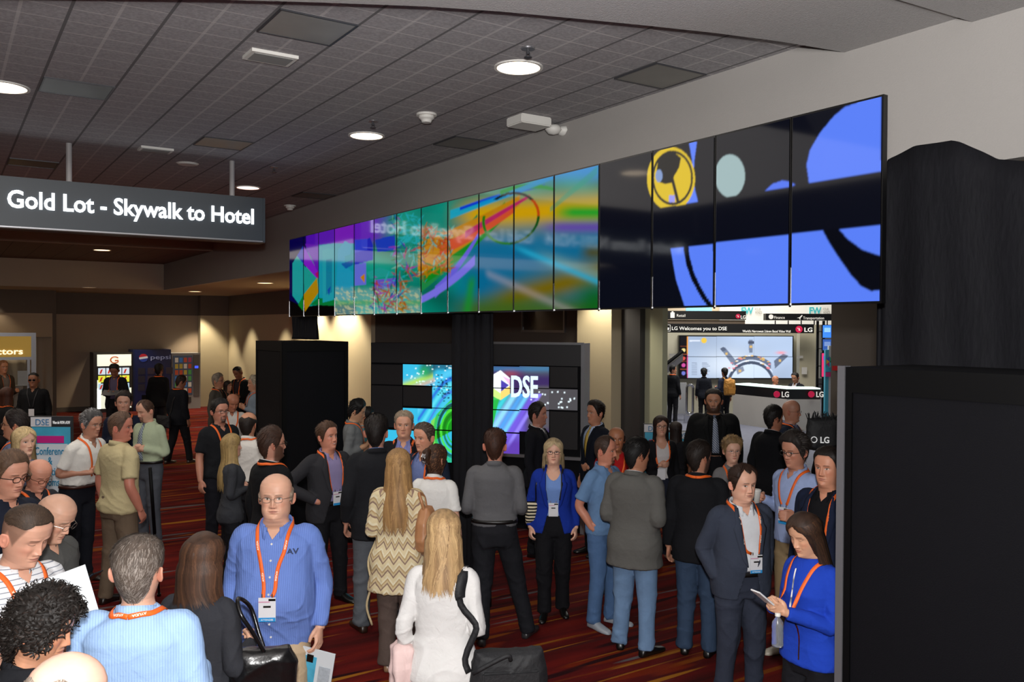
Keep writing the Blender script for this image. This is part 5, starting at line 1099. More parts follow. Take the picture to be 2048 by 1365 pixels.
            ws = ws * (1, 1.9, 4)[lod] * (1 if st != 'curly' else .6); V, F = strips(Pp, ws, np.repeat(n0[:, None], k, 1)); cv_ = rg.uniform(.75, 1.2, (n, 1)); mxr = (rg.random((n, 1)) < hd.get('mix', .15)); cc = np.clip(np.where(mxr, c2, hc) * cv_, 0, 1)
            PV.append((TH(V), F, np.repeat(cc, k * 2, 0)))
        if st in ('long', 'bob'):
            zend = hd.get('end', -.25 if st == 'long' else -.04); amin = R(hd.get('amin', 62)); vol = hd.get('vol', 0)
            def hsurf(al, z, r=1.0):
                bz = np.interp; rx = np.where(z > .08, bz(z, Z_, HW) + thick * r, 0); ryb = bz(z, Z_, YBK) + thick * r; ryf = bz(z, Z_, YF) + thick * r
                lx = bz(z, [-.45, -.3, -.2, -.12, -.06, 0, .05, .10], [.10, .115, .118, .108, .092, .088, .086, .084]) + vol; lb_ = bz(z, [-.45, -.3, -.2, -.12, -.06, 0, .05, .10], [.135, .14, .138, .125, .104, .102, .106, .112]) + vol * .7; lf = bz(z, [-.45, -.2, -.1, 0, .1], [.17, .15, .11, .085, .083])
                t = sst(z, .12, .05); rx = np.where(z > .08, rx * (1 - t) + lx * r * t, lx * r); ryb = ryb * (1 - t) + lb_ * r * t; ryf = ryf * (1 - t) + lf * t
                s_, c_ = np.sin(al), np.cos(al); return np.stack([rx * s_, -np.where(c_ > 0, ryf, ryb) * c_, z], -1)
            ga = np.linspace(amin, 2 * np.pi - amin, 44); gz_ = np.linspace(zend * .93, .16, 30); GA, GZ = np.meshgrid(ga, gz_); G = hsurf(GA, GZ, .94); G = G.reshape(-1, 3); G += .004 * vnoise(G * [4, 4, 1], 6, seed, 2)[:, None] * (G * [1, 1, 0]) / .08
            PV.append((TH(G) if zend > -.1 else None, gridF(30, 44, False), np.ones((len(G), 3)) * (hc * .6 + c2 * .3), G))
            n = int((4200, 1300, 300)[lod] * hd.get('n', 1)); a0 = rg.uniform(-np.pi, np.pi, n); z0 = .2345 - .10 * rg.random(n) ** 1.9; ze = zend * rg.uniform(.72, 1.08, n) + rg.normal(0, .012, n); k = 14
            sgn = np.where(a0 >= hd.get('pt', 0), 1, -1); aend = np.maximum(np.abs(a0), amin + rg.random(n) * .5); fr_ = rg.random(n) * .2; pts = []
            for j in range(k):
                s_ = (j / (k - 1)); z = z0 + (ze - z0) * s_ ** 1.15; t = sst(.21 - z, 0, .09); al = sgn * (np.abs(a0) * (1 - t) + aend * t) + .07 * np.sin(s_ * 8 + a0 * 9) * hd.get('wave', 1) + .05 * np.sin(s_ * 3 + a0 * 23); pts.append(hsurf(al, z, 1.0 + .08 * rg.random(n) * 0 + fr_ * .35 * (s_ > .2)))
            Pp = np.stack(pts, 1); Nr = Pp * [1, 1, 0] + 1e-4; Nr /= np.linalg.norm(Nr, axis=2)[..., None]; ws = np.full(k, .0024) * (1, 1.9, 4)[lod]; ws[-1] = .0006; ws[-2] *= .7
            V, F = strips(Pp, ws, Nr); bl = np.clip(hd.get('mix', .3) + .35 * np.sin(a0 * 17 + seed) * np.sin(a0 * 7) + .25 * rg.random(n) - .1, 0, 1)[:, None]; cc = (hc * (1 - bl) + c2 * bl) * rg.uniform(.8, 1.15, (n, 1)); PV.append((None, F, np.clip(np.repeat(cc, k * 2, 0), 0, 1), V))
        fin = []
        for t4 in PV:
            if t4[0] is None: V = t4[3]; w4 = sst(V[:, 2], -.16, .0); fin.append((TH(V, w4), t4[1], t4[2]))
            else: fin.append(t4[:3])
        if fin:
            nn = 0; VV = []; FF = []; CC = []
            for V, F, C in fin: VV.append(V); FF.append(F + nn); CC.append(C); nn += len(V)
            out('hair_strands', np.concatenate(VV), np.concatenate(FF), M_hair, hb, col=np.concatenate(CC))
        if st == 'bun':
            m_ = MB(); tube(m_, [(0, .095, .08), (.0, .125, .12), (0, .125, .17), (0, .10, .20)], [.02, .035, .038, .02], k=5, n=16); V = np.array(m_.V); V = V + .004 * vnoise(V * [4, 1, 1], 12, seed, 2)[:, None]
            mk('bun', deform(TH(V)), m_.F, M_hair, hb, True, np.clip(hc[None] * (1 + .5 * vnoise(V * [5, 1, 1], 10, 3, 2))[:, None], 0, 1))
            m_ = MB(); 
            for q in (-1, 0, 1): tube(m_, [(.022 * q, .135, .07), (.02 * q, .168, .12), (.012 * q, .15, .18)], [.004, .006, .004], k=4, n=8)
            tube(m_, [(-.024, .15, .09), (0, .165, .09), (.024, .15, .09)], [.005, .005, .005], k=3, n=8); mk('hair_clip', deform(TH(m_.V)), m_.F, M_chrome, hb, True)
    if glasses:
        gm = {'black': M_frame, 'wire': M_wire, 'brown': mat('brown_frame', '#4a2c1c', .3), 'sun': M_frame}[glasses]; m_ = MB(); r_ = .0011 if glasses == 'wire' else .0021
        for sd in (1, -1):
            q = [(sd * (.031 + .0215 * math.copysign(abs(math.cos(a)) ** .7, math.cos(a))), -.100 + .004 * (math.cos(a) > 0) * 1.0, .110 + .0145 * math.copysign(abs(math.sin(a)) ** .8, math.sin(a))) for a in np.linspace(0, 2 * np.pi, 17)]
            for u, v in zip(q[:-1], q[1:]): m_.cyl(u, v, r_, n=6)
            m_.cyl((sd * .052, -.096, .115), (sd * .079, -.05, .113), r_, n=6); m_.cyl((sd * .079, -.05, .113), (sd * .080, .012, .108), r_, n=6)
        m_.cyl((-.0105, -.104, .114), (.0105, -.104, .114), r_, n=6); g_ = mk('glasses', deform(TH(m_.V)), m_.F, gm, root)
        if glasses == 'sun':
            m_ = MB()
            for sd in (1, -1): m_.prism([(sd * .031 + .021 * math.cos(a), .110 + .014 * math.sin(a)) for a in np.linspace(0, 6.28, 17)[:-1]], lambda a, b, t: (a, -.099 - .002 * t, b))
            mk('lens', deform(TH(m_.V)), m_.F, M_lens, g_)
    # ---------------- clothes
    vox = (.0075, .011, .016)[lod]; cl = []
    def sleeves(m_, rr, upto=1.0, cut=None):
        for S_, E_, W_, sd, ps in SH:
            a = armr; r = [x * a for x in rr]
            if cut is not None:
                c_ = S_ + (E_ - S_) * cut; tube(m_, [S_ + [-sd * .07, .0, .0], S_, (S_ + c_) / 2, c_], [r[0], r[0], r[1], r[2]], k=5, n=18)
            else: tube(m_, [S_ + [-sd * .07, .0, .0], S_, (S_ + E_) / 2, E_, (E_ + W_) / 2, W_ + (E_ - W_) * (1 - upto)], [r[0], r[0], r[1], r[2], r[3], r[4]], k=6, n=18)
    lg_c, lg_k = legs[0], legs[1]
    # trousers
    if skirt is None:
        m_ = MB(); loose = 1.0 if lg_k != 'slim' else .86; rings = []
        for z in np.arange(.80, 1.03, .03):
            I = lambda k: float(np.interp(z, T['z'], T[k])); be = belly * math.exp(-((z - 1.06) / .13) ** 2) * .7; rings.append(ellip(I('rx') * bulk + .006 + be * .3, I('yf') * bulk + .004 + be, I('yb') * bulk + .008, z, n=28))
        loft(m_, rings)
        for H_, K_, A_, fa, sd in LG: tube(m_, [H_ + [0, .005, -.0], (H_ + K_) / 2 + [0, .0, .02], K_, (K_ + A_) / 2, A_ + [0, .0, -.035]], [.096 * bulk * loose, .088 * bulk * loose, .071 * bulk * loose, .066 * loose, .064 * loose * (1.12 if fem and lg_k != 'slim' else 1)], k=5, n=18)
        V, F = remesh(m_, vox * 1.1, 3); z = V[:, 2]; V = folds(V, F, .008, seed + 5, .35 + .8 * np.exp(-((z - .45) / .12) ** 2) + .9 * sst(z, .25, .08) + .5 * np.exp(-((z - .80) / .1) ** 2))
        out('trousers', V, F, cloth(lg_c, kind='denim' if lg_k == 'denim' else 'plain'))
    else:
        m_ = MB(); torso(m_, T, o, .006, skirt, 1.02); V, F = remesh(m_, vox, 2); out('skirt', V, F, cloth(*legs[:1])); 
    if belt:
        m_ = MB(); r0 = []; bo_ = .019 if jacket is None else .009
        for z in (1.0, 1.03): I = lambda k: float(np.interp(z, T['z'], T[k])); be = belly * math.exp(-((z - 1.06) / .13) ** 2); r0.append(ellip(I('rx') * bulk + bo_ + be * .35, I('yf') * bulk + bo_ + be, I('yb') * bulk + bo_, z - (.03 if belly else .01), n=40))
        loft(m_, r0); out('belt', m_.V, m_.F, mat('belt', belt, .4))
    # shoes
    m_s = mat('shoe_' + shoes, shoes, .35, spec=.6)
    for H_, K_, A_, fa, sd in LG:
        m_ = MB(); rings = []; ca, sa = math.cos(R(fa)), math.sin(R(fa))
        for y, w_, hh in ((.085, .018, .03), (.075, .030, .060), (.04, .036, .085), (.0, .038, .088), (-.05, .042, .070), (-.10, .047, .052), (-.15, .045, .042), (-.185, .036, .034), (-.205, .018, .022)):
            if fem: w_ *= .82
            a = np.linspace(0, 2 * np.pi, 14, endpoint=False); s_, c_ = np.sin(a), np.cos(a); x = w_ * np.sign(s_) * np.abs(s_) ** .75; z = A_[2] - .085 + np.where(c_ > 0, hh * .35 + hh * .65 * np.abs(c_) ** .8, hh * .35 - (hh * .35 - .002) * np.abs(c_) ** .3)
            yy = np.full(14, y); rings.append(np.stack([A_[0] + x * ca + yy * -sa * -1 * 0 - yy * sa, A_[1] - .02 + yy * ca + x * sa, z], 1))
        loft(m_, rings); so = out('shoe', m_.V, m_.F, m_s)
        if shoes in ('#c8ccd0', '#9aa0a8'): q = []
    BH = []; tp = dict(top or {}); tc = tp.get('c', '#ffffff'); tmat = cloth(tc, kind=tp.get('k', 'plain'), c2=tp.get('c2'), sc=tp.get('sc', 1.0))
    jmb = None
    hem = tp.get('hem', 1.005)
    m_ = MB(); torso(m_, T, o, .010 if not ja else .004, hem, 1.478 if not tp.get('crew') else 1.462, flare=tp.get('flare', .05 if hem < .9 else 0))
    if not ja:
        if topk == 'long': sleeves(m_, [.056, .056, .050, .046, .035], .985)
        elif topk == 'roll': sleeves(m_, [.056, .056, .050, .048, .046], .55)
        else: sleeves(m_, [.057, .061, .062], cut=.80)
    V, F = remesh(m_, vox if not ja else .013, 3)
    if not ja:
        el = np.zeros(len(V)); 
        for S_, E_, W_, sd, ps in SH: el += np.exp(-(np.linalg.norm(V - E_, axis=1) / .10) ** 2) + .6 * np.exp(-(np.linalg.norm(V - S_ - [0, 0, -.09], axis=1) / .10) ** 2)
        V = folds(V, F, .007, seed, .45 + .7 * el + .5 * sst(V[:, 2], 1.12, 1.0))
    if not tp.get('tied') and not tp.get('crew') and not tie:
        V, F = carve(V, F, lambda z: np.clip((z - 1.40) * .8, 0, .05), 1.40, vox if not ja else .013)
    if tp.get('scoop'): V, F = carve(V, F, lambda z: np.sqrt(np.clip(z - 1.355, 0, 1) * .07), 1.355, vox if not ja else .013)
    so = out(tp.get('name', 'shirt'), V, F, tmat); BH.append((V, F)); md = so.modifiers.new('s', 'SOLIDIFY'); md.thickness = .003; md.offset = -1
    if ja and not tp.get('nosleeve'):
        m_ = MB()
        for S_, E_, W_, sd, ps in SH: v = (E_ - W_) / np.linalg.norm(E_ - W_); tube(m_, [W_ + v * .05, W_ + v * .012], [.034, .034], k=3, n=14)
        if tp.get('collar', 1): out('shirt_cuffs', m_.V, m_.F, tmat)
    def collar(zb, zt_b, zt_f, r, gap, leaf, point, m, name, out_=.014):
        th_ = np.linspace(gap, 2 * np.pi - gap, 33); rows = []
        for q in range(4):
            pts = []
            for a in th_:
                fr_ = (1 + math.cos(a)) / 2; zt = zt_b + (zt_f - zt_b) * fr_; tip = math.exp(-((min(a, 2 * np.pi - a) - gap) / .35) ** 2)
                rr_, z = ((r, zt - .035), (r + .001, zt), (r + .005, zt + .001), (r + out_ + .008 * tip, zt - leaf - point * tip))[q]
                pts.append((rr_ * math.sin(a), .012 - rr_ * 1.06 * math.cos(a) - .012 * fr_ - (.014 * tip if q == 3 else 0), z))
            rows.append(pts)
        V = np.array(rows).reshape(-1, 3); F = gridF(4, 33, False); oo = out(name, V, F, m); md = oo.modifiers.new('s', 'SOLIDIFY'); md.thickness = .003 * sc; md.offset = 0; BH.append((V, F))
    nkr = .061 * f.get('neck', 1) * (.93 if fem else 1) + .035 * f.get('fat', 0) * .5
    if tp.get('collar', 1): collar(1.45, 1.504, 1.458, nkr + .002, .22 if tp.get('tied') else .42, .038, .024, tmat, 'collar')
    # buttons
    if lod == 0 and tp.get('buttons'):
        b0 = BVHTree.FromPolygons([tuple(v) for v in V], [tuple(map(int, q)) for q in F]); m_ = MB()
        for z in np.arange(1.38, hem + .03, -.085):
            hh = b0.ray_cast(Vector((0, -1, z)), Vector((0, 1, 0)))
            if hh[0]: p_ = hh[0]; m_.cyl((p_.x, p_.y - .004, p_.z), (p_.x, p_.y + .001, p_.z), .0058, n=10)
        out('buttons', m_.V, m_.F, M_white, smooth=False)
    if tie:
        bv = BVHTree.FromPolygons([tuple(v) for v in BH[0][0]], [tuple(map(int, q)) for q in BH[0][1]]); V, F, _, _ = ribbon([(0, -.10, 1.455), (0, -.16, 1.38), (0, -.2, 1.2), (0, -.2, 1.04)], bv, [.028, .045, .06, .075, .08], .008); V[:, 0] *= 1
        oo = out('tie', V, F, cloth(tie[0], .4, tie[1] if len(tie) > 1 else 'plain', tie[2] if len(tie) > 2 else None)); md = oo.modifiers.new('s', 'SOLIDIFY'); md.thickness = .006
        m_ = MB(); m_.box(-.016, .016, -.078, -.056, 1.43, 1.462); out('tie_knot', m_.V, m_.F, cloth(tie[0], .4), oo)
    if ja:
        jc = dict(jacket); jm = cloth(jc['c'], kind=jc.get('k', 'plain'), c2=jc.get('c2'), sc=jc.get('sc', 1.0), rough=.9); hemj = jc.get('hem', .80); zb = jc.get('btn', 1.08)
        m_ = MB(); torso(m_, T, o, .020, hemj, 1.475, flare=jc.get('flare', .10)); sleeves(m_, [.061, .060, .055, .051, .042], .95)
        V, F = remesh(m_, vox, 3); b0 = BVHTree.FromPolygons([tuple(v) for v in V], [tuple(map(int, q)) for q in F])
        el = np.zeros(len(V))
        for S_, E_, W_, sd, ps in SH: el += np.exp(-(np.linalg.norm(V - E_, axis=1) / .10) ** 2) + .4 * np.exp(-(np.linalg.norm(V - S_ - [0, 0, -.10], axis=1) / .10) ** 2)
        V = folds(V, F, .006, seed, .28 + .8 * el + .3 * sst(V[:, 2], 1.05, .9))
        op = jc.get('open', 0)
        vw = lambda z: np.interp(z, [hemj, zb - .02, zb, 1.30, 1.40, 1.46, 1.49], [.05 + op * 1.3, .004 + op, .004 + op, .052 + op * .6, .072 + op * .2, .066, .064])
        F2 = F
        if not jc.get('zip'): V, F2 = carve(V, F, vw, hemj - .1, vox)
        oo = out(jc.get('name', 'jacket'), V, F2, jm); md = oo.modifiers.new('s', 'SOLIDIFY'); md.thickness = .005; md.offset = -1; BH.append((V, F2));
        if not jc.get('zip'):
            lm = MB(); zs_ = np.linspace(zb, 1.455, 16); mat_l = jm
            for sd in (1, -1):
                W1 = np.interp(zs_, [zb, zb + .05, 1.33, 1.345, 1.40, 1.455], np.array([.004, .035, .062, .040, .034, .022]) * jc.get('lap', 1)); pv = []
                for z, w_ in zip(zs_, W1):
                    for t in (0, .33, .66, 1):
                        x = sd * (float(vw(z)) - .004 + w_ * t); hh = b0.ray_cast(Vector((x, -1, z)), Vector((0, 1, 0))); y = hh[0].y if hh[0] else -.05; pv.append((x, min(y, .0) - .007 - .004 * math.sin(3.14 * t), z))
                lm.add(pv, [tuple(q) for q in gridF(16, 4, False)])
            l_ = mk('lapels', deform(lm.V), lm.F, mat_l, oo, True); md = l_.modifiers.new('s', 'SOLIDIFY'); md.thickness = .003
            collar(1.45, 1.502, 1.45, nkr + .014, 1.05, .034, 0, jm, 'jacket_collar', .016)
            if not op:
                hh = b0.ray_cast(Vector((.012, -1, zb - .01)), Vector((0, 1, 0)))
                if hh[0]: m_ = MB(); m_.cyl((.012, hh[0].y - .010, zb - .01), (.012, hh[0].y, zb - .01), .009, n=12); mk('button', deform(m_.V), m_.F, M_gold if jc.get('gold') else M_frame, oo)
    if ja and jacket.get('zip'):
        V, F, _, _ = ribbon([(-.03, -.15, 1.44), (.0, -.2, 1.3), (.02, -.2, 1.1), (.03, -.2, .90)], b0, .010, .004, 6); out('zipper', V, F, M_chrome)
    # combined clothing surface for things lying on it
    if lanyard or hasattr(person, 'need'):
        VV = []; FF = []; nn = 0
        for V, F in BH: VV += [tuple(v) for v in V]; FF += [tuple(int(i) + nn for i in q) for q in F]; nn += len(V)
        bv = BVHTree.FromPolygons(VV, FF); ln = dict(lanyard if isinstance(lanyard, dict) else {}); lc = ln.get('m', M_lany); g = belly
        zb_ = ln.get('z', 1.12); xs = ln.get('x', 0); Va = []; Fa = []; nn = 0; cent = []
        for sd in (1, -1):
            path = [(0, .15, 1.478), (sd * .07, .12, 1.482), (sd * .10, .03, 1.478), (sd * .088, -.08, 1.44), (sd * .075, -.16, 1.36), (sd * .05 + xs * .5, -.2 - g, 1.25), (sd * .022 + xs, -.2 - g, zb_)]
            V, F, Pn, Nn_ = ribbon(path, bv, .021, .007, 5); Va.append(V); Fa.append(F + nn); nn += len(V); cent.append((Pn, Nn_))
        lo = out('lanyard', np.concatenate(Va), np.concatenate(Fa), lc); md = lo.modifiers.new('s', 'SOLIDIFY'); md.thickness = .0018; md.offset = 0
        if ln.get('badge', 1):
            pe = (cent[0][0][-1] + cent[1][0][-1]) / 2; y = min(cent[0][0][-1][1], cent[1][0][-1][1]) - .004; x = pe[0]; z = zb_ - .015; bh = .13
            bb = MB().box(x - .046, x + .046, y - .003, y, z - bh, z); bo = mk('badge', deform(bb.V), bb.F, M_badge, lo)
            if lod < 2:
                q = MB().box(x - .045, x + .045, y - .005, y - .003, z - bh, z - bh + .022); mk('badge_band', deform(q.V), q.F, ln.get('bm', M_bblue), bo)
                q = MB().box(x - .045, x + .015, y - .005, y - .003, z - .026, z - .02); mk('badge_line', deform(q.V), q.F, M_bpink, bo)
                q = MB().box(x + .008, x + .045, y - .005, y - .003, z - .018, z - .006); mk('badge_print', deform(q.V), q.F, M_frame, bo); q = MB().box(x - .02, x + .02, y - .005, y - .003, z - .054, z - .044); mk('badge_name', deform(q.V), q.F, M_frame, bo)
                if lod == 0: text('badge_text', 'ATTENDEE', M_lantext, deform([[x - .033, y - .0052, z - bh + .006]])[0], (1, 0, 0), (0, 0, 1), .066 * sc, .013, .0004, bo)
                q = MB().box(x - .03, x - .024, y - .004, y, z, z + .02).box(x + .024, x + .03, y - .004, y, z, z + .02); mk('badge_clips', deform(q.V), q.F, M_wire, bo)
        if lod == 0 and ln.get('txt', 1):
            for ci, (Pn, Nn_) in enumerate(cent):
                n = len(Pn)
                for fq in ln.get('at', (.62, .82)):
                    i = int(fq * n); p_ = deform(Pn[i:i + 1])[0]; t_ = deform(Pn[i + 1:i + 2])[0] - deform(Pn[i - 1:i])[0]; t_ /= np.linalg.norm(t_); nr = Vector(Nn_[i]); 
                    ex = Vector(-t_) if ci else Vector(t_); ez = nr.cross(ex).normalized(); ex = ez.cross(nr).normalized(); text('lanyard_print', 'AYUDA', M_lantext, Vector(p_) + nr * .0022 - ez * .0055 - ex * .028, ex, ez, .056, .0145, .0004, lo, .02)
    info = dict(root=root, M=Matrix.Translation(rootp) @ Matrix.Rotation(rz, 4, 'Z'), deform=deform, SH=SH, TH=TH, BH=BH, sc=sc, rz=rz)
    info['wp'] = lambda v: info['M'] @ Vector(deform([v])[0])
    return info
# ================================================================= the people
W_ = '#dcdad6'
# --- foreground
p_blue = person(552, 948, 1.80, 4, 'heavy balding man in a blue striped shirt and khakis facing the camera, holding a magazine', d=5.1, bulk=1.16, belly=.085, top=dict(c='#6a84c8', k='stripe', c2='#5d76b6', hem=.80, buttons=1), legs=('#b39d80', 'plain'), hair=('ring', '#8a7868'), skin='#cf9f86', f=dict(fat=.7, jaw=1.12, wide=1.04, neck=1.12, iris='#6a6050', brow='#8a7060'), glasses='wire', arms=('relax', 'relax'), lanyard=dict(z=1.13), feet=((-.12, .05, -10), (.10, -.1, 8)))
p_light = person(277, 1075, 1.82, 184, 'man with short grey hair in a light blue striped shirt seen from behind', bulk=1.15, top=dict(c='#9dbbe2', k='stripe', c2='#8fadd8', hem=.85), hair=('short', '#574c44'), hairopt=dict(c2='#8c827a', mix=.35, t=.012), skin='#d0a088', f=dict(wide=1.04, neck=1.1), arms=('hold', 'hold'), lanyard=dict(badge=0, at=(.13,)))
p_curly = person(78, 1176, 1.8, 100, 'man with thick curly black hair looking down, bottom left corner', d=3.15, top=dict(c='#17181c', hem=.85), hair=('curly', '#1a1512'), hairopt=dict(c2='#241a15', t=.026, shift=.004), skin='#c08a6c', f=dict(beard='stubble', eyes=2, hairc='#1a1512'), head=(-4, 12, 0), arms=('read', 'read'), lean=6)
p_bald = person(112, 1314, 1.88, 170, 'bald man whose shaved grey scalp shows at the bottom edge left of centre', d=2.15, top=dict(c='#1c1e24'), hair=('balding', '#85786c'), hairopt=dict(t=.004), skin='#cfa490', head=(0, 12, 0))
p_young = person(32, 1000, 1.88, 62, 'young man with cropped hair in a white thin-striped polo looking down at the left edge', d=4.0, top=dict(c='#d8d8da', k='hstripe', c2='#7a808c', sleeve='short', hem=.85), hair=('buzz', '#3c2e24'), hairopt=dict(t=.005), skin='#cf9c84', f=dict(eyes=2, hairc='#4a3628'), head=(8, 24, 0), arms=('read', 'read'), lanyard=dict(badge=0))
p_phone = person(88, 978, 1.80, 75, 'bald man in a grey polo reading a phone at the far left', bulk=1.08, belly=.04, top=dict(c='#4a4a48', sleeve='short', hem=.88), hair=('bald', '#8a7a6a'), skin='#cf9f86', glasses='wire', f=dict(eyes=2), head=(5, 28, 0), arms=('phone', 'phone'))
p_bhw = person(402, 1068, 1.70, 168, 'woman with shoulder length brown hair in a dark grey sweater seen from behind', 'F', bulk=1.08, top=dict(c='#2b2c31', crew=1, collar=0, hem=.80), hair=('bob', '#2e1f17'), hairopt=dict(c2='#5e3f2b', end=-.075, vol=.022, mix=.35, wave=.3), skin='#c99a80', arms=('hold', 'relax'), head=(-25, 5, 0))
p_white = person(888, 1022, 1.70, 172, 'blonde woman in a white shirt seen from behind with a black bag strap, front centre', 'F', d=4.65, bulk=1.02, top=dict(c='#cfcdcb', hem=.84, flare=.12), legs=('#8a8c94', 'slim'), hair=('long', '#7c5e40'), hairopt=dict(c2='#c9a878', end=-.17, vol=.012, mix=.45, wave=1.6), arms=('fold', 'relax'), lanyard=dict(badge=0, at=(.13,)), head=(10, 8, 0))
p_suit = person(1485, 932, 1.83, 12, 'heavyset man in a slate blue suit and white shirt with hands in his pockets', lodb=-1, d=6.2, bulk=1.12, belly=.035, top=dict(c='#d4d6da', buttons=0), jacket=dict(c='#343a48', open=.035, hem=.80, btn=1.05), legs=('#2f3442', 'plain'), hair=('receding', '#2a1a12'), hairopt=dict(t=.014, spike=.003), skin='#d6a48c', f=dict(fat=.4, jaw=1.1, wide=1.04, neck=1.1, gaze=1), head=(8, 4, 0), arms=('pocket', 'pocket'), belt='#14100e', lanyard=dict(z=1.15, x=.02), feet=((-.13, 0, -14), (.13, .02, 14)))
p_bluej = person(1622, 1020, 1.68, -62, 'woman with dark highlighted hair in a bright blue jacket looking at her phone', 'F', d=4.85, top=dict(c='#3a4a9a', crew=1, collar=0), jacket=dict(c='#1a3ca8', hem=.86, zip=1, flare=.05), legs=('#131318', 'plain'), hair=('long', '#1e1614'), hairopt=dict(c2='#5a3c28', end=-.10, vol=.004, mix=.3, amin=72, wave=.4), skin='#c8987a', f=dict(eyes=2, smile=.4), head=(0, 20, 0), arms=(((.04, .03, -.265), (-.09, .27, -.19), (.3, .1, 1), .9, (-.45, .75, .45)),) * 2, lanyard=dict(badge=0, txt=0))
# --- middle ground, left
p_lady = person(48, 855, 1.73, 62, 'blonde woman with an earring looking right at the left edge', 'F', d=7.7, top=dict(c='#6a708a', crew=1, collar=0, hem=.85), hair=('long', '#b09468'), hairopt=dict(c2='#d8c090', end=-.12, mix=.5, wave=.4), skin='#dcae94', arms=('down', 'down'))
person(12, 902, 1.84, 68, 'brown haired man with glasses in profile at the left edge, nearest the sign', d=5.45, top=dict(c='#1a1e2c'), hair=('short', '#5a4434'), hairopt=dict(t=.013), glasses='black', skin='#c99078', head=(0, 12, 0), f=dict(eyes=2))
person(68, 912, 1.82, 60, 'balding man with thin glasses looking down between two other heads at left', top=dict(c='#23242a'), hair=('balding', '#7a5c48'), glasses='brown', skin='#cc9078', head=(0, 26, 0), f=dict(eyes=2), lanyard=dict(badge=0), d=6.7)
person(28, 822, 1.78, -70, 'dark haired man with glasses and a blue shirt facing left behind the blonde woman', top=dict(c='#5a6480'), d=8.6, hair=('medium', '#241c1a'), glasses='brown', skin='#b88468', lanyard=dict(badge=0))
p_lean = person(190, 818, 1.80, 72, 'grey haired man with glasses in a white short sleeved shirt leaning forward', d=9.0, bulk=1.05, belly=.03, top=dict(c='#e0ded8', sleeve='short'), legs=('#14161e', 'plain'), hair=('medium', '#4c4a4a'), hairopt=dict(c2='#8a8888', mix=.5), glasses='wire', skin='#b8846c', lean=16, head=(0, -8, 0), arms=('fold', 'fold'), belt='#3a1c14', lanyard=dict(badge=0), shoes='#1a1210')
p_tan = person(240, 825, 1.83, 148, 'man in a tan short sleeved shirt and khaki trousers seen from behind', d=8.35, bulk=1.10, top=dict(c='#b8ab84', sleeve='short', hem=.86, flare=.12), legs=('#6a5a4a', 'plain'), hair=('short', '#5a4436'), skin='#c07c68', head=(-52, 4, 0), arms=('relax', 'down'), shoes='#1c120e', feet=((-.14, 0, -14), (.14, .03, 14)))
p_cam = person(247, 785, 1.84, 22, 'young man in a dark navy jacket standing with a black video camera', d=11.2, top=dict(c='#1a1c26', name='shirt'), jacket=dict(c='#161c30', open=.02), hair=('side', '#241a16'), skin='#c0907a', arms=('phone', 'camera'), lanyard=dict(badge=0))
p_green = person(296, 798, 1.79, -22, 'bearded man with thinning hair in a pale green shirt and patterned tie', d=10.6, top=dict(c='#a8b498', tied=1), tie=('#5a6478', 'diag', '#9aa4a8'), legs=('#4c5058', 'plain'), hair=('receding', '#4a3428'), hairopt=dict(t=.004, shift=.0), skin='#cf9e86', f=dict(beard='goatee', eyes=2), head=(-10, 16, 0), arms=('fold', 'fold'), belt='#100e0c')
p_polo = person(440, 800, 1.83, 48, 'man with black glasses and goatee in a black polo shirt, arm hanging down', d=10.2, bulk=1.06, top=dict(c='#16181c', sleeve='short', hem=.88), legs=('#14151c', 'plain'), hair=('medium', '#1e1a18'), glasses='black', skin='#b8806a', f=dict(beard='goatee'), lanyard=dict(badge=0), arms=('down', 'down'))
person(497, 825, 1.76, 172, 'man with a bald spot in a white shirt seen from behind beside the black tower', d=9.5, top=dict(c='#d6d2cc'), hair=('balding', '#241c18'), skin='#b88468', lanyard=dict(badge=0))
p_blon = person(464, 868, 1.66, 118, 'woman with long straight blonde hair in a charcoal top facing right', 'F', d=8.6, top=dict(c='#33353a', crew=1, collar=0, hem=.82), legs=('#121318', 'plain'), hair=('long', '#8a7248'), hairopt=dict(c2='#b89c68', end=-.34, wave=.2), skin='#cf9c86', arms=('fold', 'fold'))
person(545, 855, 1.80, 140, 'brown haired bearded man in a black jacket seen from behind, in front of the tower', d=7.3, top=dict(c='#d0d0d0'), jacket=dict(c='#101114'), hair=('medium', '#38241a'), glasses='black', skin='#c08a74', f=dict(beard='full'), head=(-20, 0, 0), lanyard=dict(badge=0))
person(462, 785, 1.75, 30, 'bald man in a white shirt looking down behind the man in the black polo', d=12.6, top=dict(c='#dad6d0'), hair=('bald', '#6a5040'), skin='#b8785c', head=(10, 24, 0), f=dict(eyes=2), lanyard=dict(badge=0))
# --- middle
p_hip = person(657, 847, 1.84, 42, 'laughing man in a dark grey suit with lavender shirt, hand on his hip', d=8.45, bulk=1.1, belly=.03, top=dict(c='#8a80a8'), jacket=dict(c='#2c2c30', open=.05), legs=('#141418', 'plain'), hair=('medium', '#4a3426'), skin='#c88870', f=dict(smile=1, teeth=1, fat=.3), head=(14, -4, 0), arms=('hip', 'relax'), belt='#100e0c', lanyard=dict(z=1.12), feet=((-.13, 0, -12), (.13, -.04, 12)))
person(752, 833, 1.86, 196, 'man in a charcoal jacket and grey trousers seen from behind', d=7.7, bulk=1.05, top=dict(c='#5a78b0'), jacket=dict(c='#1b1c20', hem=.76), legs=('#5c6066', 'plain'), hair=('medium', '#1c1614'), skin='#c08a74', head=(-18, 0, 0), arms=('relax', 'relax'), shoes='#2a1a12', feet=((-.13, .02, -14), (.12, 0, 14)))
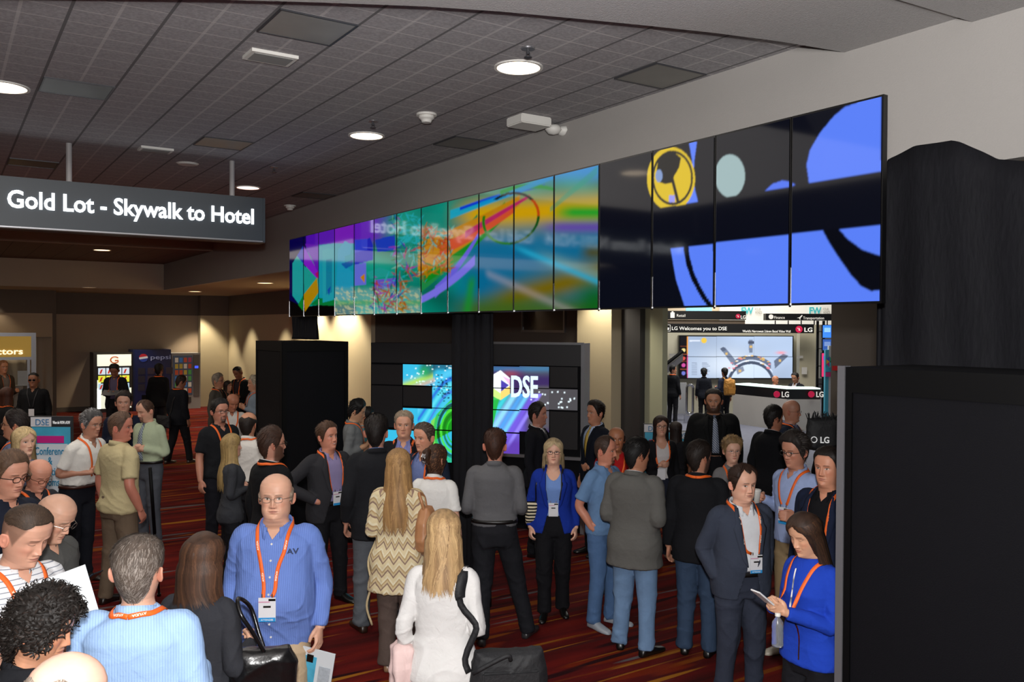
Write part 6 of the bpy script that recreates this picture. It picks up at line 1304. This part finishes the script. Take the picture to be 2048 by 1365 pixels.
person(708, 800, 1.76, 95, 'young black haired man in a grey shirt in profile against the cream wall', d=10.9, top=dict(c='#6c7072', sleeve='roll', hem=.88), hair=('fluffy', '#0c0b0c'), skin='#c09474', arms=('phone', 'phone'), head=(0, 18, 0), f=dict(eyes=2), lanyard=dict(badge=0))
person(728, 814, 1.68, 88, 'person in teal half hidden behind the young man in the grey shirt', d=11.7, top=dict(c='#5a98a0', sleeve='short'), hair=('medium', '#1a1614'), skin='#b88a6c', arms=('phone', 'phone'), head=(0, 18, 0), f=dict(eyes=2), lanyard=dict(badge=0))
person(808, 824, 1.83, 2, 'grey blond man in a black jacket and lavender shirt facing the camera', d=8.9, bulk=1.05, top=dict(c='#7d82b8'), jacket=dict(c='#131318', open=.05), hair=('short', '#8a7a68'), hairopt=dict(t=.013, c2='#b0a490'), skin='#d09a80', f=dict(brow='#a08468', jaw=1.1), lanyard=dict(badge=0))
person(850, 846, 1.80, -28, 'smiling man with short grey brown hair in a blue shirt and navy jacket looking left', d=8.15, top=dict(c='#6a78a8'), jacket=dict(c='#1c2638', open=.05), hair=('short', '#4a3c34'), hairopt=dict(c2='#807468'), skin='#cf9478', f=dict(smile=1), head=(-8, 6, 0), lanyard=dict(badge=0))
p_chev = person(797, 898, 1.74, 176, 'woman with very long blonde hair in a cream zigzag knit cardigan seen from behind', 'F', d=6.75, bulk=1.08, top=dict(c='#d9c9a2', crew=1, collar=0, k='chevron', hem=.66, flare=.16, name='cardigan'), legs=('#5a4c46', 'plain'), hair=('long', '#8a6844'), hairopt=dict(c2='#b8905c', end=-.38, vol=.012, wave=1.6, mix=.4), shoes='#8a6a50', arms=('fold', 'hold'), feet=((-.09, .05, -8), (.09, -.05, 8)))
person(870, 890, 1.70, 170, 'woman in a white polo shirt with her brown hair pinned up in a silver clip', 'F', d=7.4, bulk=1.06, top=dict(c='#dfdedb', sleeve='short', hem=.88), hair=('bun', '#3c261a'), hairopt=dict(c2='#7a5438', mix=.4), skin='#d0a088', head=(-28, 4, 0), lanyard=dict(badge=0), arms=('down', 'down'))
p_grey = person(990, 860, 1.81, 178, 'man in a grey button shirt and black jeans seen from behind, feet apart', d=7.45, bulk=1.06, top=dict(c='#5c5c5f', hem=.965), legs=('#1a1b20', 'denim'), hair=('short', '#3a2218'), hairopt=dict(t=.014), skin='#c88a74', arms=('hold', 'hold'), belt='#0c0b0b', feet=((-.28, -.10, -20), (.10, .1, 10)), shoes='#2a2a2c', head=(-4, 4, 0))
person(1077, 806, 1.84, 72, 'man in a black suit and white collar in profile facing right before the lit screen', d=10.2, top=dict(c='#c8c8cc', tied=1), jacket=dict(c='#101118'), tie=('#202024',), legs=('#101116', 'plain'), hair=('short', '#161210'), hairopt=dict(t=.015), skin='#b47c68', f=dict(beard='stubble'), feet=((-.1, 0, -5), (.1, -.12, 20)))
person(1190, 803, 1.84, -60, 'man in a dark navy suit with a gold tie facing left beside the cream column', d=10.3, bulk=1.05, top=dict(c='#a8b8d4', tied=1), jacket=dict(c='#10141f'), tie=('#b89a48',), legs=('#12141c', 'plain'), hair=('medium', '#1a100c'), hairopt=dict(flow=1.4), skin='#b88064', arms=('down', 'clasp'))
p_blue2 = person(1107, 878, 1.66, -2, 'blonde woman with glasses in a cobalt blazer and black trousers facing the camera', 'F', d=8.05, bulk=1.08, top=dict(c='#7090cc', crew=1, collar=0, scoop=1), jacket=dict(c='#15308f', open=.045, hem=.84), legs=('#121216', 'plain'), hair=('bob', '#8a7658'), hairopt=dict(c2='#c0aa84', end=-.03, vol=.014, mix=.5, amin=58), glasses='black', skin='#d8a890', f=dict(fat=.2, brow='#a08a6a'), arms=('relax', 'relax'), lanyard=dict(m=mat('lanyard_black', '#14141a', .6), txt=0, z=1.16, bm=M_badge), feet=((-.08, -.05, -8), (.10, .1, 10)))
p_jeans = person(1210, 872, 1.75, 46, 'balding man with a goatee in a blue short sleeved shirt, jeans and running shoes', d=7.8, bulk=1.03, top=dict(c='#5f7ea4', sleeve='short', hem=.86), legs=('#49658c', 'denim'), hair=('receding', '#3a2a22'), hairopt=dict(t=.006), skin='#c08068', f=dict(beard='goatee', smile=1), arms=('pocket', 'down'), shoes='#9aa0a8', feet=((-.12, 0, -10), (.12, -.02, 12)), head=(16, 4, 0))
person(1233, 855, 1.74, 0, 'man in a red shirt mostly hidden behind the man in jeans and blue shirt', d=8.9, top=dict(c='#a01418', sleeve='short'), hair=('balding', '#181210'), skin='#a0684a', lanyard=dict(badge=0))
p_blaz = person(1272, 878, 1.79, 148, 'black haired man in a grey wool blazer and light jeans seen from behind', d=7.2, bulk=1.14, top=dict(c='#c8ccd0'), jacket=dict(c='#5a5956', hem=.72, flare=.16), legs=('#6a86a8', 'denim'), hair=('medium', '#0e0c0c'), skin='#a8745a', head=(-34, 6, 0), arms=('phone', 'phone'), feet=((-.13, .03, -18), (.13, -.02, 22)))
p_teal = person(1322, 832, 1.69, 2, 'young woman with glasses and dark hair in a black blazer over a white top', 'F', d=10.1, top=dict(c='#c8c4c4', crew=1, collar=0, scoop=1, hem=.92), jacket=dict(c='#121216', open=.055, hem=.84), legs=('#1e2230', 'denim'), hair=('long', '#20140f'), hairopt=dict(end=-.12, c2='#3a241a'), glasses='black', skin='#c8967e', lanyard=dict(z=1.14, bm=M_bred), arms=('fold', 'relax'), shoes='#b8a890')
person(1352, 844, 1.63, 160, 'dark haired person seen from behind just right of the young woman with glasses', 'F', d=11.4, top=dict(c='#16161a', crew=1, collar=0), hair=('bob', '#1c100c'), hairopt=dict(end=-.08), skin='#8a5a40')
p_big = person(1428, 780, 1.93, -6, 'tall heavy bearded man in a black suit with a striped tie', d=11.0, bulk=1.34, belly=.05, top=dict(c='#0e0e10', tied=1), jacket=dict(c='#111214', open=.045), tie=('#5a6478', 'diag', '#a8b0c0'), hair=('short', '#181210'), hairopt=dict(t=.014), skin='#b88468', f=dict(beard='full', fat=.6, wide=1.08, jaw=1.15, neck=1.15), head=(-10, 2, 0))
p_blk = person(1398, 882, 1.80, 158, 'man in a black jacket and jeans seen from behind left of the suited man', d=7.15, bulk=1.08, top=dict(c='#3a3a40'), jacket=dict(c='#131418', hem=.78), legs=('#33445c', 'denim'), hair=('short', '#1e1612'), hairopt=dict(t=.014), skin='#b07c64', f=dict(beard='full'), head=(-38, 0, 0), lanyard=dict(badge=0, txt=0))
person(1465, 878, 1.60, 2, 'older woman with short hair and glasses behind the man in the slate suit', 'F', d=8.4, top=dict(c='#6c6a6c'), hair=('short', '#7a6040'), hairopt=dict(t=.028, c2='#a88a60', mix=.5), glasses='wire', skin='#cfa08a', lanyard=dict(badge=0))
person(1548, 812, 1.80, 128, 'dark haired man in a black suit turned away talking to a bald man', d=9.7, bulk=1.1, top=dict(c='#c8c8cc'), jacket=dict(c='#0f1014'), hair=('short', '#161110'), hairopt=dict(t=.014), skin='#a87058', head=(-20, 0, 0))
person(1582, 800, 1.80, 55, 'bald man with rimless glasses in a navy jacket with an orange lanyard', d=10.5, top=dict(c='#8088a8'), jacket=dict(c='#1a2234', open=.05), hair=('bald', '#8a7060'), glasses='wire', skin='#b88068', f=dict(fat=.2), lanyard=dict(badge=0), head=(8, 4, 0))
p_cup = person(1592, 868, 1.80, -58, 'older man with wavy dark hair and glasses holding a paper cup', d=7.1, top=dict(c='#94a4cc', hem=.9), legs=('#8a7658', 'plain'), hair=('fluffy', '#26201e'), hairopt=dict(t=.030, c2='#4a4440', shift=-.004), glasses='black', skin='#b88068', arms=('cup', 'hold'), head=(0, 8, 0), lanyard=dict(badge=1, z=1.2, x=0), shoes='#b8b0a0')
person(1656, 898, 1.80, -48, 'dark haired man in a navy blazer and black shirt partly behind the foreground tower', d=6.2, bulk=1.06, top=dict(c='#0e0e12'), jacket=dict(c='#161e34', open=.04), hair=('short', '#1c1512'), hairopt=dict(t=.014), skin='#c88c70', f=dict(fat=.3), lanyard=dict(badge=0, txt=0))
person(1676, 835, 1.72, -30, 'person holding a hand to the face beside the black tote, half behind the tower', d=9.3, top=dict(c='#1a1a20'), jacket=dict(c='#101014'), hair=('medium', '#1e1612'), skin='#b07c62', arms=('face', 'down'), head=(-12, 10, 0))
# --- background
person(6, 722, 1.92, 60, 'man in a brown blazer with an orange lanyard by the far left booth', d=19.0, top=dict(c='#6a6058'), jacket=dict(c='#3c3228', open=.04), hair=('short', '#8a5a38'), skin='#b07858', lanyard=dict(badge=0), arms=('hold', 'hold'))
person(14, 775, 1.80, 150, 'auburn haired person in black seen from behind at the far left edge', 'F', d=13.5, top=dict(c='#121214', crew=1, collar=0), hair=('bob', '#3c1e12'), skin='#a87058', lanyard=dict(badge=0))
person(67, 746, 1.82, 14, 'security guard in a black shirt and sunglasses before the sheer curtain', d=16.2, bulk=1.14, top=dict(c='#101114'), hair=('buzz', '#0e0b0a'), glasses='sun', skin='#8a5c44', lanyard=dict(m=mat('lanyard_black', '#14141a', .6), z=1.12, bm=M_badge))
p_read = person(230, 727, 1.86, 8, 'man in a dark jacket reading a booklet in front of the lit drink machine', d=19.3, top=dict(c='#5a5068'), jacket=dict(c='#16161c', open=.06), hair=('medium', '#120e0c'), skin='#8a5c48', head=(4, 26, 0), f=dict(eyes=2), arms=('read', 'read'), lanyard=dict(badge=0))
person(318, 728, 1.86, 178, 'man in a black suit standing with his back turned before the blue cola machine', d=20.0, top=dict(c='#303034'), jacket=dict(c='#0e0e10'), hair=('short', '#14100e'), skin='#8a5c48', lanyard=dict(badge=0))
p_walk = person(358, 750, 1.76, 150, 'man in a dark suit walking away with a black shoulder bag', d=17.0, bulk=1.1, top=dict(c='#b0a8a0'), jacket=dict(c='#14161c', hem=.76), hair=('short', '#2a1a12'), skin='#a06c54', lanyard=dict(badge=0), feet=((-.16, -.16, -8), (.14, .14, 6)), shoes='#3a302a', head=(-20, 18, 0))
person(437, 748, 1.80, 82, 'grey haired man with glasses and a grey blazer in profile near the cream wall', d=16.2, top=dict(c='#28221f'), jacket=dict(c='#4a4640', open=.05), hair=('short', '#857a6c'), hairopt=dict(t=.018), glasses='black', skin='#b07c60', lanyard=dict(badge=0))
person(456, 762, 1.70, 60, 'small face of a dark haired person behind the grey haired man', 'F', d=18.0, top=dict(c='#3a3430'), hair=('bob', '#1e1410'), skin='#b88468')
person(480, 731, 1.84, -20, 'man with cropped hair in a black jacket reading papers near the left tower', d=18.8, top=dict(c='#2a2024'), jacket=dict(c='#101012', open=.05), hair=('buzz', '#100c0a'), skin='#8a5a40', head=(-6, 26, 0), f=dict(eyes=2), arms=('read', 'read'), lanyard=dict(badge=1))
person(507, 753, 1.72, -60, 'white haired person in a blue grey shirt cut off by the left black tower', d=15.6, top=dict(c='#7c8a98'), hair=('fluffy', '#b0a490'), skin='#c08c70', arms=('phone', 'phone'), lanyard=dict(badge=0))
p_k1 = person(1346, 731, 1.62, 140, 'man in a black suit standing beside the escalator', d=24.4, top=dict(c='#909098'), jacket=dict(c='#0f1014'), hair=('medium', '#0e0c0c'), skin='#b07c60', head=(-50, 0, 0), lanyard=dict(badge=0))
person(1408, 738, 1.60, 170, 'man in dark clothes seen from behind watching the map screen', d=24.6, top=dict(c='#20222c'), jacket=dict(c='#14161e'), hair=('fluffy', '#0e0c0c'), skin='#a87058')
p_pack = person(1449, 737, 1.60, 200, 'man with a yellow backpack seen from behind at the reception counter', d=24.0, top=dict(c='#22283a'), hair=('medium', '#14100e'), skin='#a87058', f=dict(beard='full'), head=(0, 0, 0), arms=('down', 'hold'))
p_st1 = person(1551, 752, 1.7, 40, 'bald person in a plaid shirt sitting behind the reception counter', d=25.6, top=dict(c='#5a5058', k='check', c2='#a09090'), hair=('bald', '#a08470'), skin='#c08060', seat=.42, arms=('read', 'read'))
p_st2 = person(1592, 745, 1.7, -50, 'dark haired man in a dark suit sitting behind the reception counter', d=24.6, top=dict(c='#b8b8bc'), jacket=dict(c='#14151b'), hair=('short', '#18120f'), skin='#b07c60', seat=.42, head=(0, 16, 0), arms=('read', 'read'))
for p_ in PEOPLE: print('P', p_)
# ================================================================= things people carry
def held(name, p, at, label, cat, group=None):
    """Empty placed at a point given in the person's own coordinates, facing the way the person does"""
    w_ = p['wp'](at); t = empty(name, w_, p['rz'], label, cat, group); return t
def hnd(p, side, along=.07, th=0, n=0):
    S_, E_, W2, sd, ps = p['SH'][side]; e = POSE[ps] if isinstance(ps, str) else ps
    d = (W2 - E_); d /= np.linalg.norm(d)
    if e[4] is not None: d = np.array([sd * e[4][0], -e[4][1], e[4][2]]); d /= np.linalg.norm(d)
    return W2 + d * along
def curve_tube(pts, r, m, name, parent, k=5, n=10):
    mb = MB(); tube(mb, pts, [r] * len(pts), k=k, n=n); return mk(name, mb.V, mb.F, m, parent, True)
# magazine held by the man in blue
at = hnd(p_blue, 1, .10); t = held('magazine', p_blue, at + [0, -.02, -.02], 'white and blue magazine hanging from the hand of the man in the blue striped shirt', 'magazine')
Mg = Euler((R(12), R(12), R(-10))).to_matrix().to_4x4()
MB().box(-.105, .105, -.004, .004, -.28, 0, Mg).build('pages', mat('paper', '#cfd4d8', .5), t); MB().box(-.09, .0, -.006, -.004, -.27, -.05, Mg).build('cover_picture', mat('cover_cyan', '#48a0c0', .4, var=.4, vscale=20), t); MB().box(.02, .09, -.006, -.004, -.25, -.1, Mg).build('cover_text_block', mat('cover_grey', '#a8b0b8', .5, var=.3, vscale=60), t); MB().box(-.06, -.02, -.0065, -.004, -.09, -.04, Mg).build('cover_mark', M_frame, t)
# pocket emblem of the man in blue
V_, F_ = p_blue['BH'][0]; bv_ = BVHTree.FromPolygons([tuple(v) for v in V_], [tuple(map(int, q)) for q in F_]); hh = bv_.ray_cast(Vector((.115, -1, 1.335)), Vector((0, 1, 0)))
if hh[0]:
    q = p_blue['deform']([[.085, hh[0].y - .012, 1.325]])[0]; text('shirt_emblem', 'AV', mat('emblem_navy', '#1c2c50', .6), q, (1, .25, 0), (0, 0, 1), .07, .045, .001, p_blue['root'], .03)
# phone of the woman in the blue jacket
for p, lb, cc in ((p_bluej, 'white smartphone held by the woman in the bright blue jacket', '#d8d8d8'), (p_phone, 'dark smartphone in the hands of the bald man in the grey polo', '#1a1a1e')):
    a = (hnd(p, 0, .12) + hnd(p, 1, .12)) / 2; t = held('smartphone', p, a + [0, -.03, .035], lb, 'phone'); Mx = Euler((R(-38), 0, 0)).to_matrix().to_4x4()
    MB().box(-.036, .036, -.07, .07, -.004, .004, Mx).build('case', mat('phone' + cc, cc, .3), t, bevel=.003); MB().box(-.032, .032, -.058, .058, .004, .0055, Mx).build('screen', mat('phone_screen', '#203040', .1, emit='#5a7090', estr=.4), t)
# water bottle by the woman in the blue jacket
a = hnd(p_bluej, 1, .03); t = held('water_bottle', p_bluej, a + [.0, -.02, -.20], 'clear plastic water bottle under the hands of the woman in the bright blue jacket', 'bottle')
gm, nt_, b_ = nodemat('clear_plastic'); b_.inputs['Transmission Weight'].default_value = .85; b_.inputs['Roughness'].default_value = .08; b_.inputs['IOR'].default_value = 1.3; b_.inputs['Base Color'].default_value = (.8, .85, .9, 1)
MB().lathe([(0, 0), (.03, 0), (.032, .01), (.030, .04), (.032, .05), (.030, .09), (.032, .10), (.03, .13), (.013, .155), (.013, .165)], n=20).build('bottle_body', gm, t, True); MB().lathe([(.015, .163), (.015, .18), (0, .18)], n=16).build('cap', M_white, t, True)
# paper cup
a = hnd(p_cup, 0, .085); t = held('paper_cup', p_cup, a + [.02, -.035, -.05], 'white paper cup with a dark round logo and white lid of the wavy haired man', 'cup')
MB().lathe([(0, 0), (.028, 0), (.040, .11)], n=24).build('cup_body', mat('cup_paper', '#d4d2cc', .5), t, True); MB().lathe([(.041, .108), (.043, .112), (.041, .122), (.034, .124), (0, .124)], n=24).build('lid', M_white, t, True)
lg_ = MB(); 
for k in range(5):
    for j in range(4):
        a0 = -2.2 + k * .18; z0 = .035 + j * .012; lg_.add([(.0375 * math.cos(q), .0375 * math.sin(q), z) for q, z in ((a0, z0), (a0 + .18, z0), (a0 + .18, z0 + .012), (a0, z0 + .012))], [(0, 1, 2, 3)])
lg_.build('cup_logo', mat('cup_logo', '#1c3a5a', .5), t)
# paper of the curly man
q = P(148, 1235, 3.75); t = empty('paper_sheet', q, YAW + R(20), 'white sheet of paper held up beyond the curly haired man', 'paper'); Mx = Euler((R(-20), R(-18), 0)).to_matrix().to_4x4()
MB().box(-.10, .10, -.002, .0, -.10, .20, Mx).build('sheet', mat('paper', '#cfd4d8', .5), t); MB().box(-.02, .02, -.003, -.002, .1, .14, Mx).build('printed_mark', mat('cover_grey', '#a8b0b8', .5), t)
a = (hnd(p_read, 0, .1) + hnd(p_read, 1, .1)) / 2; t = held('booklet', p_read, a + [0, -.04, .03], 'open booklet held by the man before the lit drink machine', 'booklet'); Mx = Euler((R(25), 0, 0)).to_matrix().to_4x4()
MB().prism([(-.16, .0), (0, -.02), (.16, 0), (.16, .008), (0, -.012), (-.16, .008)], lambda a_, b__, q: Mx @ Vector((a_, -.11 + .22 * q, b__))).build('pages', mat('dull_paper', '#6a6a6c', .5), t)
# video camera and monopod
a = hnd(p_cam, 1, .07); t = held('video_camera', p_cam, a + [.02, -.06, .0], 'black video camera held by the young man in the navy jacket', 'camera')
box('camera_body', -.05, .05, -.10, .08, -.05, .05, M_black, t, bevel=.008); MB().cyl((0, -.10, 0), (0, -.19, 0), .035, .042).build('camera_lens', M_frame, t, True); MB().cyl((-.03, .04, .05), (-.03, -.04, .08), .012).cyl((-.03, -.04, .08), (-.03, -.09, .05), .012).build('top_handle', M_black, t, True); box('eyepiece', -.02, .02, .08, .13, .0, .04, M_frame, t, bevel=.005)
w0 = P(300, 930, 8.2); w1 = PA(318, 1090, 2, 0.0); w1 = P(318, 1090, 8.6); w1.z = 0; t = empty('monopod', w1, 0, 'thin black monopod leaning beside the man in the tan shirt', 'monopod'); v = Vector((w0.x, w0.y, 1.35)) - w1
MB().cyl((0, 0, .02), v * .55, .012).build('lower_tube', M_frame, t, True); MB().cyl(v * .5, v, .016).build('upper_tube', M_edge, t, True); MB().cyl((0, 0, 0), v * .02, .02).build('foot_tip', M_frame, t)
# bags
M_leather = mat('soft_black_leather', '#0e0d0e', .28, bump=.3, bscale=25, spec=.6); M_tanl = mat('tan_leather', '#b07c54', .45, bump=.3, bscale=18); M_nylon = mat('black_nylon', '#141417', .7, bump=.3)
def onbody(p, path, width, off, m, name, parent, k=6):
    VV = []; FF = []; nn = 0
    for V, F in p['BH']: VV += [tuple(v) for v in V]; FF += [tuple(int(i) + nn for i in q) for q in F]; nn += len(V)
    bv = BVHTree.FromPolygons(VV, FF); V, F, _, _ = ribbon(path, bv, width, off, k); V = p['deform'](V); W4 = np.array([p['M'] @ Vector(v) for v in V]); I4 = parent.matrix_basis.inverted() if 0 else (Matrix.Translation(parent.location) @ Matrix.Rotation(parent.rotation_euler[2], 4, 'Z')).inverted()
    o = mk(name, [I4 @ Vector(v) for v in W4], F, m, parent, True); md = o.modifiers.new('s', 'SOLIDIFY'); md.thickness = .006; return o
def bagbody(pts, w_, dpt, m, name, parent, sub=2, puff=1):
    """soft bag: outline pts (x,z), thickness dpt"""
    n = len(pts); mb = MB(); cx = sum(a for a, b in pts) / n; cz = sum(b for a, b in pts) / n; rings = []
    for t_, s_ in ((-1, .55), (-.75, .85), (-.35, 1), (.35, 1), (.75, .85), (1, .55)): rings.append(np.array([(cx + (a - cx) * s_, t_ * dpt / 2, cz + (b - cz) * s_) for a, b in pts]))
    loft(mb, rings); V, F = remesh(mb, .008, 3); V = folds(V, F, .006, 3 + int(w_ * 100)); return mk(name, V, F, m, parent, True)
curve_tube([p_chev['deform']([q])[0] for q in ((.18, -.02, 1.02), (.235, .0, .86), (.20, .05, .7), (.24, .03, .52), (.205, .0, .36))], .009, cloth('#cbb890'), 'sash', p_chev['root'])
# tan hobo bag of the woman in the cardigan (her right shoulder seen from behind = image right)
pos = np.array([-.235, .05, .98]); t = held('shoulder_bag', p_chev, pos, 'tan leather slouchy shoulder bag hanging from the long haired woman in the zigzag cardigan', 'bag')
bagbody([(-.10, .0), (-.13, .08), (-.11, .22), (-.05, .33), (.05, .33), (.11, .22), (.13, .08), (.10, 0), (0, -.04)], 1, .13, M_tanl, 'bag_body', t).rotation_euler = (0, 0, R(75))
mb_ = MB(); tube(mb_, [(.01, .04, .30), (.03, .06, .38), (.055, .03, .44), (.03, -.04, .40), (.01, -.04, .30)], [.014, .013, .012, .013, .014], k=6, n=10); mk('strap', np.array(mb_.V) * p_chev['sc'], mb_.F, M_tanl, t, True)
# black handbag of the woman in the dark sweater
pos = np.array([-.31, -.06, .93]); t = held('handbag', p_bhw, pos, 'shiny black leather handbag of the brown haired woman in the dark grey sweater', 'bag')
o = bagbody([(-.15, 0), (-.16, .18), (-.12, .25), (.12, .25), (.16, .18), (.15, 0)], 2, .12, M_leather, 'bag_body', t); o.rotation_euler = (0, 0, R(25))
mb_ = MB(); tube(mb_, [(-.02, .02, .23), (.02, .06, .34), (.07, .09, .44), (.115, .03, .49), (.10, -.06, .42), (.05, -.05, .30), (.01, -.03, .23)], [.010] * 7, k=5, n=8); mk('strap', mb_.V, mb_.F, M_leather, t, True)
q = MB(); [q.cyl((.013 * math.cos(a_) - .01, .0, .235 + .013 * math.sin(a_)), (.013 * math.cos(a_ + .55) - .01, .0, .235 + .013 * math.sin(a_ + .55)), .003, n=6) for a_ in np.linspace(0, 6.28, 12)[:-1]]; q.build('ring', M_chrome, t)
# black laptop bag of the blonde in white
pos = np.array([-.37, .03, .72]); t = held('laptop_bag', p_white, pos, 'black nylon laptop bag carried by the blonde woman in the white shirt', 'bag')
o = bagbody([(-.20, 0), (-.21, .14), (-.18, .29), (.18, .29), (.21, .14), (.20, 0)], 3, .14, M_nylon, 'bag_body', t); o.rotation_euler = (0, 0, R(18))
o2 = box('front_pocket', -.15, .15, .055, .085, .03, .20, M_nylon, t, bevel=.01); o2.rotation_euler = (0, 0, R(18))
onbody(p_white, [(-.165, -.18, 1.25), (-.115, -.06, 1.42), (-.115, .06, 1.42), (-.15, .2, 1.30), (-.19, .2, 1.1), (-.20, .16, .92)], .035, .010, M_nylon, 'strap', t)
onbody(p_white, [(-.112, -.04, 1.42), (-.12, .06, 1.41), (-.145, .18, 1.30)], .058, .014, M_nylon, 'shoulder_pad', t)
mb_ = MB(); tube(mb_, [(-.20 + .37, .155 - .03, .92 - .72), (.0, .10, .29), (-.02, .07, .26)], [.012] * 3, k=4, n=8); mk('strap_end', mb_.V, mb_.F, M_nylon, t, True)
# pink coat over the other arm
a = p_white['SH'][1][2] * .6 + p_white['SH'][1][1] * .4; t = held('coat', p_white, a, 'pale pink coat draped over the left arm of the blonde woman in the white shirt', 'coat'); mb_ = MB(); rings = []
for z, rx, ry in ((.035, .05, .07), (.02, .075, .12), (-.08, .07, .14), (-.22, .065, .13), (-.38, .07, .11), (-.52, .055, .10), (-.60, .03, .08)):
    a_ = np.linspace(0, 2 * np.pi, 40, endpoint=False); rr_ = 1 + .13 * np.sin(a_ * 6 + z * 8); rings.append(np.stack([rx * np.cos(a_) * rr_, ry * np.sin(a_) * rr_, np.full(40, z)], 1))
loft(mb_, rings); V, F = remesh(mb_, .01, 1); V = folds(V, F, .012, 77); mk('coat_cloth', V, F, cloth('#d8bcb8'), t, True)
# striped purse of the woman in cobalt
pos = np.array([-.21, -.02, .92]); t = held('purse', p_blue2, pos, 'black and cream striped purse at the side of the blonde woman in the cobalt blazer', 'bag')
o = bagbody([(-.05, 0), (-.055, .2), (.055, .2), (.05, 0)], 4, .10, cloth('#141414', .6, 'bstripe', '#d8ccb0', 1.0), 'bag_body', t); onbody(p_blue2, [(-.2, -.05, 1.12), (-.165, -.08, 1.3), (-.12, 0, 1.42), (-.15, .12, 1.3), (-.2, .06, 1.1)], .014, .008, M_leather, 'strap', t)
# shoulder bag of the walking man
pos = np.array([.10, .27, .72]); t = held('messenger_bag', p_walk, pos, 'black messenger bag on the back of the walking man in the dark suit', 'bag'); bagbody([(-.18, 0), (-.18, .24), (.18, .24), (.18, 0)], 5, .12, M_nylon, 'bag_body', t); onbody(p_walk, [(.1, .2, .95), (0, .2, 1.2), (-.12, .05, 1.42)], .03, .01, M_nylon, 'strap', t)
# yellow backpack
pos = np.array([0, .26, .95]); t = held('backpack', p_pack, pos, 'mustard yellow backpack on the man at the reception counter', 'backpack'); M_yel = mat('mustard_canvas', '#a8742c', .7, bump=.2)
bagbody([(-.15, 0), (-.17, .2), (-.14, .42), (0, .46), (.14, .42), (.17, .2), (.15, 0)], 6, .2, M_yel, 'bag_body', t); box('front_pocket', -.11, .11, .08, .12, .04, .2, M_yel, t, bevel=.01)
for sx in (-.1, .1): curve_tube([(sx, -.06, .42), (sx, -.12, .47), (sx, -.2, .45)], .016, M_yel, 'strap', t)
# LG tote
c_ = P(1660, 935, 8.0); t = empty('tote_bag', (c_.x, c_.y, 1.42), YAW, 'black tote bag with a white LG logo and fringe top, left of the foreground tower', 'bag')
c_ = P(1655, 900, 8.0); t.location = (c_.x, c_.y, c_.z); MB().box(-.02, .02, -.02, .02, -c_.z + .02, .1).box(-.25, .25, -.2, .2, -c_.z, -c_.z + .02).build('stand', M_dalu, t)
a0 = P(1612, 900, 8.0); wd = (P(1700, 900, 8.0) - a0).length / 2; top_ = P(1650, 838, 8.0).z - c_.z
bagbody([(-wd, 0), (-wd * .9, top_), (wd, top_ + .03), (wd, 0)], 7, .12, M_nylon, 'bag_body', t)
mb_ = MB(); rq = random.Random(3)
for i in range(60): x = -wd * .9 + 1.8 * wd * i / 60; mb_.cyl((x, rq.uniform(-.05, .05), top_ - .06), (x + rq.uniform(-.03, .03), rq.uniform(-.08, .06), top_ + rq.uniform(.02, .07)), .008, .003, n=5)
o = mb_.build('fringe', M_nylon, t); o['kind'] = 'stuff'
ll = P(1614, 884, 8.0); MI_ = (Matrix.Translation(t.location) @ Matrix.Rotation(YAW, 4, 'Z')).inverted(); ll = MI_ @ ll
text('logo_letters', 'LG', M_dull, (ll.x + .09, -.085, ll.z - .0), (1, 0, 0), (0, 0, 1), .08, .08, .003, t, .02)
rg_ = MB().lathe([(.022, -.002), (.03, -.002), (.03, .002), (.022, .002), (.022, -.002)]).build('logo_ring', M_dull, t); rg_.rotation_euler = (R(90), 0, 0); rg_.location = (ll.x + .035, -.086, ll.z + .03)
# stools behind the counter
for p, lb in ((p_st1, 'black stool under the bald person behind the reception counter'), (p_st2, 'black stool under the suited man behind the reception counter')):
    q = p['root'].location; s_ = p['sc']; t = empty('stool', (q.x, q.y, 0), 0, lb, 'stool'); zt_ = .42 * s_ * .74
    MB().lathe([(0, .0), (.2, 0), (.2, .02), (.03, .04), (.03, zt_ - .03)], n=20).build('base', M_dalu, t, True); MB().lathe([(0, zt_), (.17, zt_), (.18, zt_ - .03), (0, zt_ - .04)], n=20).build('seat', M_black, t, True)
